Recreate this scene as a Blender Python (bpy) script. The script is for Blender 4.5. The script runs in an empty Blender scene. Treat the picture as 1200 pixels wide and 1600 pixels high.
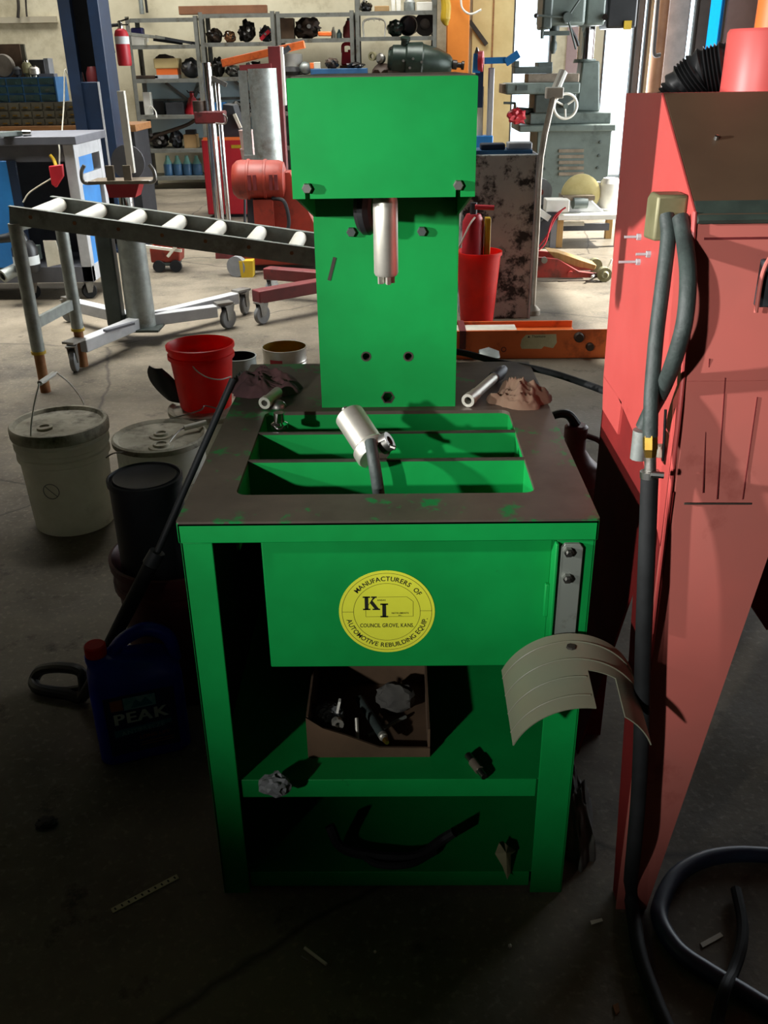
import bpy, bmesh, math, random
from mathutils import Vector, Matrix, Euler, noise as mnoise

random.seed(7)
SC = bpy.context.scene
COL = SC.collection
PI = math.pi

# ------------------------------------------------------------------ camera
H = 1.40                      # eye height of the photographer (m)
F = 1430.0                    # focal length in pixels of the 1200x1600 frame
R_CAM = (Matrix.Rotation(math.radians(0.96), 3, 'Z')
         @ Matrix.Rotation(PI / 2 - math.radians(26), 3, 'X')
         @ Matrix.Rotation(-math.radians(0.9), 3, 'Z'))
C_CAM = Vector((0, 0, H))
cam_data = bpy.data.cameras.new('camera')
cam_data.sensor_fit = 'VERTICAL'
cam_data.sensor_height = 24.0
cam_data.lens = 24.0 * F / 1600.0
cam_data.clip_start = 0.02
cam_data.clip_end = 200
cam = bpy.data.objects.new('camera', cam_data)
COL.objects.link(cam)
cam.matrix_world = Matrix.Translation(C_CAM) @ R_CAM.to_4x4()
SC.camera = cam

# ------------------------------------------------------------------ world, daylight, lamps, exposure
SC.view_settings.view_transform = 'Standard'
SC.view_settings.look = 'None'
SC.view_settings.gamma = 1.0
SC.view_settings.exposure = 0.0
SC.view_settings.use_curve_mapping = False

world = bpy.data.worlds.new('sky')
SC.world = world
world.use_nodes = True
wn = world.node_tree.nodes
wn['Background'].inputs[0].default_value = (0.86, 0.94, 1.0, 1)
wn['Background'].inputs[1].default_value = 4.0


def aim(o, target):
    o.rotation_euler = (Vector(target) - o.location).to_track_quat('-Z', 'Y').to_euler()


def lamp(name, kind, loc, target, energy, color=(1, 1, 1), **kw):
    ld = bpy.data.lights.new(name, kind)
    ld.energy = energy
    ld.color = color
    for k, v in kw.items():
        setattr(ld, k, v)
    o = bpy.data.objects.new(name, ld)
    COL.objects.link(o)
    o.location = loc
    aim(o, target)
    return o


# sun coming in through the big open door in the right wall
lamp('sun', 'SUN', (9, 8.5, 6), (9 - 1.0, 8.5 - 0.12, 6 - 0.92), 22.0, (1.0, 0.97, 0.92), angle=math.radians(1.5))
# sky light of the big open door in the right wall
lamp('door_daylight', 'AREA', (4.5, 8.2, 1.75), (0.0, 8.2, 1.75), 190, (0.95, 0.98, 1.0),
     shape='RECTANGLE', size=5.2, size_y=3.1, spread=math.radians(92))
# sky light of the glazed doors in the far wall
lamp('far_door_daylight', 'AREA', (2.95, 13.1, 1.4), (2.95, 5.0, 1.4), 130, (0.97, 0.99, 1.0),
     shape='RECTANGLE', size=1.2, size_y=2.4)
# unseen overhead area lamp, added to light the floor and roller tops
lamp('added_overhead_fill', 'AREA', (-2.4, 6.2, 4.5), (-2.4, 6.2, 0), 230, (1.0, 0.98, 0.93),
     shape='RECTANGLE', size=3.6, size_y=3.2, spread=math.radians(78))
lamp('added_rear_wall_fill', 'AREA', (-1.6, 11.4, 4.5), (-1.6, 11.4, 0), 260, (1.0, 0.98, 0.93),
     shape='RECTANGLE', size=7.0, size_y=1.6, spread=math.radians(120))  # second unseen overhead lamp, added to brighten the back wall and shelf tops
# work lamp behind and to the left of the photographer
lamp('work_lamp', 'SPOT', (-2.75, -2.75, 2.20), (0.12, 1.35, 0.98), 840, (1.0, 1.0, 0.97),
     spot_size=math.radians(21.8), spot_blend=1.0, shadow_soft_size=0.08)
# second work lamp at the left of the machine
lamp('side_lamp', 'SPOT', (-2.85, 0.52, 1.62), (0.38, 1.46, 1.12), 820, (1.0, 0.97, 0.95),
     spot_size=math.radians(22), spot_blend=0.8, shadow_soft_size=0.04)


# ------------------------------------------------------------------ helpers
def ray(px, py):
    return R_CAM @ Vector(((px - 600) / F, -(py - 800) / F, -1.0))


def P(px, py, y):
    """point of the place seen at a photo position, standing at distance y"""
    d = ray(px, py)
    return C_CAM + d * (y / d.y)


def G(px, py, z=0.0):
    """point of a horizontal surface of height z seen at a photo position"""
    d = ray(px, py)
    return C_CAM + d * ((z - H) / d.z)


def PX(px, py, x):
    d = ray(px, py)
    return C_CAM + d * (x / d.x)


def lin(c):
    c = c / 255.0
    return c / 12.92 if c <= 0.04045 else ((c + 0.055) / 1.055) ** 2.4


def rgb(h):
    h = h.lstrip('#')
    return tuple(lin(int(h[i:i + 2], 16)) for i in (0, 2, 4))


MATS = {}


def mat(name, col, rough=0.6, metal=0.0, col2=None, scale=9.0, amount=0.5, detail=4.0, bump=0.0,
        lo=0.35, hi=0.65, spec=0.5, stretch=None, dirt=None, dirt_scale=3.0, dirt_lo=0.55, dirt_hi=0.7,
        trans=0.0, alpha=1.0, rvar=0.0, coat=0.0):
    if name in MATS:
        return MATS[name]
    m = bpy.data.materials.new(name)
    m.use_nodes = True
    nt = m.node_tree
    N, L = nt.nodes, nt.links
    b = N['Principled BSDF']
    b.inputs['Roughness'].default_value = rough
    b.inputs['Metallic'].default_value = metal
    b.inputs['Specular IOR Level'].default_value = spec
    b.inputs['Transmission Weight'].default_value = trans
    b.inputs['Alpha'].default_value = alpha
    b.inputs['Coat Weight'].default_value = coat
    c1 = rgb(col)
    c2 = rgb(col2) if col2 else tuple(v * (1 - 0.35 * amount) for v in c1)
    tc = N.new('ShaderNodeTexCoord')
    mp = N.new('ShaderNodeMapping')
    if stretch:
        mp.inputs['Scale'].default_value = stretch
    L.new(tc.outputs['Object'], mp.inputs['Vector'])
    nz = N.new('ShaderNodeTexNoise')
    nz.inputs['Scale'].default_value = scale
    nz.inputs['Detail'].default_value = detail
    nz.inputs['Roughness'].default_value = 0.62
    L.new(mp.outputs['Vector'], nz.inputs['Vector'])
    mr = N.new('ShaderNodeMapRange')
    mr.inputs['From Min'].default_value = lo
    mr.inputs['From Max'].default_value = hi
    L.new(nz.outputs['Fac'], mr.inputs['Value'])
    mx = N.new('ShaderNodeMix')
    mx.data_type = 'RGBA'
    mx.inputs[6].default_value = (*c1, 1)
    mx.inputs[7].default_value = (*c2, 1)
    L.new(mr.outputs['Result'], mx.inputs[0])
    out = mx.outputs[2]
    if dirt:
        n2 = N.new('ShaderNodeTexNoise')
        n2.inputs['Scale'].default_value = dirt_scale
        n2.inputs['Detail'].default_value = 7
        n2.inputs['Roughness'].default_value = 0.7
        L.new(mp.outputs['Vector'], n2.inputs['Vector'])
        r2 = N.new('ShaderNodeMapRange')
        r2.inputs['From Min'].default_value = dirt_lo
        r2.inputs['From Max'].default_value = dirt_hi
        L.new(n2.outputs['Fac'], r2.inputs['Value'])
        m2 = N.new('ShaderNodeMix')
        m2.data_type = 'RGBA'
        m2.inputs[7].default_value = (*rgb(dirt), 1)
        L.new(out, m2.inputs[6])
        L.new(r2.outputs['Result'], m2.inputs[0])
        out = m2.outputs[2]
    L.new(out, b.inputs['Base Color'])
    if bump:
        bp = N.new('ShaderNodeBump')
        bp.inputs['Strength'].default_value = bump
        bp.inputs['Distance'].default_value = 0.01
        L.new(nz.outputs['Fac'], bp.inputs['Height'])
        L.new(bp.outputs['Normal'], b.inputs['Normal'])
    if rvar:
        rr = N.new('ShaderNodeMapRange')
        rr.inputs['To Min'].default_value = max(0.02, rough - rvar)
        rr.inputs['To Max'].default_value = min(1, rough + rvar)
        L.new(nz.outputs['Fac'], rr.inputs['Value'])
        L.new(rr.outputs['Result'], b.inputs['Roughness'])
    MATS[name] = m
    return m


class MB:
    """collects shapes and links them as one mesh object"""

    def __init__(self, M=None):
        self.bm = bmesh.new()
        self.M = M if M is not None else Matrix.Identity(4)

    def v(self, p):
        return self.bm.verts.new(self.M @ Vector(p))

    def face(self, vs):
        try:
            return self.bm.faces.new(vs)
        except ValueError:
            return None

    def box(self, x0, x1, y0, y1, z0, z1, taper=None):
        t = taper or (1, 1)
        cx, cy = (x0 + x1) / 2, (y0 + y1) / 2
        pts = []
        for z, (tx, ty) in ((z0, (1, 1)), (z1, t)):
            for x, y in ((x0, y0), (x1, y0), (x1, y1), (x0, y1)):
                pts.append(self.v((cx + (x - cx) * tx, cy + (y - cy) * ty, z)))
        for f in ((3, 2, 1, 0), (4, 5, 6, 7), (0, 1, 5, 4), (1, 2, 6, 5), (2, 3, 7, 6), (3, 0, 4, 7)):
            self.face([pts[i] for i in f])
        return self

    def bar(self, p0, p1, w, h, up=(0, 0, 1)):
        """rectangular bar from p0 to p1, w sideways, h along up"""
        p0, p1 = Vector(p0), Vector(p1)
        d = (p1 - p0).normalized()
        u = Vector(up)
        s = d.cross(u)
        if s.length < 1e-5:
            s = d.cross(Vector((0, 1, 0)))
        s.normalize()
        u = s.cross(d).normalized()
        pts = []
        for p in (p0, p1):
            for a, b in ((-1, -1), (1, -1), (1, 1), (-1, 1)):
                pts.append(self.v(p + s * (a * w / 2) + u * (b * h / 2)))
        for f in ((3, 2, 1, 0), (4, 5, 6, 7), (0, 1, 5, 4), (1, 2, 6, 5), (2, 3, 7, 6), (3, 0, 4, 7)):
            self.face([pts[i] for i in f])
        return self

    def frame_axes(self, d):
        d = d.normalized()
        a = Vector((0, 0, 1)) if abs(d.z) < 0.9 else Vector((1, 0, 0))
        s = d.cross(a).normalized()
        return s, s.cross(d).normalized()

    def cyl(self, p0, p1, r0, r1=None, seg=20, caps=True, open_end=False):
        p0, p1 = Vector(p0), Vector(p1)
        r1 = r0 if r1 is None else r1
        s, u = self.frame_axes(p1 - p0)
        rings = []
        for p, r in ((p0, r0), (p1, r1)):
            rings.append([self.v(p + (s * math.cos(2 * PI * i / seg) + u * math.sin(2 * PI * i / seg)) * r) for i in range(seg)])
        for i in range(seg):
            j = (i + 1) % seg
            self.face([rings[0][i], rings[0][j], rings[1][j], rings[1][i]])
        if caps:
            self.face(rings[0][::-1])
            if not open_end:
                self.face(rings[1])
        return self

    def lathe(self, c, prof, seg=28, axis=(0, 0, 1)):
        """profile of (radius, height) pairs turned about axis through c"""
        c = Vector(c)
        d = Vector(axis).normalized()
        s, u = self.frame_axes(d)
        rings = []
        for r, h in prof:
            if r < 1e-6:
                rings.append([self.v(c + d * h)])
            else:
                rings.append([self.v(c + d * h + (s * math.cos(2 * PI * i / seg) + u * math.sin(2 * PI * i / seg)) * r) for i in range(seg)])
        for a, b in zip(rings, rings[1:]):
            for i in range(seg):
                j = (i + 1) % seg
                if len(a) == 1 and len(b) == 1:
                    continue
                if len(a) == 1:
                    self.face([a[0], b[j], b[i]])
                elif len(b) == 1:
                    self.face([a[i], a[j], b[0]])
                else:
                    self.face([a[i], a[j], b[j], b[i]])
        return self

    def tube(self, pts, r, seg=10, sub=6, closed=False, flat=None):
        """round tube along a smooth curve through pts; r may be a list"""
        pts = [Vector(p) for p in pts]
        rs = r if isinstance(r, (list, tuple)) else [r] * len(pts)
        n = len(pts)
        path, rad = [], []
        rng = range(n) if closed else range(n - 1)
        for i in rng:
            if closed:
                p0, p1, p2, p3 = pts[i - 1], pts[i], pts[(i + 1) % n], pts[(i + 2) % n]
                ra, rb = rs[i], rs[(i + 1) % n]
            else:
                p1, p2 = pts[i], pts[i + 1]
                p0 = pts[i - 1] if i else p1 * 2 - p2
                p3 = pts[i + 2] if i + 2 < n else p2 * 2 - p1
                ra, rb = rs[i], rs[i + 1]
            for k in range(sub):
                t = k / sub
                path.append(0.5 * ((2 * p1) + (p2 - p0) * t + (2 * p0 - 5 * p1 + 4 * p2 - p3) * t * t + (3 * p1 - p0 - 3 * p2 + p3) * t ** 3))
                rad.append(ra + (rb - ra) * t)
        if not closed:
            path.append(pts[-1])
            rad.append(rs[-1])
        m = len(path)
        up = None
        rings = []
        for i, p in enumerate(path):
            if closed:
                t = path[(i + 1) % m] - path[i - 1]
            else:
                t = path[min(i + 1, m - 1)] - path[max(i - 1, 0)]
            t.normalize()
            if up is None:
                a = Vector((0, 0, 1)) if abs(t.z) < 0.9 else Vector((1, 0, 0))
                up = (a - t * a.dot(t)).normalized()
            else:
                up = (up - t * up.dot(t))
                up = up.normalized() if up.length > 1e-6 else Vector((0, 0, 1))
            s = t.cross(up)
            rings.append([self.v(p + (s * math.cos(2 * PI * k / seg) + up * math.sin(2 * PI * k / seg)) * rad[i]) for k in range(seg)])
        pairs = list(zip(rings, rings[1:]))
        if closed:
            pairs.append((rings[-1], rings[0]))
        for a, b in pairs:
            for k in range(seg):
                j = (k + 1) % seg
                self.face([a[k], a[j], b[j], b[k]])
        if not closed:
            self.face(rings[0][::-1])
            self.face(rings[-1])
        return self

    def prism(self, poly, axis, a, b):
        """polygon extruded along axis 'x' (poly in y,z), 'y' (x,z) or 'z' (x,y)"""
        def pt(u, w, t):
            return {'x': (t, u, w), 'y': (u, t, w), 'z': (u, w, t)}[axis]
        A = [self.v(pt(u, w, a)) for u, w in poly]
        B = [self.v(pt(u, w, b)) for u, w in poly]
        self.face(A[::-1])
        self.face(B)
        n = len(poly)
        for i in range(n):
            j = (i + 1) % n
            self.face([A[i], A[j], B[j], B[i]])
        return self

    def ball(self, c, r, sub=2, scale=(1, 1, 1), rough=0.0, freq=3.0, seed=0.0, flat_z=None):
        tmp = bmesh.new()
        bmesh.ops.create_icosphere(tmp, subdivisions=sub, radius=1.0)
        c = Vector(c)
        mp = {}
        for vv in tmp.verts:
            p = vv.co.copy()
            if rough:
                k = mnoise.fractal(p * freq + Vector((seed, seed * 1.7, -seed)), 0.8, 2.0, 4)
                k2 = abs(mnoise.noise(p * freq * 0.7 + Vector((seed * 2, 3, seed)))) 
                p = p * (1 + rough * (k - 0.6 * k2))
            q = Vector((p.x * scale[0], p.y * scale[1], p.z * scale[2])) * r + c
            if flat_z is not None and q.z < flat_z:
                q.z = flat_z
            mp[vv.index] = self.v(q)
        for f in tmp.faces:
            self.face([mp[vv.index] for vv in f.verts])
        tmp.free()
        return self

    def sheet(self, rows, thick=0.0):
        """grid of points as a surface; thick gives it a second skin"""
        g = [[self.v(p) for p in row] for row in rows]
        for a, b in zip(g, g[1:]):
            for i in range(len(a) - 1):
                self.face([a[i], a[i + 1], b[i + 1], b[i]])
        if thick:
            bmesh.ops.recalc_face_normals(self.bm, faces=self.bm.faces)
            bmesh.ops.solidify(self.bm, geom=list(self.bm.faces), thickness=thick)
        return self

    def build(self, name, m, parent=None, smooth=True, bevel=0.0, angle=35, recalc=True):
        if recalc:
            bmesh.ops.recalc_face_normals(self.bm, faces=self.bm.faces)
        me = bpy.data.meshes.new(name)
        self.bm.to_mesh(me)
        self.bm.free()
        if smooth:
            for p in me.polygons:
                p.use_smooth = True
            me.set_sharp_from_angle(angle=math.radians(angle))
        o = bpy.data.objects.new(name, me)
        COL.objects.link(o)
        if isinstance(m, str):
            m = MATS[m]
        me.materials.append(m)
        if bevel:
            bv = o.modifiers.new('bevel', 'BEVEL')
            bv.width = bevel
            bv.segments = 2
            bv.limit_method = 'ANGLE'
            bv.angle_limit = math.radians(40)
        if parent is not None:
            o.parent = parent
            if parent.type == 'EMPTY':
                o.matrix_parent_inverse = parent.matrix_basis.inverted()
        return o


def thing(name, loc, label, cat, group=None):
    o = bpy.data.objects.new(name, None)
    o.empty_display_size = 0.05
    COL.objects.link(o)
    o.location = loc
    o['label'] = label
    o['category'] = cat
    if group:
        o['group'] = group
    return o


def tag(o, label, cat, group=None):
    o['label'] = label
    o['category'] = cat
    if group:
        o['group'] = group
    return o


def struct(o, label=None):
    o['kind'] = 'structure'
    if label:
        o['label'] = label
    return o


def cut(o, cutters):
    """cut shapes (a list of MB) out of a mesh object for good"""
    for mb in cutters:
        c = mb.build('cutter', o.data.materials[0], None, smooth=False)
        md = o.modifiers.new('cut', 'BOOLEAN')
        md.operation = 'DIFFERENCE'
        md.solver = 'EXACT'
        md.object = c
        bpy.context.view_layer.update()
        dg = bpy.context.evaluated_depsgraph_get()
        me = bpy.data.meshes.new_from_object(o.evaluated_get(dg))
        o.modifiers.remove(md)
        old = o.data
        o.data = me
        me.name = old.name
        bpy.data.meshes.remove(old)
        bpy.data.objects.remove(c)
    return o


GLYPH = {}


def glyph(ch):
    """flat outline of one character as (verts, faces, width)"""
    if ch in GLYPH:
        return GLYPH[ch]
    cu = bpy.data.curves.new('glyph', 'FONT')
    cu.body = ch
    cu.size = 1.0
    cu.resolution_u = 3
    cu.offset = 0.013
    o = bpy.data.objects.new('glyph', cu)
    COL.objects.link(o)
    bpy.context.view_layer.update()
    me = bpy.data.meshes.new_from_object(o.evaluated_get(bpy.context.evaluated_depsgraph_get()))
    vs = [tuple(v.co) for v in me.vertices]
    fs = [tuple(p.vertices) for p in me.polygons]
    w = (max(v[0] for v in vs) + 0.06) if vs else 0.3
    bpy.data.objects.remove(o)
    bpy.data.meshes.remove(me)
    bpy.data.curves.remove(cu)
    GLYPH[ch] = (vs, fs, w)
    return GLYPH[ch]


def put_glyph(mb, ch, M, sx, sy):
    vs, fs, w = glyph(ch)
    bv = [mb.v(M @ Vector((x * sx, y * sy, 0))) for x, y, z in vs]
    for f in fs:
        mb.face([bv[i] for i in f])
    return w * sx


def line_text(mb, s, M, size, wide=1.0, align='c'):
    tot = sum(glyph(c)[2] * size * wide for c in s)
    x = {'c': -tot / 2, 'l': 0.0}[align]
    for c in s:
        put_glyph(mb, c, M @ Matrix.Translation((x, 0, 0)), size * wide, size)
        x += glyph(c)[2] * size * wide


def caster(pos, r, parent, wheel_m, metal_m, ang=0.0, w=0.03):
    """swivel caster whose wheel touches the floor below pos"""
    M = Matrix.Translation((pos[0], pos[1], 0)) @ Matrix.Rotation(ang, 4, 'Z')
    MB(M).lathe((0, 0, r), [(0, -w / 2), (r * 0.9, -w / 2), (r, -w / 2 + 0.005), (r, w / 2 - 0.005), (r * 0.9, w / 2), (0, w / 2)], 20, (0, 1, 0)).build('caster_wheel', wheel_m, parent)
    f = MB(M)
    for s in (-1, 1):
        f.prism([(-r * 0.3, r * 0.8), (r * 0.3, r * 0.8), (r * 0.7, r * 2.2), (-r * 0.5, r * 2.2)], 'y', s * (w / 2 + 0.004) - 0.002, s * (w / 2 + 0.004) + 0.002)
    f.box(-r * 0.7, r * 0.8, -w / 2 - 0.01, w / 2 + 0.01, r * 2.2, r * 2.2 + 0.006)
    f.build('caster_fork', metal_m, parent)


def rag(name, c, size, mname, label, seed, zfloor, sub=4, rough=0.55, cat='rag', n=34):
    """crumpled cloth: an irregular heap with sharp folds, lying on zfloor"""
    m = MB()
    c = Vector(c)
    rings = []
    seg = 72
    off = Vector((seed, -seed * 0.7, seed * 0.3))
    for j in range(n + 1):
        r = j / n
        row = []
        for i in range(seg):
            a = 2 * PI * i / seg
            u = Vector((math.cos(a), math.sin(a), 0))
            edge = 1 + 0.30 * mnoise.noise(u * 1.3 + off) + 0.14 * mnoise.noise(u * 3.5 + off)
            p = u * r * edge
            w = Vector((mnoise.noise(p * 2.0 + off), mnoise.noise(p * 2.0 - off), 0)) * 0.28
            q = p * 1.25 + w * 2 + off
            fold = (1 - abs(mnoise.noise(q))) ** 2 * 0.42 + (1 - abs(mnoise.noise(q * 2.9 + off))) ** 2 * 0.22
            env = max(0.0, 1 - r ** 2.6) ** 0.7
            z = env * (0.25 + fold + 0.25 * mnoise.noise(p * 1.6 - off))
            row.append(m.v((c.x + (p.x + w.x * env) * size[0], c.y + (p.y + w.y * env) * size[1], zfloor + max(0.0, z) * size[2] * 1.7 + 0.0006)))
            if j == 0:
                break
        rings.append(row)
    for i in range(seg):
        m.face([rings[0][0], rings[1][i], rings[1][(i + 1) % seg]])
    for A, B in zip(rings[1:], rings[2:]):
        for i in range(seg):
            k = (i + 1) % seg
            m.face([A[i], A[k], B[k], B[i]])
    m.face([v for v in rings[-1]][::-1])
    return tag(m.build(name, mname, None, angle=80), label, cat)
# ------------------------------------------------------------------ materials
def concrete_material():
    m = bpy.data.materials.new('concrete')
    m.use_nodes = True
    nt = m.node_tree
    N, L = nt.nodes, nt.links
    b = N['Principled BSDF']
    tc = N.new('ShaderNodeTexCoord')

    def noise(scale, detail=6, rough=0.6):
        n = N.new('ShaderNodeTexNoise')
        n.inputs['Scale'].default_value = scale
        n.inputs['Detail'].default_value = detail
        n.inputs['Roughness'].default_value = rough
        L.new(tc.outputs['Object'], n.inputs['Vector'])
        return n.outputs['Fac']

    def ramp(src, lo, hi, a=0.0, bb=1.0):
        r = N.new('ShaderNodeMapRange')
        for k, v in (('From Min', lo), ('From Max', hi), ('To Min', a), ('To Max', bb)):
            r.inputs[k].default_value = v
        L.new(src, r.inputs['Value'])
        return r.outputs['Result']

    def mix(fac, a, c2):
        x = N.new('ShaderNodeMix')
        x.data_type = 'RGBA'
        L.new(fac, x.inputs[0])
        if isinstance(a, tuple):
            x.inputs[6].default_value = (*a, 1)
        else:
            L.new(a, x.inputs[6])
        x.inputs[7].default_value = (*c2, 1)
        return x.outputs[2]

    c = mix(ramp(noise(1.5, 8), 0.32, 0.68), rgb('#7a7161'), rgb('#5a5345'))
    c = mix(ramp(noise(0.8, 9, 0.68), 0.47, 0.70), c, rgb('#2b2720'))          # old oil stains
    c = mix(ramp(noise(7.0, 8, 0.7), 0.58, 0.72), c, rgb('#2a251f'))           # small drips
    c = mix(ramp(noise(60.0, 3), 0.55, 0.80, 0.0, 0.55), c, rgb('#98897a'))    # grit
    vo = N.new('ShaderNodeTexVoronoi')
    vo.feature = 'DISTANCE_TO_EDGE'
    vo.inputs['Scale'].default_value = 0.55
    wv = N.new('ShaderNodeMix')
    wv.data_type = 'VECTOR'
    wv.inputs[0].default_value = 0.12
    nv = N.new('ShaderNodeTexNoise')
    nv.inputs['Scale'].default_value = 2.2
    nv.inputs['Detail'].default_value = 6
    L.new(tc.outputs['Object'], nv.inputs['Vector'])
    L.new(tc.outputs['Object'], wv.inputs[4])
    L.new(nv.outputs['Color'], wv.inputs[5])
    L.new(wv.outputs[1], vo.inputs['Vector'])
    c = mix(ramp(vo.outputs['Distance'], 0.0, 0.005, 0.7, 0.0), c, rgb('#1c1815'))   # hairline cracks
    L.new(c, b.inputs['Base Color'])
    L.new(ramp(noise(2.0, 6), 0.3, 0.7, 0.48, 0.85), b.inputs['Roughness'])
    b.inputs['Specular IOR Level'].default_value = 0.35
    bp = N.new('ShaderNodeBump')
    bp.inputs['Strength'].default_value = 0.25
    bp.inputs['Distance'].default_value = 0.004
    L.new(noise(45.0, 6), bp.inputs['Height'])
    L.new(bp.outputs['Normal'], b.inputs['Normal'])
    MATS['concrete'] = m


concrete_material()
mat('plaster', '#d6cfb4', 0.9, 0, '#bdb498', 1.4, detail=7, dirt='#8f8468', dirt_scale=0.7, dirt_lo=0.52, dirt_hi=0.75)
mat('plaster_shade', '#b3ab95', 0.9, 0, '#9c937c', 1.2)
mat('mauve_wall', '#b09a98', 0.85, 0, '#9d8886', 2.0)
mat('ceiling', '#45423b', 0.9)
mat('dark_wall', '#57524a', 0.9)
mat('leg_red_shaded', '#7c2422', 0.85, 0, '#6a1f1e', 6, spec=0.12)  # cabinet red with the table's shadow put into its colour
mat('cream_panel', '#d8c48c', 0.7, 0, '#c6ae76', 2.0)
mat('blue_white_wall', '#b9cdd0', 0.85, 0, '#a4bcc2', 2.0)
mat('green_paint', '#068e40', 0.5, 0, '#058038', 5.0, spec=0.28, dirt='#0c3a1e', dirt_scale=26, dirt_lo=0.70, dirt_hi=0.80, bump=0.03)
mat('worn_top', '#5a5147', 0.5, 0.3, '#463f37', 6.0, detail=7, dirt='#0c7a3a', dirt_scale=7, dirt_lo=0.565, dirt_hi=0.61, rvar=0.15)
mat('edge_steel', '#5a544c', 0.45, 0.6, '#45403a', 12)
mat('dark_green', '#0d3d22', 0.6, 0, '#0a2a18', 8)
mat('red_paint', '#c4524e', 0.45, 0, '#b64844', 3.0, dirt='#8f2b28', dirt_scale=5, dirt_lo=0.64, dirt_hi=0.8)
mat('red_dusty', '#c2665c', 0.55, 0, '#b0645a', 2.5, dirt='#8a3a32', dirt_scale=5, dirt_lo=0.6, dirt_hi=0.8)
mat('brown_panel', '#5b4634', 0.55, 0, '#4d3b2c', 5, dirt='#6b332a', dirt_scale=2.2, dirt_lo=0.55, dirt_hi=0.8)
mat('window_rubber', '#2f3a34', 0.6, 0, '#3d4a42', 20)
mat('steel', '#b9b9b4', 0.3, 1.0, '#9a9a96', 14)
mat('satin_steel', '#cfccc0', 0.42, 0.75, '#b9b6aa', 14)
mat('strap_steel', '#7d837b', 0.5, 0.4, '#7c827a', 12, dirt='#5b5b50', dirt_scale=14)
mat('dull_steel', '#8d8c87', 0.45, 0.9, '#75736e', 10, dirt='#5b5248', dirt_scale=12)
mat('galvanised', '#9ba19d', 0.5, 0.55, '#868c88', 18, dirt='#6f6a60', dirt_scale=5)
mat('chrome', '#e2e2e0', 0.12, 1.0, '#d0d0ce', 5)
mat('brass', '#b08d3c', 0.35, 0.9, '#8f7030', 12)
mat('olive_metal', '#8b8768', 0.5, 0.3, '#74704f', 12)
mat('rubber', '#191a1b', 0.7, 0, '#232526', 16, spec=0.25)
mat('hose_rubber', '#2e3634', 0.6, 0, '#3a4441', 40, bump=0.2)
mat('black_plastic', '#131415', 0.42, 0, '#1d1e1f', 10)
mat('black_gloss', '#0b0c0d', 0.25)
mat('charcoal', '#2c2f33', 0.6, 0, '#222428', 7)
mat('grime', '#3a332b', 0.8, 0, '#241f1a', 9, bump=0.3)
mat('rag_maroon', '#5b3a3c', 0.95, 0, '#3b2628', 7, bump=0.6)
mat('rag_tan', '#66503f', 0.95, 0, '#4a2c2c', 6, bump=0.6)
mat('rag_grey', '#5c5a54', 0.95, 0, '#3c3a37', 8, bump=0.6)
mat('white_plastic', '#dddccf', 0.5, 0, '#c9c7b8', 5, dirt='#8f8a78', dirt_scale=4, dirt_lo=0.55, dirt_hi=0.8)
mat('lid_dust', '#bdb8a6', 0.7, 0, '#8a8470', 6, dirt='#4f4a3e', dirt_scale=7, dirt_lo=0.5, dirt_hi=0.66)
mat('white_paint', '#e2e0d6', 0.5, 0, '#cfccc0', 6)
mat('roller_white', '#f0eee4', 0.4, 0, '#dedbd0', 6)
mat('red_plastic', '#e62c26', 0.38, 0, '#d42420', 6, dirt='#a8302a', dirt_scale=5, dirt_lo=0.6, dirt_hi=0.8)
mat('maroon_plastic', '#5c1d1f', 0.5, 0, '#45171a', 5, dirt='#6b3532', dirt_scale=6)
mat('dark_can', '#34343a', 0.5, 0.3, '#28282e', 6)
mat('blue_plastic', '#2236c0', 0.32, 0, '#1c2ca2', 5)
mat('label_teal', '#2e7d96', 0.5, 0, '#256a84', 9)
mat('label_white', '#cfd6d6', 0.5)
mat('label_orange', '#a8582c', 0.5)
mat('label_ice', '#8fb6c2', 0.5, 0, '#5e96a8', 40)
mat('decal_yellow', '#dcdf3c', 0.5, 0, '#d0d236', 6)
mat('decal_ink', '#15170c', 0.6)
mat('decal_line', '#4c440e', 0.6)
mat('blue_paint', '#102743', 0.5, 0, '#0d2038', 4, dirt='#142c48', dirt_scale=6)
mat('bright_blue', '#2b7fc4', 0.45, 0, '#256fb0', 4)
mat('navy', '#13263f', 0.5, 0, '#0f1d30', 4)
mat('bench_grey', '#5d5f66', 0.55, 0, '#4c4e55', 5)
mat('frame_grey', '#b4b6b8', 0.5, 0, '#9ea0a3', 6)
mat('teal_drawer', '#213d3a', 0.6, 0, '#1b312f', 8, dirt='#4a4a3a', dirt_scale=14)
mat('tan_drawer', '#565141', 0.6, 0, '#464235', 10, dirt='#353223', dirt_scale=14)
mat('cabinet_blue', '#2f5f8a', 0.5, 0, '#285278', 8)
mat('wood', '#9a6b3c', 0.65, 0, '#7d5430', 3, stretch=(1, 12, 12), detail=6)
mat('wood_pale', '#a8834c', 0.65, 0, '#92703c', 3, stretch=(12, 12, 1), detail=6)
mat('cardboard', '#a98a5e', 0.85, 0, '#94764c', 6)
mat('cardboard_dark', '#5c4632', 0.85, 0, '#483624', 6)
mat('orange_paint', '#ea7434', 0.5, 0, '#dc682c', 5, dirt='#7a3518', dirt_scale=5, dirt_lo=0.55, dirt_hi=0.75)
mat('orange_post', '#dc8430', 0.5, 0, '#d07828', 3)
mat('maroon_paint', '#6e2426', 0.5, 0, '#5a1e20', 6, dirt='#3b1a18', dirt_scale=8)
mat('motor_red', '#8f2f1e', 0.5, 0, '#7c2718', 7, dirt='#511c12', dirt_scale=8)
mat('tool_red', '#b01e2a', 0.45, 0, '#a01a26', 4)
mat('jack_red', '#a8332c', 0.5, 0, '#84302a', 6, dirt='#4a2a22', dirt_scale=6, dirt_lo=0.45, dirt_hi=0.65)
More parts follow.
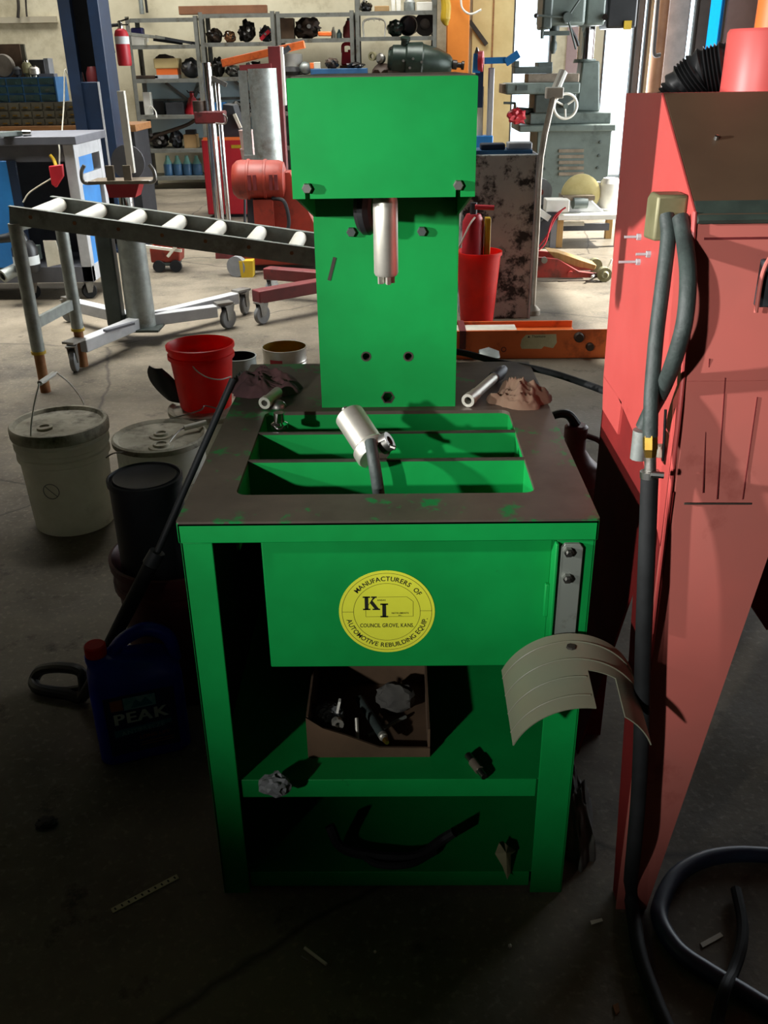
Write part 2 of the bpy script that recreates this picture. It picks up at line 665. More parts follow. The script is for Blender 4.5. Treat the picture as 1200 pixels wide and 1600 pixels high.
mat('machine_grey', '#5f6a64', 0.5, 0, '#515b55', 4, dirt='#3f4841', dirt_scale=5)
mat('machine_dark', '#4b5450', 0.5, 0.2, '#3b4340', 6)
mat('bed_steel', '#8a7f70', 0.45, 0.5, '#6f6557', 8)
mat('weathered', '#8f9593', 0.7, 0.0, '#a6a9a5', 3, dirt='#151617', dirt_scale=8, dirt_lo=0.48, dirt_hi=0.58, detail=8)
mat('yellow_disc', '#c8bb82', 0.6, 0, '#b4a66c', 8)
mat('yellow', '#b8981c', 0.5)
mat('rust', '#7a4a2c', 0.8, 0.2, '#9a7048', 12)
mat('glass_bottle', '#9fc7cc', 0.3, 0, '#8ab6bc', 6)
mat('bottle_blue', '#4f7fa8', 0.35, 0, '#456f96', 6)
mat('bottle_cap', '#7fb8ae', 0.4)
mat('gold', '#c8a848', 0.25, 0.9, '#b0903a', 8)
mat('tin', '#c9c6bd', 0.35, 0.8, '#b2aea2', 8)
mat('paper', '#d8d4c4', 0.8, 0, '#c4bfac', 10)
mat('yellow_paper', '#cdc7a0', 0.8, 0, '#b7b088', 10)
mat('post_brown', '#a27655', 0.6, 0, '#8a6146', 4)
mat('mullion', '#57524f', 0.6)
mat('shelf_steel', '#7d7f78', 0.5, 0.4, '#6a6c66', 8, dirt='#57503f', dirt_scale=8)
mat('oily_black', '#1d1a18', 0.35, 0.3, '#2a2622', 9, bump=0.3)
mat('oily_brown', '#463528', 0.6, 0.2, '#2e241c', 9, bump=0.3)
mat('oily_green', '#26352c', 0.35, 0.3, '#1b2620', 9, bump=0.2)
mat('grey_plastic', '#77797a', 0.5, 0, '#666869', 7)
mat('purple', '#2b2a5c', 0.6)


def pane_material(name, tint, gloss):
    m = bpy.data.materials.new(name)
    m.use_nodes = True
    nt = m.node_tree
    nt.nodes.clear()
    out = nt.nodes.new('ShaderNodeOutputMaterial')
    tr = nt.nodes.new('ShaderNodeBsdfTransparent')
    tr.inputs[0].default_value = (*tint, 1)
    gl = nt.nodes.new('ShaderNodeBsdfGlossy')
    gl.inputs[1].default_value = 0.08
    mx = nt.nodes.new('ShaderNodeMixShader')
    mx.inputs[0].default_value = gloss
    nt.links.new(tr.outputs[0], mx.inputs[1])
    nt.links.new(gl.outputs[0], mx.inputs[2])
    nt.links.new(mx.outputs[0], out.inputs[0])
    MATS[name] = m


pane_material('clear_pane', (0.9, 0.95, 0.97), 0.05)
pane_material('cyan_pane', (0.03, 0.45, 0.75), 0.05)


def shield_material():
    """scuffed clear plastic sheet: partly see-through, partly hazy"""
    m = bpy.data.materials.new('scuffed_plastic')
    m.use_nodes = True
    nt = m.node_tree
    N, L = nt.nodes, nt.links
    b = N['Principled BSDF']
    out = N['Material Output']
    b.inputs['Roughness'].default_value = 0.35
    tc = N.new('ShaderNodeTexCoord')
    nz = N.new('ShaderNodeTexNoise')
    nz.inputs['Scale'].default_value = 16
    nz.inputs['Detail'].default_value = 6
    L.new(tc.outputs['Object'], nz.inputs['Vector'])
    mx = N.new('ShaderNodeMix')
    mx.data_type = 'RGBA'
    mx.inputs[6].default_value = (*rgb('#a3a993'), 1)
    mx.inputs[7].default_value = (*rgb('#7d735e'), 1)
    L.new(nz.outputs['Fac'], mx.inputs[0])
    L.new(mx.outputs[2], b.inputs['Base Color'])
    tr = N.new('ShaderNodeBsdfTransparent')
    tr.inputs[0].default_value = (0.55, 0.60, 0.52, 1)
    ms = N.new('ShaderNodeMixShader')
    mr = N.new('ShaderNodeMapRange')
    mr.inputs['To Min'].default_value = 0.45
    mr.inputs['To Max'].default_value = 0.95
    L.new(nz.outputs['Fac'], mr.inputs['Value'])
    L.new(mr.outputs['Result'], ms.inputs[0])
    L.new(tr.outputs[0], ms.inputs[1])
    L.new(b.outputs[0], ms.inputs[2])
    L.new(ms.outputs[0], out.inputs[0])
    MATS['scuffed_plastic'] = m


shield_material()


def translucent(name, amount):
    """thin polyethylene walls let some light through"""
    m = MATS[name]
    nt = m.node_tree
    b = nt.nodes['Principled BSDF']
    out = nt.nodes['Material Output']
    tl = nt.nodes.new('ShaderNodeBsdfTranslucent')
    ms = nt.nodes.new('ShaderNodeMixShader')
    ms.inputs[0].default_value = amount
    src = b.inputs['Base Color'].links[0].from_socket
    nt.links.new(src, tl.inputs[0])
    nt.links.new(b.outputs[0], ms.inputs[1])
    nt.links.new(tl.outputs[0], ms.inputs[2])
    nt.links.new(ms.outputs[0], out.inputs[0])


translucent('white_plastic', 0.5)
translucent('red_plastic', 0.5)
translucent('blue_plastic', 0.4)
# ------------------------------------------------------------------ the room
XL, XR, YB, YF, ZC = -7.5, 4.6, 13.2, -4.2, 4.6
struct(MB().box(XL, XR, YF, YB + 0.3, -0.2, 0.0).build('floor', 'concrete', smooth=False), 'stained grey concrete workshop floor')
struct(MB().box(XL - 0.2, XR + 0.2, YF - 0.2, YB + 0.5, ZC, ZC + 0.2).build('ceiling', 'ceiling', smooth=False), 'dark workshop ceiling')
struct(MB().box(XL - 0.2, XL, YF, YB, 0, ZC).build('wall_left', 'plaster_shade', smooth=False), 'left workshop wall')
struct(MB().box(XL - 0.2, XR + 0.2, YF - 0.2, YF, 0, ZC).build('wall_front', 'dark_wall', smooth=False), 'wall behind the photographer')
# right wall with the big open door between y 5.0 and 10.9
m = MB()
m.box(XR, XR + 0.2, YF, 5.0, 0, ZC)
m.box(XR, XR + 0.2, 10.9, YB, 0, ZC)
m.box(XR, XR + 0.2, 5.0, 10.9, 3.4, ZC)
struct(m.build('wall_right', 'mauve_wall', smooth=False), 'mauve grey right wall around the open door')
# back wall: solid plaster up to the orange post, then the door openings
def bx(px, py=150):
    return P(px, py, YB).x
DZ = 2.75
xa = bx(797)
xb = bx(858)
xc0, xc1 = bx(903), bx(916)
xd0, xd1 = bx(936), bx(1004)
xe0, xe1 = bx(1060), bx(1118)
m = MB()
m.box(XL, xa, YB, YB + 0.25, 0, ZC)
m.box(xb, xc0, YB, YB + 0.25, 0, DZ)
m.box(xc1, xd0, YB, YB + 0.25, 0, DZ)
m.box(xd1, xe0, YB, YB + 0.25, 0, DZ)
m.box(xe1, XR, YB, YB + 0.25, 0, DZ)
m.box(xa, XR, YB, YB + 0.25, DZ, ZC)
struct(m.build('wall_back', 'plaster', smooth=False), 'cream plaster back wall with tall door openings')
# mauve cladding on the far right end of the back wall
struct(MB().box(xe1, XR, YB - 0.04, YB, 0, DZ).build('trim_1', 'mauve_wall', smooth=False), 'mauve cladding beside the blue pane')
struct(MB().box(bx(1028), xe0, YB - 0.05, YB, 0, DZ).build('trim_2', 'frame_grey', smooth=False), 'grey sheet between the brown post and the window')
struct(MB().box(bx(880), xc0, YB - 0.03, YB, 0, DZ).build('trim_3', 'mauve_wall', smooth=False), 'pinkish door jamb beside the blue strip')
# cream sheet panels right of the orange post
cp = MB().box(bx(735), xa, YB - 0.05, YB, 0, ZC).build('trim_4', 'cream_panel', smooth=False)
struct(cp, 'cream sheet door panel behind the orange post')
MB().bar((bx(733, 30), YB - 0.07, P(733, 33, YB).z), (bx(760, 60), YB - 0.07, P(760, 70, YB).z), 0.03, 0.05).build('brace', 'grime', cp)
for px in (766,):
    MB().box(bx(px) - 0.01, bx(px) + 0.01, YB - 0.06, YB - 0.05, 0, ZC).build('seam', 'wood', cp)
# openings: window_n > frame, pane
def opening(n, x0, x1, pm, label, z0=0.0):
    f = MB()
    f.box(x0, x0 + 0.03, YB + 0.02, YB + 0.12, z0, DZ)
    f.box(x1 - 0.03, x1, YB + 0.02, YB + 0.12, z0, DZ)
    f.box(x0 + 0.03, x1 - 0.03, YB + 0.02, YB + 0.12, DZ - 0.05, DZ)
    o = struct(f.build('window_%d' % n, 'mullion', smooth=False), label)
    MB().box(x0 + 0.03, x1 - 0.03, YB + 0.06, YB + 0.07, z0, DZ - 0.05).build('pane', pm, o, smooth=False)
    return o
opening(1, xa, xb, 'clear_pane', 'tall glazed opening blown out with daylight, left of the drill')
opening(2, xc0, xc1, 'cyan_pane', 'narrow blue pane behind the drill column')
opening(3, xd0, bx(985), 'clear_pane', 'tall glazed opening right of the drill column')
opening(4, bx(992), xd1, 'clear_pane', 'narrow glazed strip beside the brown post')
opening(5, xe0, bx(1076), 'clear_pane', 'narrow clear pane near the right end')
opening(6, bx(1090), xe1, 'cyan_pane', 'blue tinted pane at the right end')
struct(MB().box(bx(985), bx(992), YB - 0.03, YB + 0.2, 0, DZ).build('trim_5', 'mullion', smooth=False), 'dark mullion between two bright panes')
struct(MB().box(bx(1076), bx(1090), YB - 0.03, YB + 0.2, 0, DZ).build('trim_6', 'mullion', smooth=False), 'grey mullion beside the blue tinted pane')
po = MB().cyl((bx(1015), YB - 0.16, 0), (bx(1015), YB - 0.16, ZC), 0.095, seg=16)
struct(po.build('trim_7', 'post_brown'), 'brown round post beside the bright panes')
# hanging conduit on the post
tag(MB().tube([P(1028, 0, 12.7), P(1024, 50, 12.7), P(1022, 84, 12.7), P(1032, 86, 12.7)], 0.025, 8).build('conduit_pipe', 'mullion'), 'thin dark conduit hanging beside the brown post', 'pipe')
# orange lift post in front of the cream panels
op = thing('orange_post', P(716, 240, 12.6) * 1, 'tall orange painted steel post behind the green machine head', 'post')
x0, x1 = P(698, 60, 12.85).x, P(733, 60, 12.85).x
op.location = ((x0 + x1) / 2, 12.9, 0)
MB().box(x0, x1, 12.82, 13.02, 0.02, ZC).build('post_body', 'orange_post', op, bevel=0.01)
MB().box(x0 - 0.06, x1 + 0.06, 12.78, 13.06, 0, 0.02).build('base_plate', 'orange_post', op)
tag(MB().tube([P(694, -10, 12.4), P(697, 10, 12.4), P(696, 30, 12.4), P(698, 40, 12.4)], [0.05, 0.06, 0.06, 0.02], 10).build('work_glove', 'yellow'), 'yellow glove hanging beside the orange post', 'glove')
tag(MB().tube([P(720, -10, 12.75), P(722, 12, 12.75), P(735, 22, 12.75), P(752, 15, 12.75)], 0.012, 8).build('rope_loop', 'white_paint'), 'white rope loop hooked over the orange post', 'rope')
struct(MB().box(XL, bx(108), YB - 0.06, YB, P(50, 29, YB).z - 0.05, P(50, 29, YB).z + 0.02).build('trim_8', 'plaster_shade', smooth=False), 'narrow plaster ledge on the back wall above the drawer cabinets')
# cable drops and boards on the back wall above the shelving
tag(MB().tube([P(28, -5, 13.1), P(29, 12, 13.1), P(28, 28, 13.1)], 0.02, 8).build('wall_conduit', 'grime'), 'short dark conduit on the cream wall, far left', 'pipe')
tag(MB().tube([P(40, -5, 13.1), P(41, 15, 13.1), P(42, 26, 13.1)], 0.012, 8).build('wall_conduit', 'grime'), 'thin dark wire beside the far-left wall conduit', 'pipe')
tag(MB().tube([P(219, -5, 13.1), P(221, 12, 13.1), P(222, 22, 13.1)], 0.03, 8).build('wall_conduit', 'galvanised'), 'grey conduit on the wall above the left shelf', 'pipe')
tag(MB().tube([P(227, -5, 13.1), P(229, 12, 13.1), P(230, 20, 13.1)], 0.016, 8).build('wall_conduit', 'black_plastic'), 'black cable beside the grey conduit above the left shelf', 'pipe')
# ------------------------------------------------------------------ the green rebuilding machine
T = 0.786
X0, X1, Y0, Y1 = -0.335, 0.303, 1.23, 2.04
mc = thing('rebuilding_machine', (-0.016, 1.6, 0), 'green steel rebuilding machine on a cabinet stand with a round yellow decal', 'machine')
# table plate with its cut-out
def rrect(x0, x1, y0, y1, r, n=5):
    pts = []
    for cx, cy, a0 in ((x1 - r, y1 - r, 0), (x0 + r, y1 - r, 90), (x0 + r, y0 + r, 180), (x1 - r, y0 + r, 270)):
        for k in range(n + 1):
            a = math.radians(a0 + 90 * k / n)
            pts.append((cx + r * math.cos(a), cy + r * math.sin(a)))
    return pts
OX0, OX1, OY0, OY1 = -0.260, 0.220, 1.325, 1.715
plate = MB().prism(rrect(X0, X1, Y0, Y1, 0.004, 2), 'z', T - 0.007, T).build('table_top', 'worn_top', mc, smooth=False)
cut(plate, [MB().prism(rrect(OX0, OX1, OY0, OY1, 0.018), 'z', T - 0.05, T + 0.05)])
for nm, b in (('skirt', (X0, X1, Y0, Y0 + 0.006, T - 0.037, T - 0.002)), ('skirt', (X0, X0 + 0.006, Y0, Y1, T - 0.037, T - 0.002)),
              ('skirt', (X1 - 0.006, X1, Y0, Y1, T - 0.037, T - 0.002)), ('skirt', (X0, X1, Y1 - 0.006, Y1, T - 0.037, T - 0.002))):
    MB().box(*b).build(nm, 'green_paint', mc, bevel=0.002)
# walls of the well under the opening
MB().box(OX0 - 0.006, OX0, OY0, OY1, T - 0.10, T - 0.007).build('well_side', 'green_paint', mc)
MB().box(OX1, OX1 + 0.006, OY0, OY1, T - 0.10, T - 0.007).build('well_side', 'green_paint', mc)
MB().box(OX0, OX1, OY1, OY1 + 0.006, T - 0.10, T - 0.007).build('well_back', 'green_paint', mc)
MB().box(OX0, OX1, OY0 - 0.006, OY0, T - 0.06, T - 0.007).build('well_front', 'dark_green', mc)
for yb in (1.466, 1.599):
    cb = MB().box(OX0, OX1, yb, yb + 0.007, T - 0.075, T - 0.004).build('cross_bar', 'green_paint', mc)
    MB().box(OX0, OX1, yb, yb + 0.007, T - 0.004, T - 0.0005).build('worn_edge', 'edge_steel', cb)
# legs: folded angles
def angle_leg(xa, xb, xs, ya, yb, dy):
    m = MB()
    m.box(xa, xb, ya, ya + 0.005, 0.0, T - 0.037)
    m.box(xs, xs + 0.005, ya, ya + dy, 0.0, T - 0.037)
    return m
angle_leg(-0.333, -0.284, -0.333, Y0 + 0.004, 0, 0.05).build('leg', 'green_paint', mc, bevel=0.0015)
lr = MB()
lr.box(0.242, 0.300, Y0 + 0.004, Y0 + 0.009, 0.0, T - 0.037)
lr.box(0.296, 0.301, Y0 + 0.004, Y0 + 0.05, 0.0, T - 0.037)
lr.box(0.239, 0.244, Y0 - 0.006, Y0 + 0.03, 0.52, T - 0.040)
lr.build('leg', 'green_paint', mc, bevel=0.0015)
angle_leg(-0.333, -0.284, -0.333, Y1 - 0.01, 0, -0.05).build('leg', 'green_paint', mc)
angle_leg(0.250, 0.300, 0.296, Y1 - 0.01, 0, -0.05).build('leg', 'green_paint', mc)
# cabinet skin
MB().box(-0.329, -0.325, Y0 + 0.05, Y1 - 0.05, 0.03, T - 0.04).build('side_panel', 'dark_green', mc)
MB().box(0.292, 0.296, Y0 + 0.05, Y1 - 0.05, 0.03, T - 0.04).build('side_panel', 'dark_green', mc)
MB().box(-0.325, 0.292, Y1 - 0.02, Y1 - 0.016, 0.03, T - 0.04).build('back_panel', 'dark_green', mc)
# shelves with a turned-down front lip
for zt, lip, y0 in ((0.270, 0.040, Y0 + 0.012), (0.046, 0.036, Y0 + 0.012)):
    m = MB()
    m.box(-0.324, 0.291, y0 + 0.002, Y1 - 0.022, zt - 0.003, zt)
    m.box(-0.282, 0.240, y0, y0 + 0.004, zt - lip, zt)
    m.build('shelf', 'green_paint', mc, bevel=0.001)
# reservoir with the front panel
FP = 1.262
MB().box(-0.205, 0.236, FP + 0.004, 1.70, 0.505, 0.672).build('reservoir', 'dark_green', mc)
fp = MB().box(-0.214, 0.240, FP - 0.003, FP + 0.004, 0.499, 0.742).build('front_panel', 'green_paint', mc, bevel=0.002)
MB().box(0.232, 0.240, FP - 0.012, FP - 0.003, 0.60, 0.66).build('panel_catch', 'green_paint', mc, bevel=0.002)
# decal
DC = Vector((-0.019, FP - 0.0034, 0.606))
RD = 0.0775
Md = Matrix.Translation(DC) @ Matrix.Rotation(PI / 2, 4, 'X')     # local x right, y up, z towards the viewer
decal = MB(Md).lathe((0, 0, 0), [(0, 0.0004), (RD, 0.0004), (RD, 0.0)], 64).build('decal', 'decal_yellow', fp)
def ring(mb, r, w, z=0.0006, n=96):
    vs = [(mb.v((r * math.cos(2 * PI * i / n), r * math.sin(2 * PI * i / n), z)), mb.v(((r + w) * math.cos(2 * PI * i / n), (r + w) * math.sin(2 * PI * i / n), z))) for i in range(n)]
    for i in range(n):
        a, b = vs[i], vs[(i + 1) % n]
        mb.face([a[0], a[1], b[1], b[0]])
def strip(mb, a, b, w, z=0.0006):
    a, b = Vector((*a, z)), Vector((*b, z))
    d = (b - a).normalized()
    s = Vector((-d.y, d.x, 0)) * w / 2
    mb.face([mb.v(a - s), mb.v(b - s), mb.v(b + s), mb.v(a + s)])
m = MB(Md)
ring(m, RD * 0.93, 0.0007)
ring(m, RD * 0.69, 0.0007)
strip(m, (-RD * 0.93, 0.001), (-RD * 0.69, 0.001), 0.0007)
strip(m, (RD * 0.69, 0.0025), (RD * 0.94, 0.0025), 0.0007)
kx0, kx1, ky0, ky1 = -0.034, 0.0425, -0.0085, 0.029
pts = [(kx0, ky0), (kx1, ky0 + 0.0006), (kx1, 0.020), (kx1 - 0.006, 0.0255), (kx1 - 0.0105, ky1), (-0.014, ky1 - 0.0005)]
for a, b in zip(pts, pts[1:]):
    strip(m, a, b, 0.0006)
strip(m, (kx0, ky0), (kx0, 0.004), 0.0006)
m.build('decal_line', 'decal_line', fp, smooth=False, recalc=False)
m = MB(Md)
def arc_text(mb, s, r, size, a_mid, spread, bottom=False):
    w = [glyph(c)[2] if c != ' ' else 0.34 for c in s]
    tot = sum(w)
    acc = 0.0
    for c, cw in zip(s, w):
        f = (acc + cw / 2) / tot - 0.5
        acc += cw
        if c == ' ':
            continue
        a = a_mid + spread * f if bottom else a_mid - spread * f
        ar = math.radians(a)
        rot = ar + PI / 2 if bottom else ar - PI / 2
        M = (Matrix.Translation((r * math.cos(ar), r * math.sin(ar), 0.0007)) @ Matrix.Rotation(rot, 4, 'Z')
             @ Matrix.Translation((-cw * size * 0.46, -size * 0.36, 0)))
        put_glyph(mb, c, M, size * 0.95, size)
arc_text(m, 'MANUFACTURERS  OF', RD * 0.81, 0.0118, 87, 112)
arc_text(m, 'AUTOMOTIVE REBUILDING EQUIP.', RD * 0.81, 0.0118, 271, 158, True)
line_text(m, 'COUNCIL GROVE, KANS.', Matrix.Translation((0.0, -0.0285, 0.0007)), 0.0105, 0.70)
line_text(m, 'ANSAS', Matrix.Translation((-0.0085, 0.0215, 0.0007)), 0.0042)
line_text(m, 'NSTRUMENTS', Matrix.Translation((0.0215, -0.003, 0.0007)), 0.0042)
line_text(m, 'INC.', Matrix.Translation((0.0215, -0.007, 0.0007)), 0.003)
def poly(mb, pts, z=0.0008):
    mb.face([mb.v((x, y, z)) for x, y in pts])
def quad(mb, x0, y0, x1, y1):
    poly(mb, [(x0, y0), (x1, y0), (x1, y1), (x0, y1)])
# slab-serif K and I
kx, ky, kh = -0.0385, 0.0045, 0.0255
quad(m, kx + 0.003, ky, kx + 0.0088, ky + kh)
quad(m, kx, ky, kx + 0.0118, ky + 0.0026)
quad(m, kx, ky + kh - 0.0026, kx + 0.0118, ky + kh)
poly(m, [(kx + 0.0088, ky + 0.0085), (kx + 0.0165, ky + kh - 0.002), (kx + 0.0205, ky + kh - 0.002), (kx + 0.0088, ky + 0.0125 - 0.003)])
poly(m, [(kx + 0.0112, ky + 0.0135), (kx + 0.0190, ky + 0.002), (kx + 0.0258, ky + 0.002), (kx + 0.0155, ky + 0.0175)])
quad(m, kx + 0.0135, ky + kh - 0.0026, kx + 0.0225, ky + kh)
quad(m, kx + 0.0155, ky, kx + 0.0275, ky + 0.0026)
ix, iy = -0.0105, -0.0095
quad(m, ix + 0.0032, iy, ix + 0.0092, iy + 0.0262)
quad(m, ix, iy, ix + 0.0124, iy + 0.0028)
quad(m, ix, iy + 0.0234, ix + 0.0124, iy + 0.0262)
m.build('lettering', 'decal_ink', fp, smooth=False, recalc=False)
# column
CX0, CX1, CY = -0.150, 0.1165, 1.738
col = MB().box(CX0, CX1, CY, CY + 0.19, T, 1.22).build('column', 'green_paint', mc, smooth=False)
def hole(px, py, r, seg=24):
    c = P(px, py, CY)
    return MB().cyl((c.x, CY - 0.05, c.z), (c.x, CY + 0.03, c.z), r, seg=seg)
cut(col, [hole(572, 557, 0.0085), hole(638, 557, 0.0085), hole(606, 621, 0.0125, 6)])
for px, py, r, sg in ((572, 557, 0.0085, 24), (638, 557, 0.0085, 24), (606, 621, 0.0125, 6)):
    c = P(px, py, CY)
    MB().lathe((c.x, CY - 0.0005, c.z), [(r, 0.012), (r - 0.0015, 0.012), (r - 0.0015, 0.0), (r + 0.0015, 0.0), (r + 0.0015, 0.0006)], sg, (0, 1, 0)).build('hole_rim', 'edge_steel', mc)
a, b = P(523, 402, CY), P(514, 438, CY)
MB().bar((a.x, CY - 0.0004, a.z), (b.x, CY - 0.0004, b.z), 0.0012, 0.006, up=(1, 0, 0)).build('scrape_mark', 'edge_steel', col)
for px, py in ((549, 362), (659, 361)):
    c = P(px, py, CY)
    MB().lathe((c.x, CY, c.z), [(0, -0.009), (0.008, -0.009), (0.009, -0.007), (0.009, 0), (0, 0)], 6, (0, 1, 0)).build('bolt', 'machine_dark', mc)
# head housing with sloping underside, open below
HY = 1.405
HZ0, HZ1 = 1.226, 1.386
hp = [(HY + 0.004, HZ0 + 0.002), (CY + 0.06, 1.140), (CY + 0.19, 1.140), (CY + 0.19, HZ1), (HY + 0.004, HZ1)]
m = MB()
for xs in (CX0 + 0.001, CX1 - 0.005):
    m.prism(hp, 'x', xs, xs + 0.004)
m.prism([(HY + 0.004, HZ1 - 0.004), (CY + 0.19, HZ1 - 0.004), (CY + 0.19, HZ1), (HY + 0.004, HZ1)], 'x', CX0 + 0.005, CX1 - 0.005)
m.box(CX0 + 0.005, CX1 - 0.005, CY + 0.186, CY + 0.19, 1.14, HZ1 - 0.004)
m.build('head_housing', 'green_paint', mc)
# worn patches lie on the top as a mat of scraped steel
MB().box(CX0 + 0.004, CX1 - 0.002, HY + 0.02, CY + 0.18, HZ1, HZ1 + 0.0015).build('head_top', 'worn_top', mc)
cv = MB().box(CX0, CX1, HY, HY + 0.004, HZ0, HZ1 - 0.001).build('head_cover', 'green_paint', mc, smooth=False)
cb1, cb2 = P(480, 294, HY), P(716, 289, HY)
cut(cv, [MB().box(c.x - 0.0035, c.x + 0.0035, HY - 0.02, HY + 0.02, HZ0 - 0.01, c.z) for c in (cb1, cb2)])
for c in (cb1, cb2):
    MB().lathe((c.x, HY, c.z), [(0, -0.007), (0.0065, -0.007), (0.0078, -0.005), (0.0078, 0), (0, 0)], 6, (0, 1, 0)).build('bolt', 'dull_steel', mc)
# inner head block and spindle
MB().box(CX0 + 0.02, CX1 - 0.02, HY + 0.02, CY + 0.0, 1.262, 1.36).build('drive_block', 'charcoal', mc)
SX, SY = -0.0155, 1.495
MB().lathe((SX, SY, 0), [(0, 1.30), (0.0195, 1.30), (0.0195, 1.225), (0.0175, 1.218), (0.0195, 1.21), (0.0195, 1.100), (0.0175, 1.096), (0, 1.096)], 32).build('spindle', 'satin_steel', mc)
m = MB()
for k in range(4):
    a = math.radians(20 + 90 * k)
    x, y = SX + 0.009 * math.cos(a), SY + 0.009 * math.sin(a)
    m.bar((x, y, 1.098), (x, y, 1.083), 0.006, 0.009, up=(math.cos(a), math.sin(a), 0))
m.build('drive_dog', 'satin_steel', mc)
MB().tube([P(568, 300, 1.62), P(566, 330, 1.62), P(572, 352, 1.63), P(580, 350, 1.66)], 0.016, 10).build('feed_hose', 'black_plastic', mc)
# strap and chip shield on the right front leg
st = MB()
st.prism([(0.248, 0.572), (0.281, 0.572), (0.281, 0.738), (0.276, 0.745), (0.253, 0.745), (0.248, 0.738)], 'y', Y0 - 0.004, Y0 + 0.003)
strap = st.build('strap', 'strap_steel', mc, bevel=0.001)
for px, py in ((888, 861), (886, 902)):
    c = P(px, py, Y0 - 0.004)
    MB().lathe((c.x, c.y, c.z), [(0, -0.012), (0.004, -0.012), (0.004, -0.008), (0.0075, -0.008), (0.0075, 0), (0, 0)], 6, (0, 1, 0)).build('bolt', 'steel', strap)
def shield_pt(u, v):
    """u from -1 (left) to 1 (right), v from 0 (at the leg) to 1 (near edge)"""
    R = 0.113
    a = u * math.radians(68)
    y = 1.218 - 0.125 * v
    zt = 0.590 - 0.048 * v
    cx = 0.270 + 0.006 * v
    x = cx + R * math.sin(a) * (1.0 if u < 0 else 1.0)
    z = zt - R * (1 - math.cos(a))
    return (x, y, z)
rows = []
NU, NV = 34, 16
m = MB()
g = [[None] * (NU + 1) for _ in range(NV + 1)]
for j in range(NV + 1):
    for i in range(NU + 1):
        g[j][i] = m.v(shield_pt(-1 + 2 * i / NU, j / NV))
for j in range(NV):
    for i in range(NU):
        u = -1 + 2 * (i + 0.5) / NU
        if 0.14 < u < 0.50 and j >= 8:
            continue
        m.face([g[j][i], g[j][i + 1], g[j + 1][i + 1], g[j + 1][i]])
for vv in [v for v in m.bm.verts if not v.link_faces]:
    m.bm.verts.remove(vv)
bmesh.ops.recalc_face_normals(m.bm, faces=m.bm.faces)
bmesh.ops.solidify(m.bm, geom=list(m.bm.faces), thickness=0.002)
sh = m.build('chip_shield', 'scuffed_plastic', mc)
for v in (0.12, 0.36, 0.60, 0.84):
    m = MB()
    us = [-1 + 2 * k / 24 for k in range(25)]
    if v > 0.5:
        us = [u for u in us if u < 0.14]
    m.tube([Vector(shield_pt(u, v)) + Vector((0, 0, 0.0006)) for u in us], 0.0013, 6, 2)
    m.build('shield_rib', 'scuffed_plastic', sh)
MB().lathe(Vector(shield_pt(-0.02, 0.2)) + Vector((0, 0, 0.0)), [(0, 0.004), (0.007, 0.003), (0.008, 0), (0, 0)], 8).build('bolt', 'grime', sh)
# ------------------------------------------------------------------ red blast cabinet on the right
CBX = 0.395
cb = thing('blast_cabinet', (0.85, 1.45, 0), 'red sheet steel blast cabinet with sloped brown lid on tapered legs', 'cabinet')
XW = 1.45                                   # right side, outside the picture
# body: side profile in (y, z)
prof = [(1.215, 0.74), (1.225, 1.00), (1.268, 1.221), (1.494, 1.358), (1.720, 1.352), (1.690, 0.86), (1.566, 0.861), (1.388, 0.835)]
for xs in (CBX, XW - 0.004):
    MB().prism(prof, 'x', xs, xs + 0.004).build('side_panel', 'red_paint', cb, smooth=False, bevel=0.001)
# rear corner tab of the side panel
MB().prism([(1.535, 0.862), (1.690, 0.862), (1.672, 0.80), (1.540, 0.80)], 'x', CBX, CBX + 0.004).build('corner_tab', 'red_paint', cb, smooth=False)
def plane_panel(name, ya, za, yb, zb, mname, x0=CBX + 0.004, x1=XW - 0.004, t=0.004):
    d = Vector((0, yb - ya, zb - za)).normalized()
    n = Vector((0, -d.z, d.y))
    q = [(ya, za), (yb, zb), (yb - n.y * t, zb - n.z * t), (ya - n.y * t, za - n.z * t)]
    return MB().prism(q, 'x', x0, x1).build(name, mname, cb, smooth=False, bevel=0.0008)
plane_panel('front_upper', 1.225, 1.00, 1.268, 1.221, 'red_dusty')
lid = plane_panel('lid', 1.262, 1.217, 1.494, 1.358, 'brown_panel', CBX + 0.0042, XW - 0.0042)
MB().prism([(1.258, 1.206), (1.286, 1.226), (1.283, 1.232), (1.254, 1.211)], 'x', CBX + 0.0042, XW - 0.0042).build('lid_seal', 'window_rubber', cb)
plane_panel('top_panel', 1.494, 1.358, 1.720, 1.352, 'red_paint')
MB().box(CBX + 0.004, XW - 0.004, 1.70, 1.704, 0.86, 1.35).build('back_panel', 'red_paint', cb, smooth=False)
c = P(1119, 217, 1.37)
dlid = Vector((0, 0.226, 0.137)).normalized()
nlid = Vector((0, -dlid.z, dlid.y))
pl = G(1119, 217, 1.29)
pl = Vector((pl.x, 1.372, 1.217 + (1.372 - 1.262) * 0.137 / 0.226)) if False else None
# screw in the lid
d = ray(1119, 217)
o0 = Vector((0, 1.262, 1.217))
tt = (o0 - C_CAM).dot(nlid) / d.dot(nlid)
sp = C_CAM + d * tt
MB().lathe(sp, [(0, 0.006), (0.003, 0.005), (0.004, 0), (0, 0)], 10, nlid).build('lid_screw', 'steel', lid)
# front leg plate: wide under the body, tapering to the foot; hopper front above
foot_w = 0.055
fl = MB().prism([(CBX, 0.0), (CBX + foot_w, 0.0), (P(1018, 1400, 1.19).x + 0.004, 0.06), (P(1200, 790, 1.2).x + 0.03, 0.80), (XW, 0.86), (XW, 1.0), (CBX, 1.0)], 'y', 1.196, 1.200)
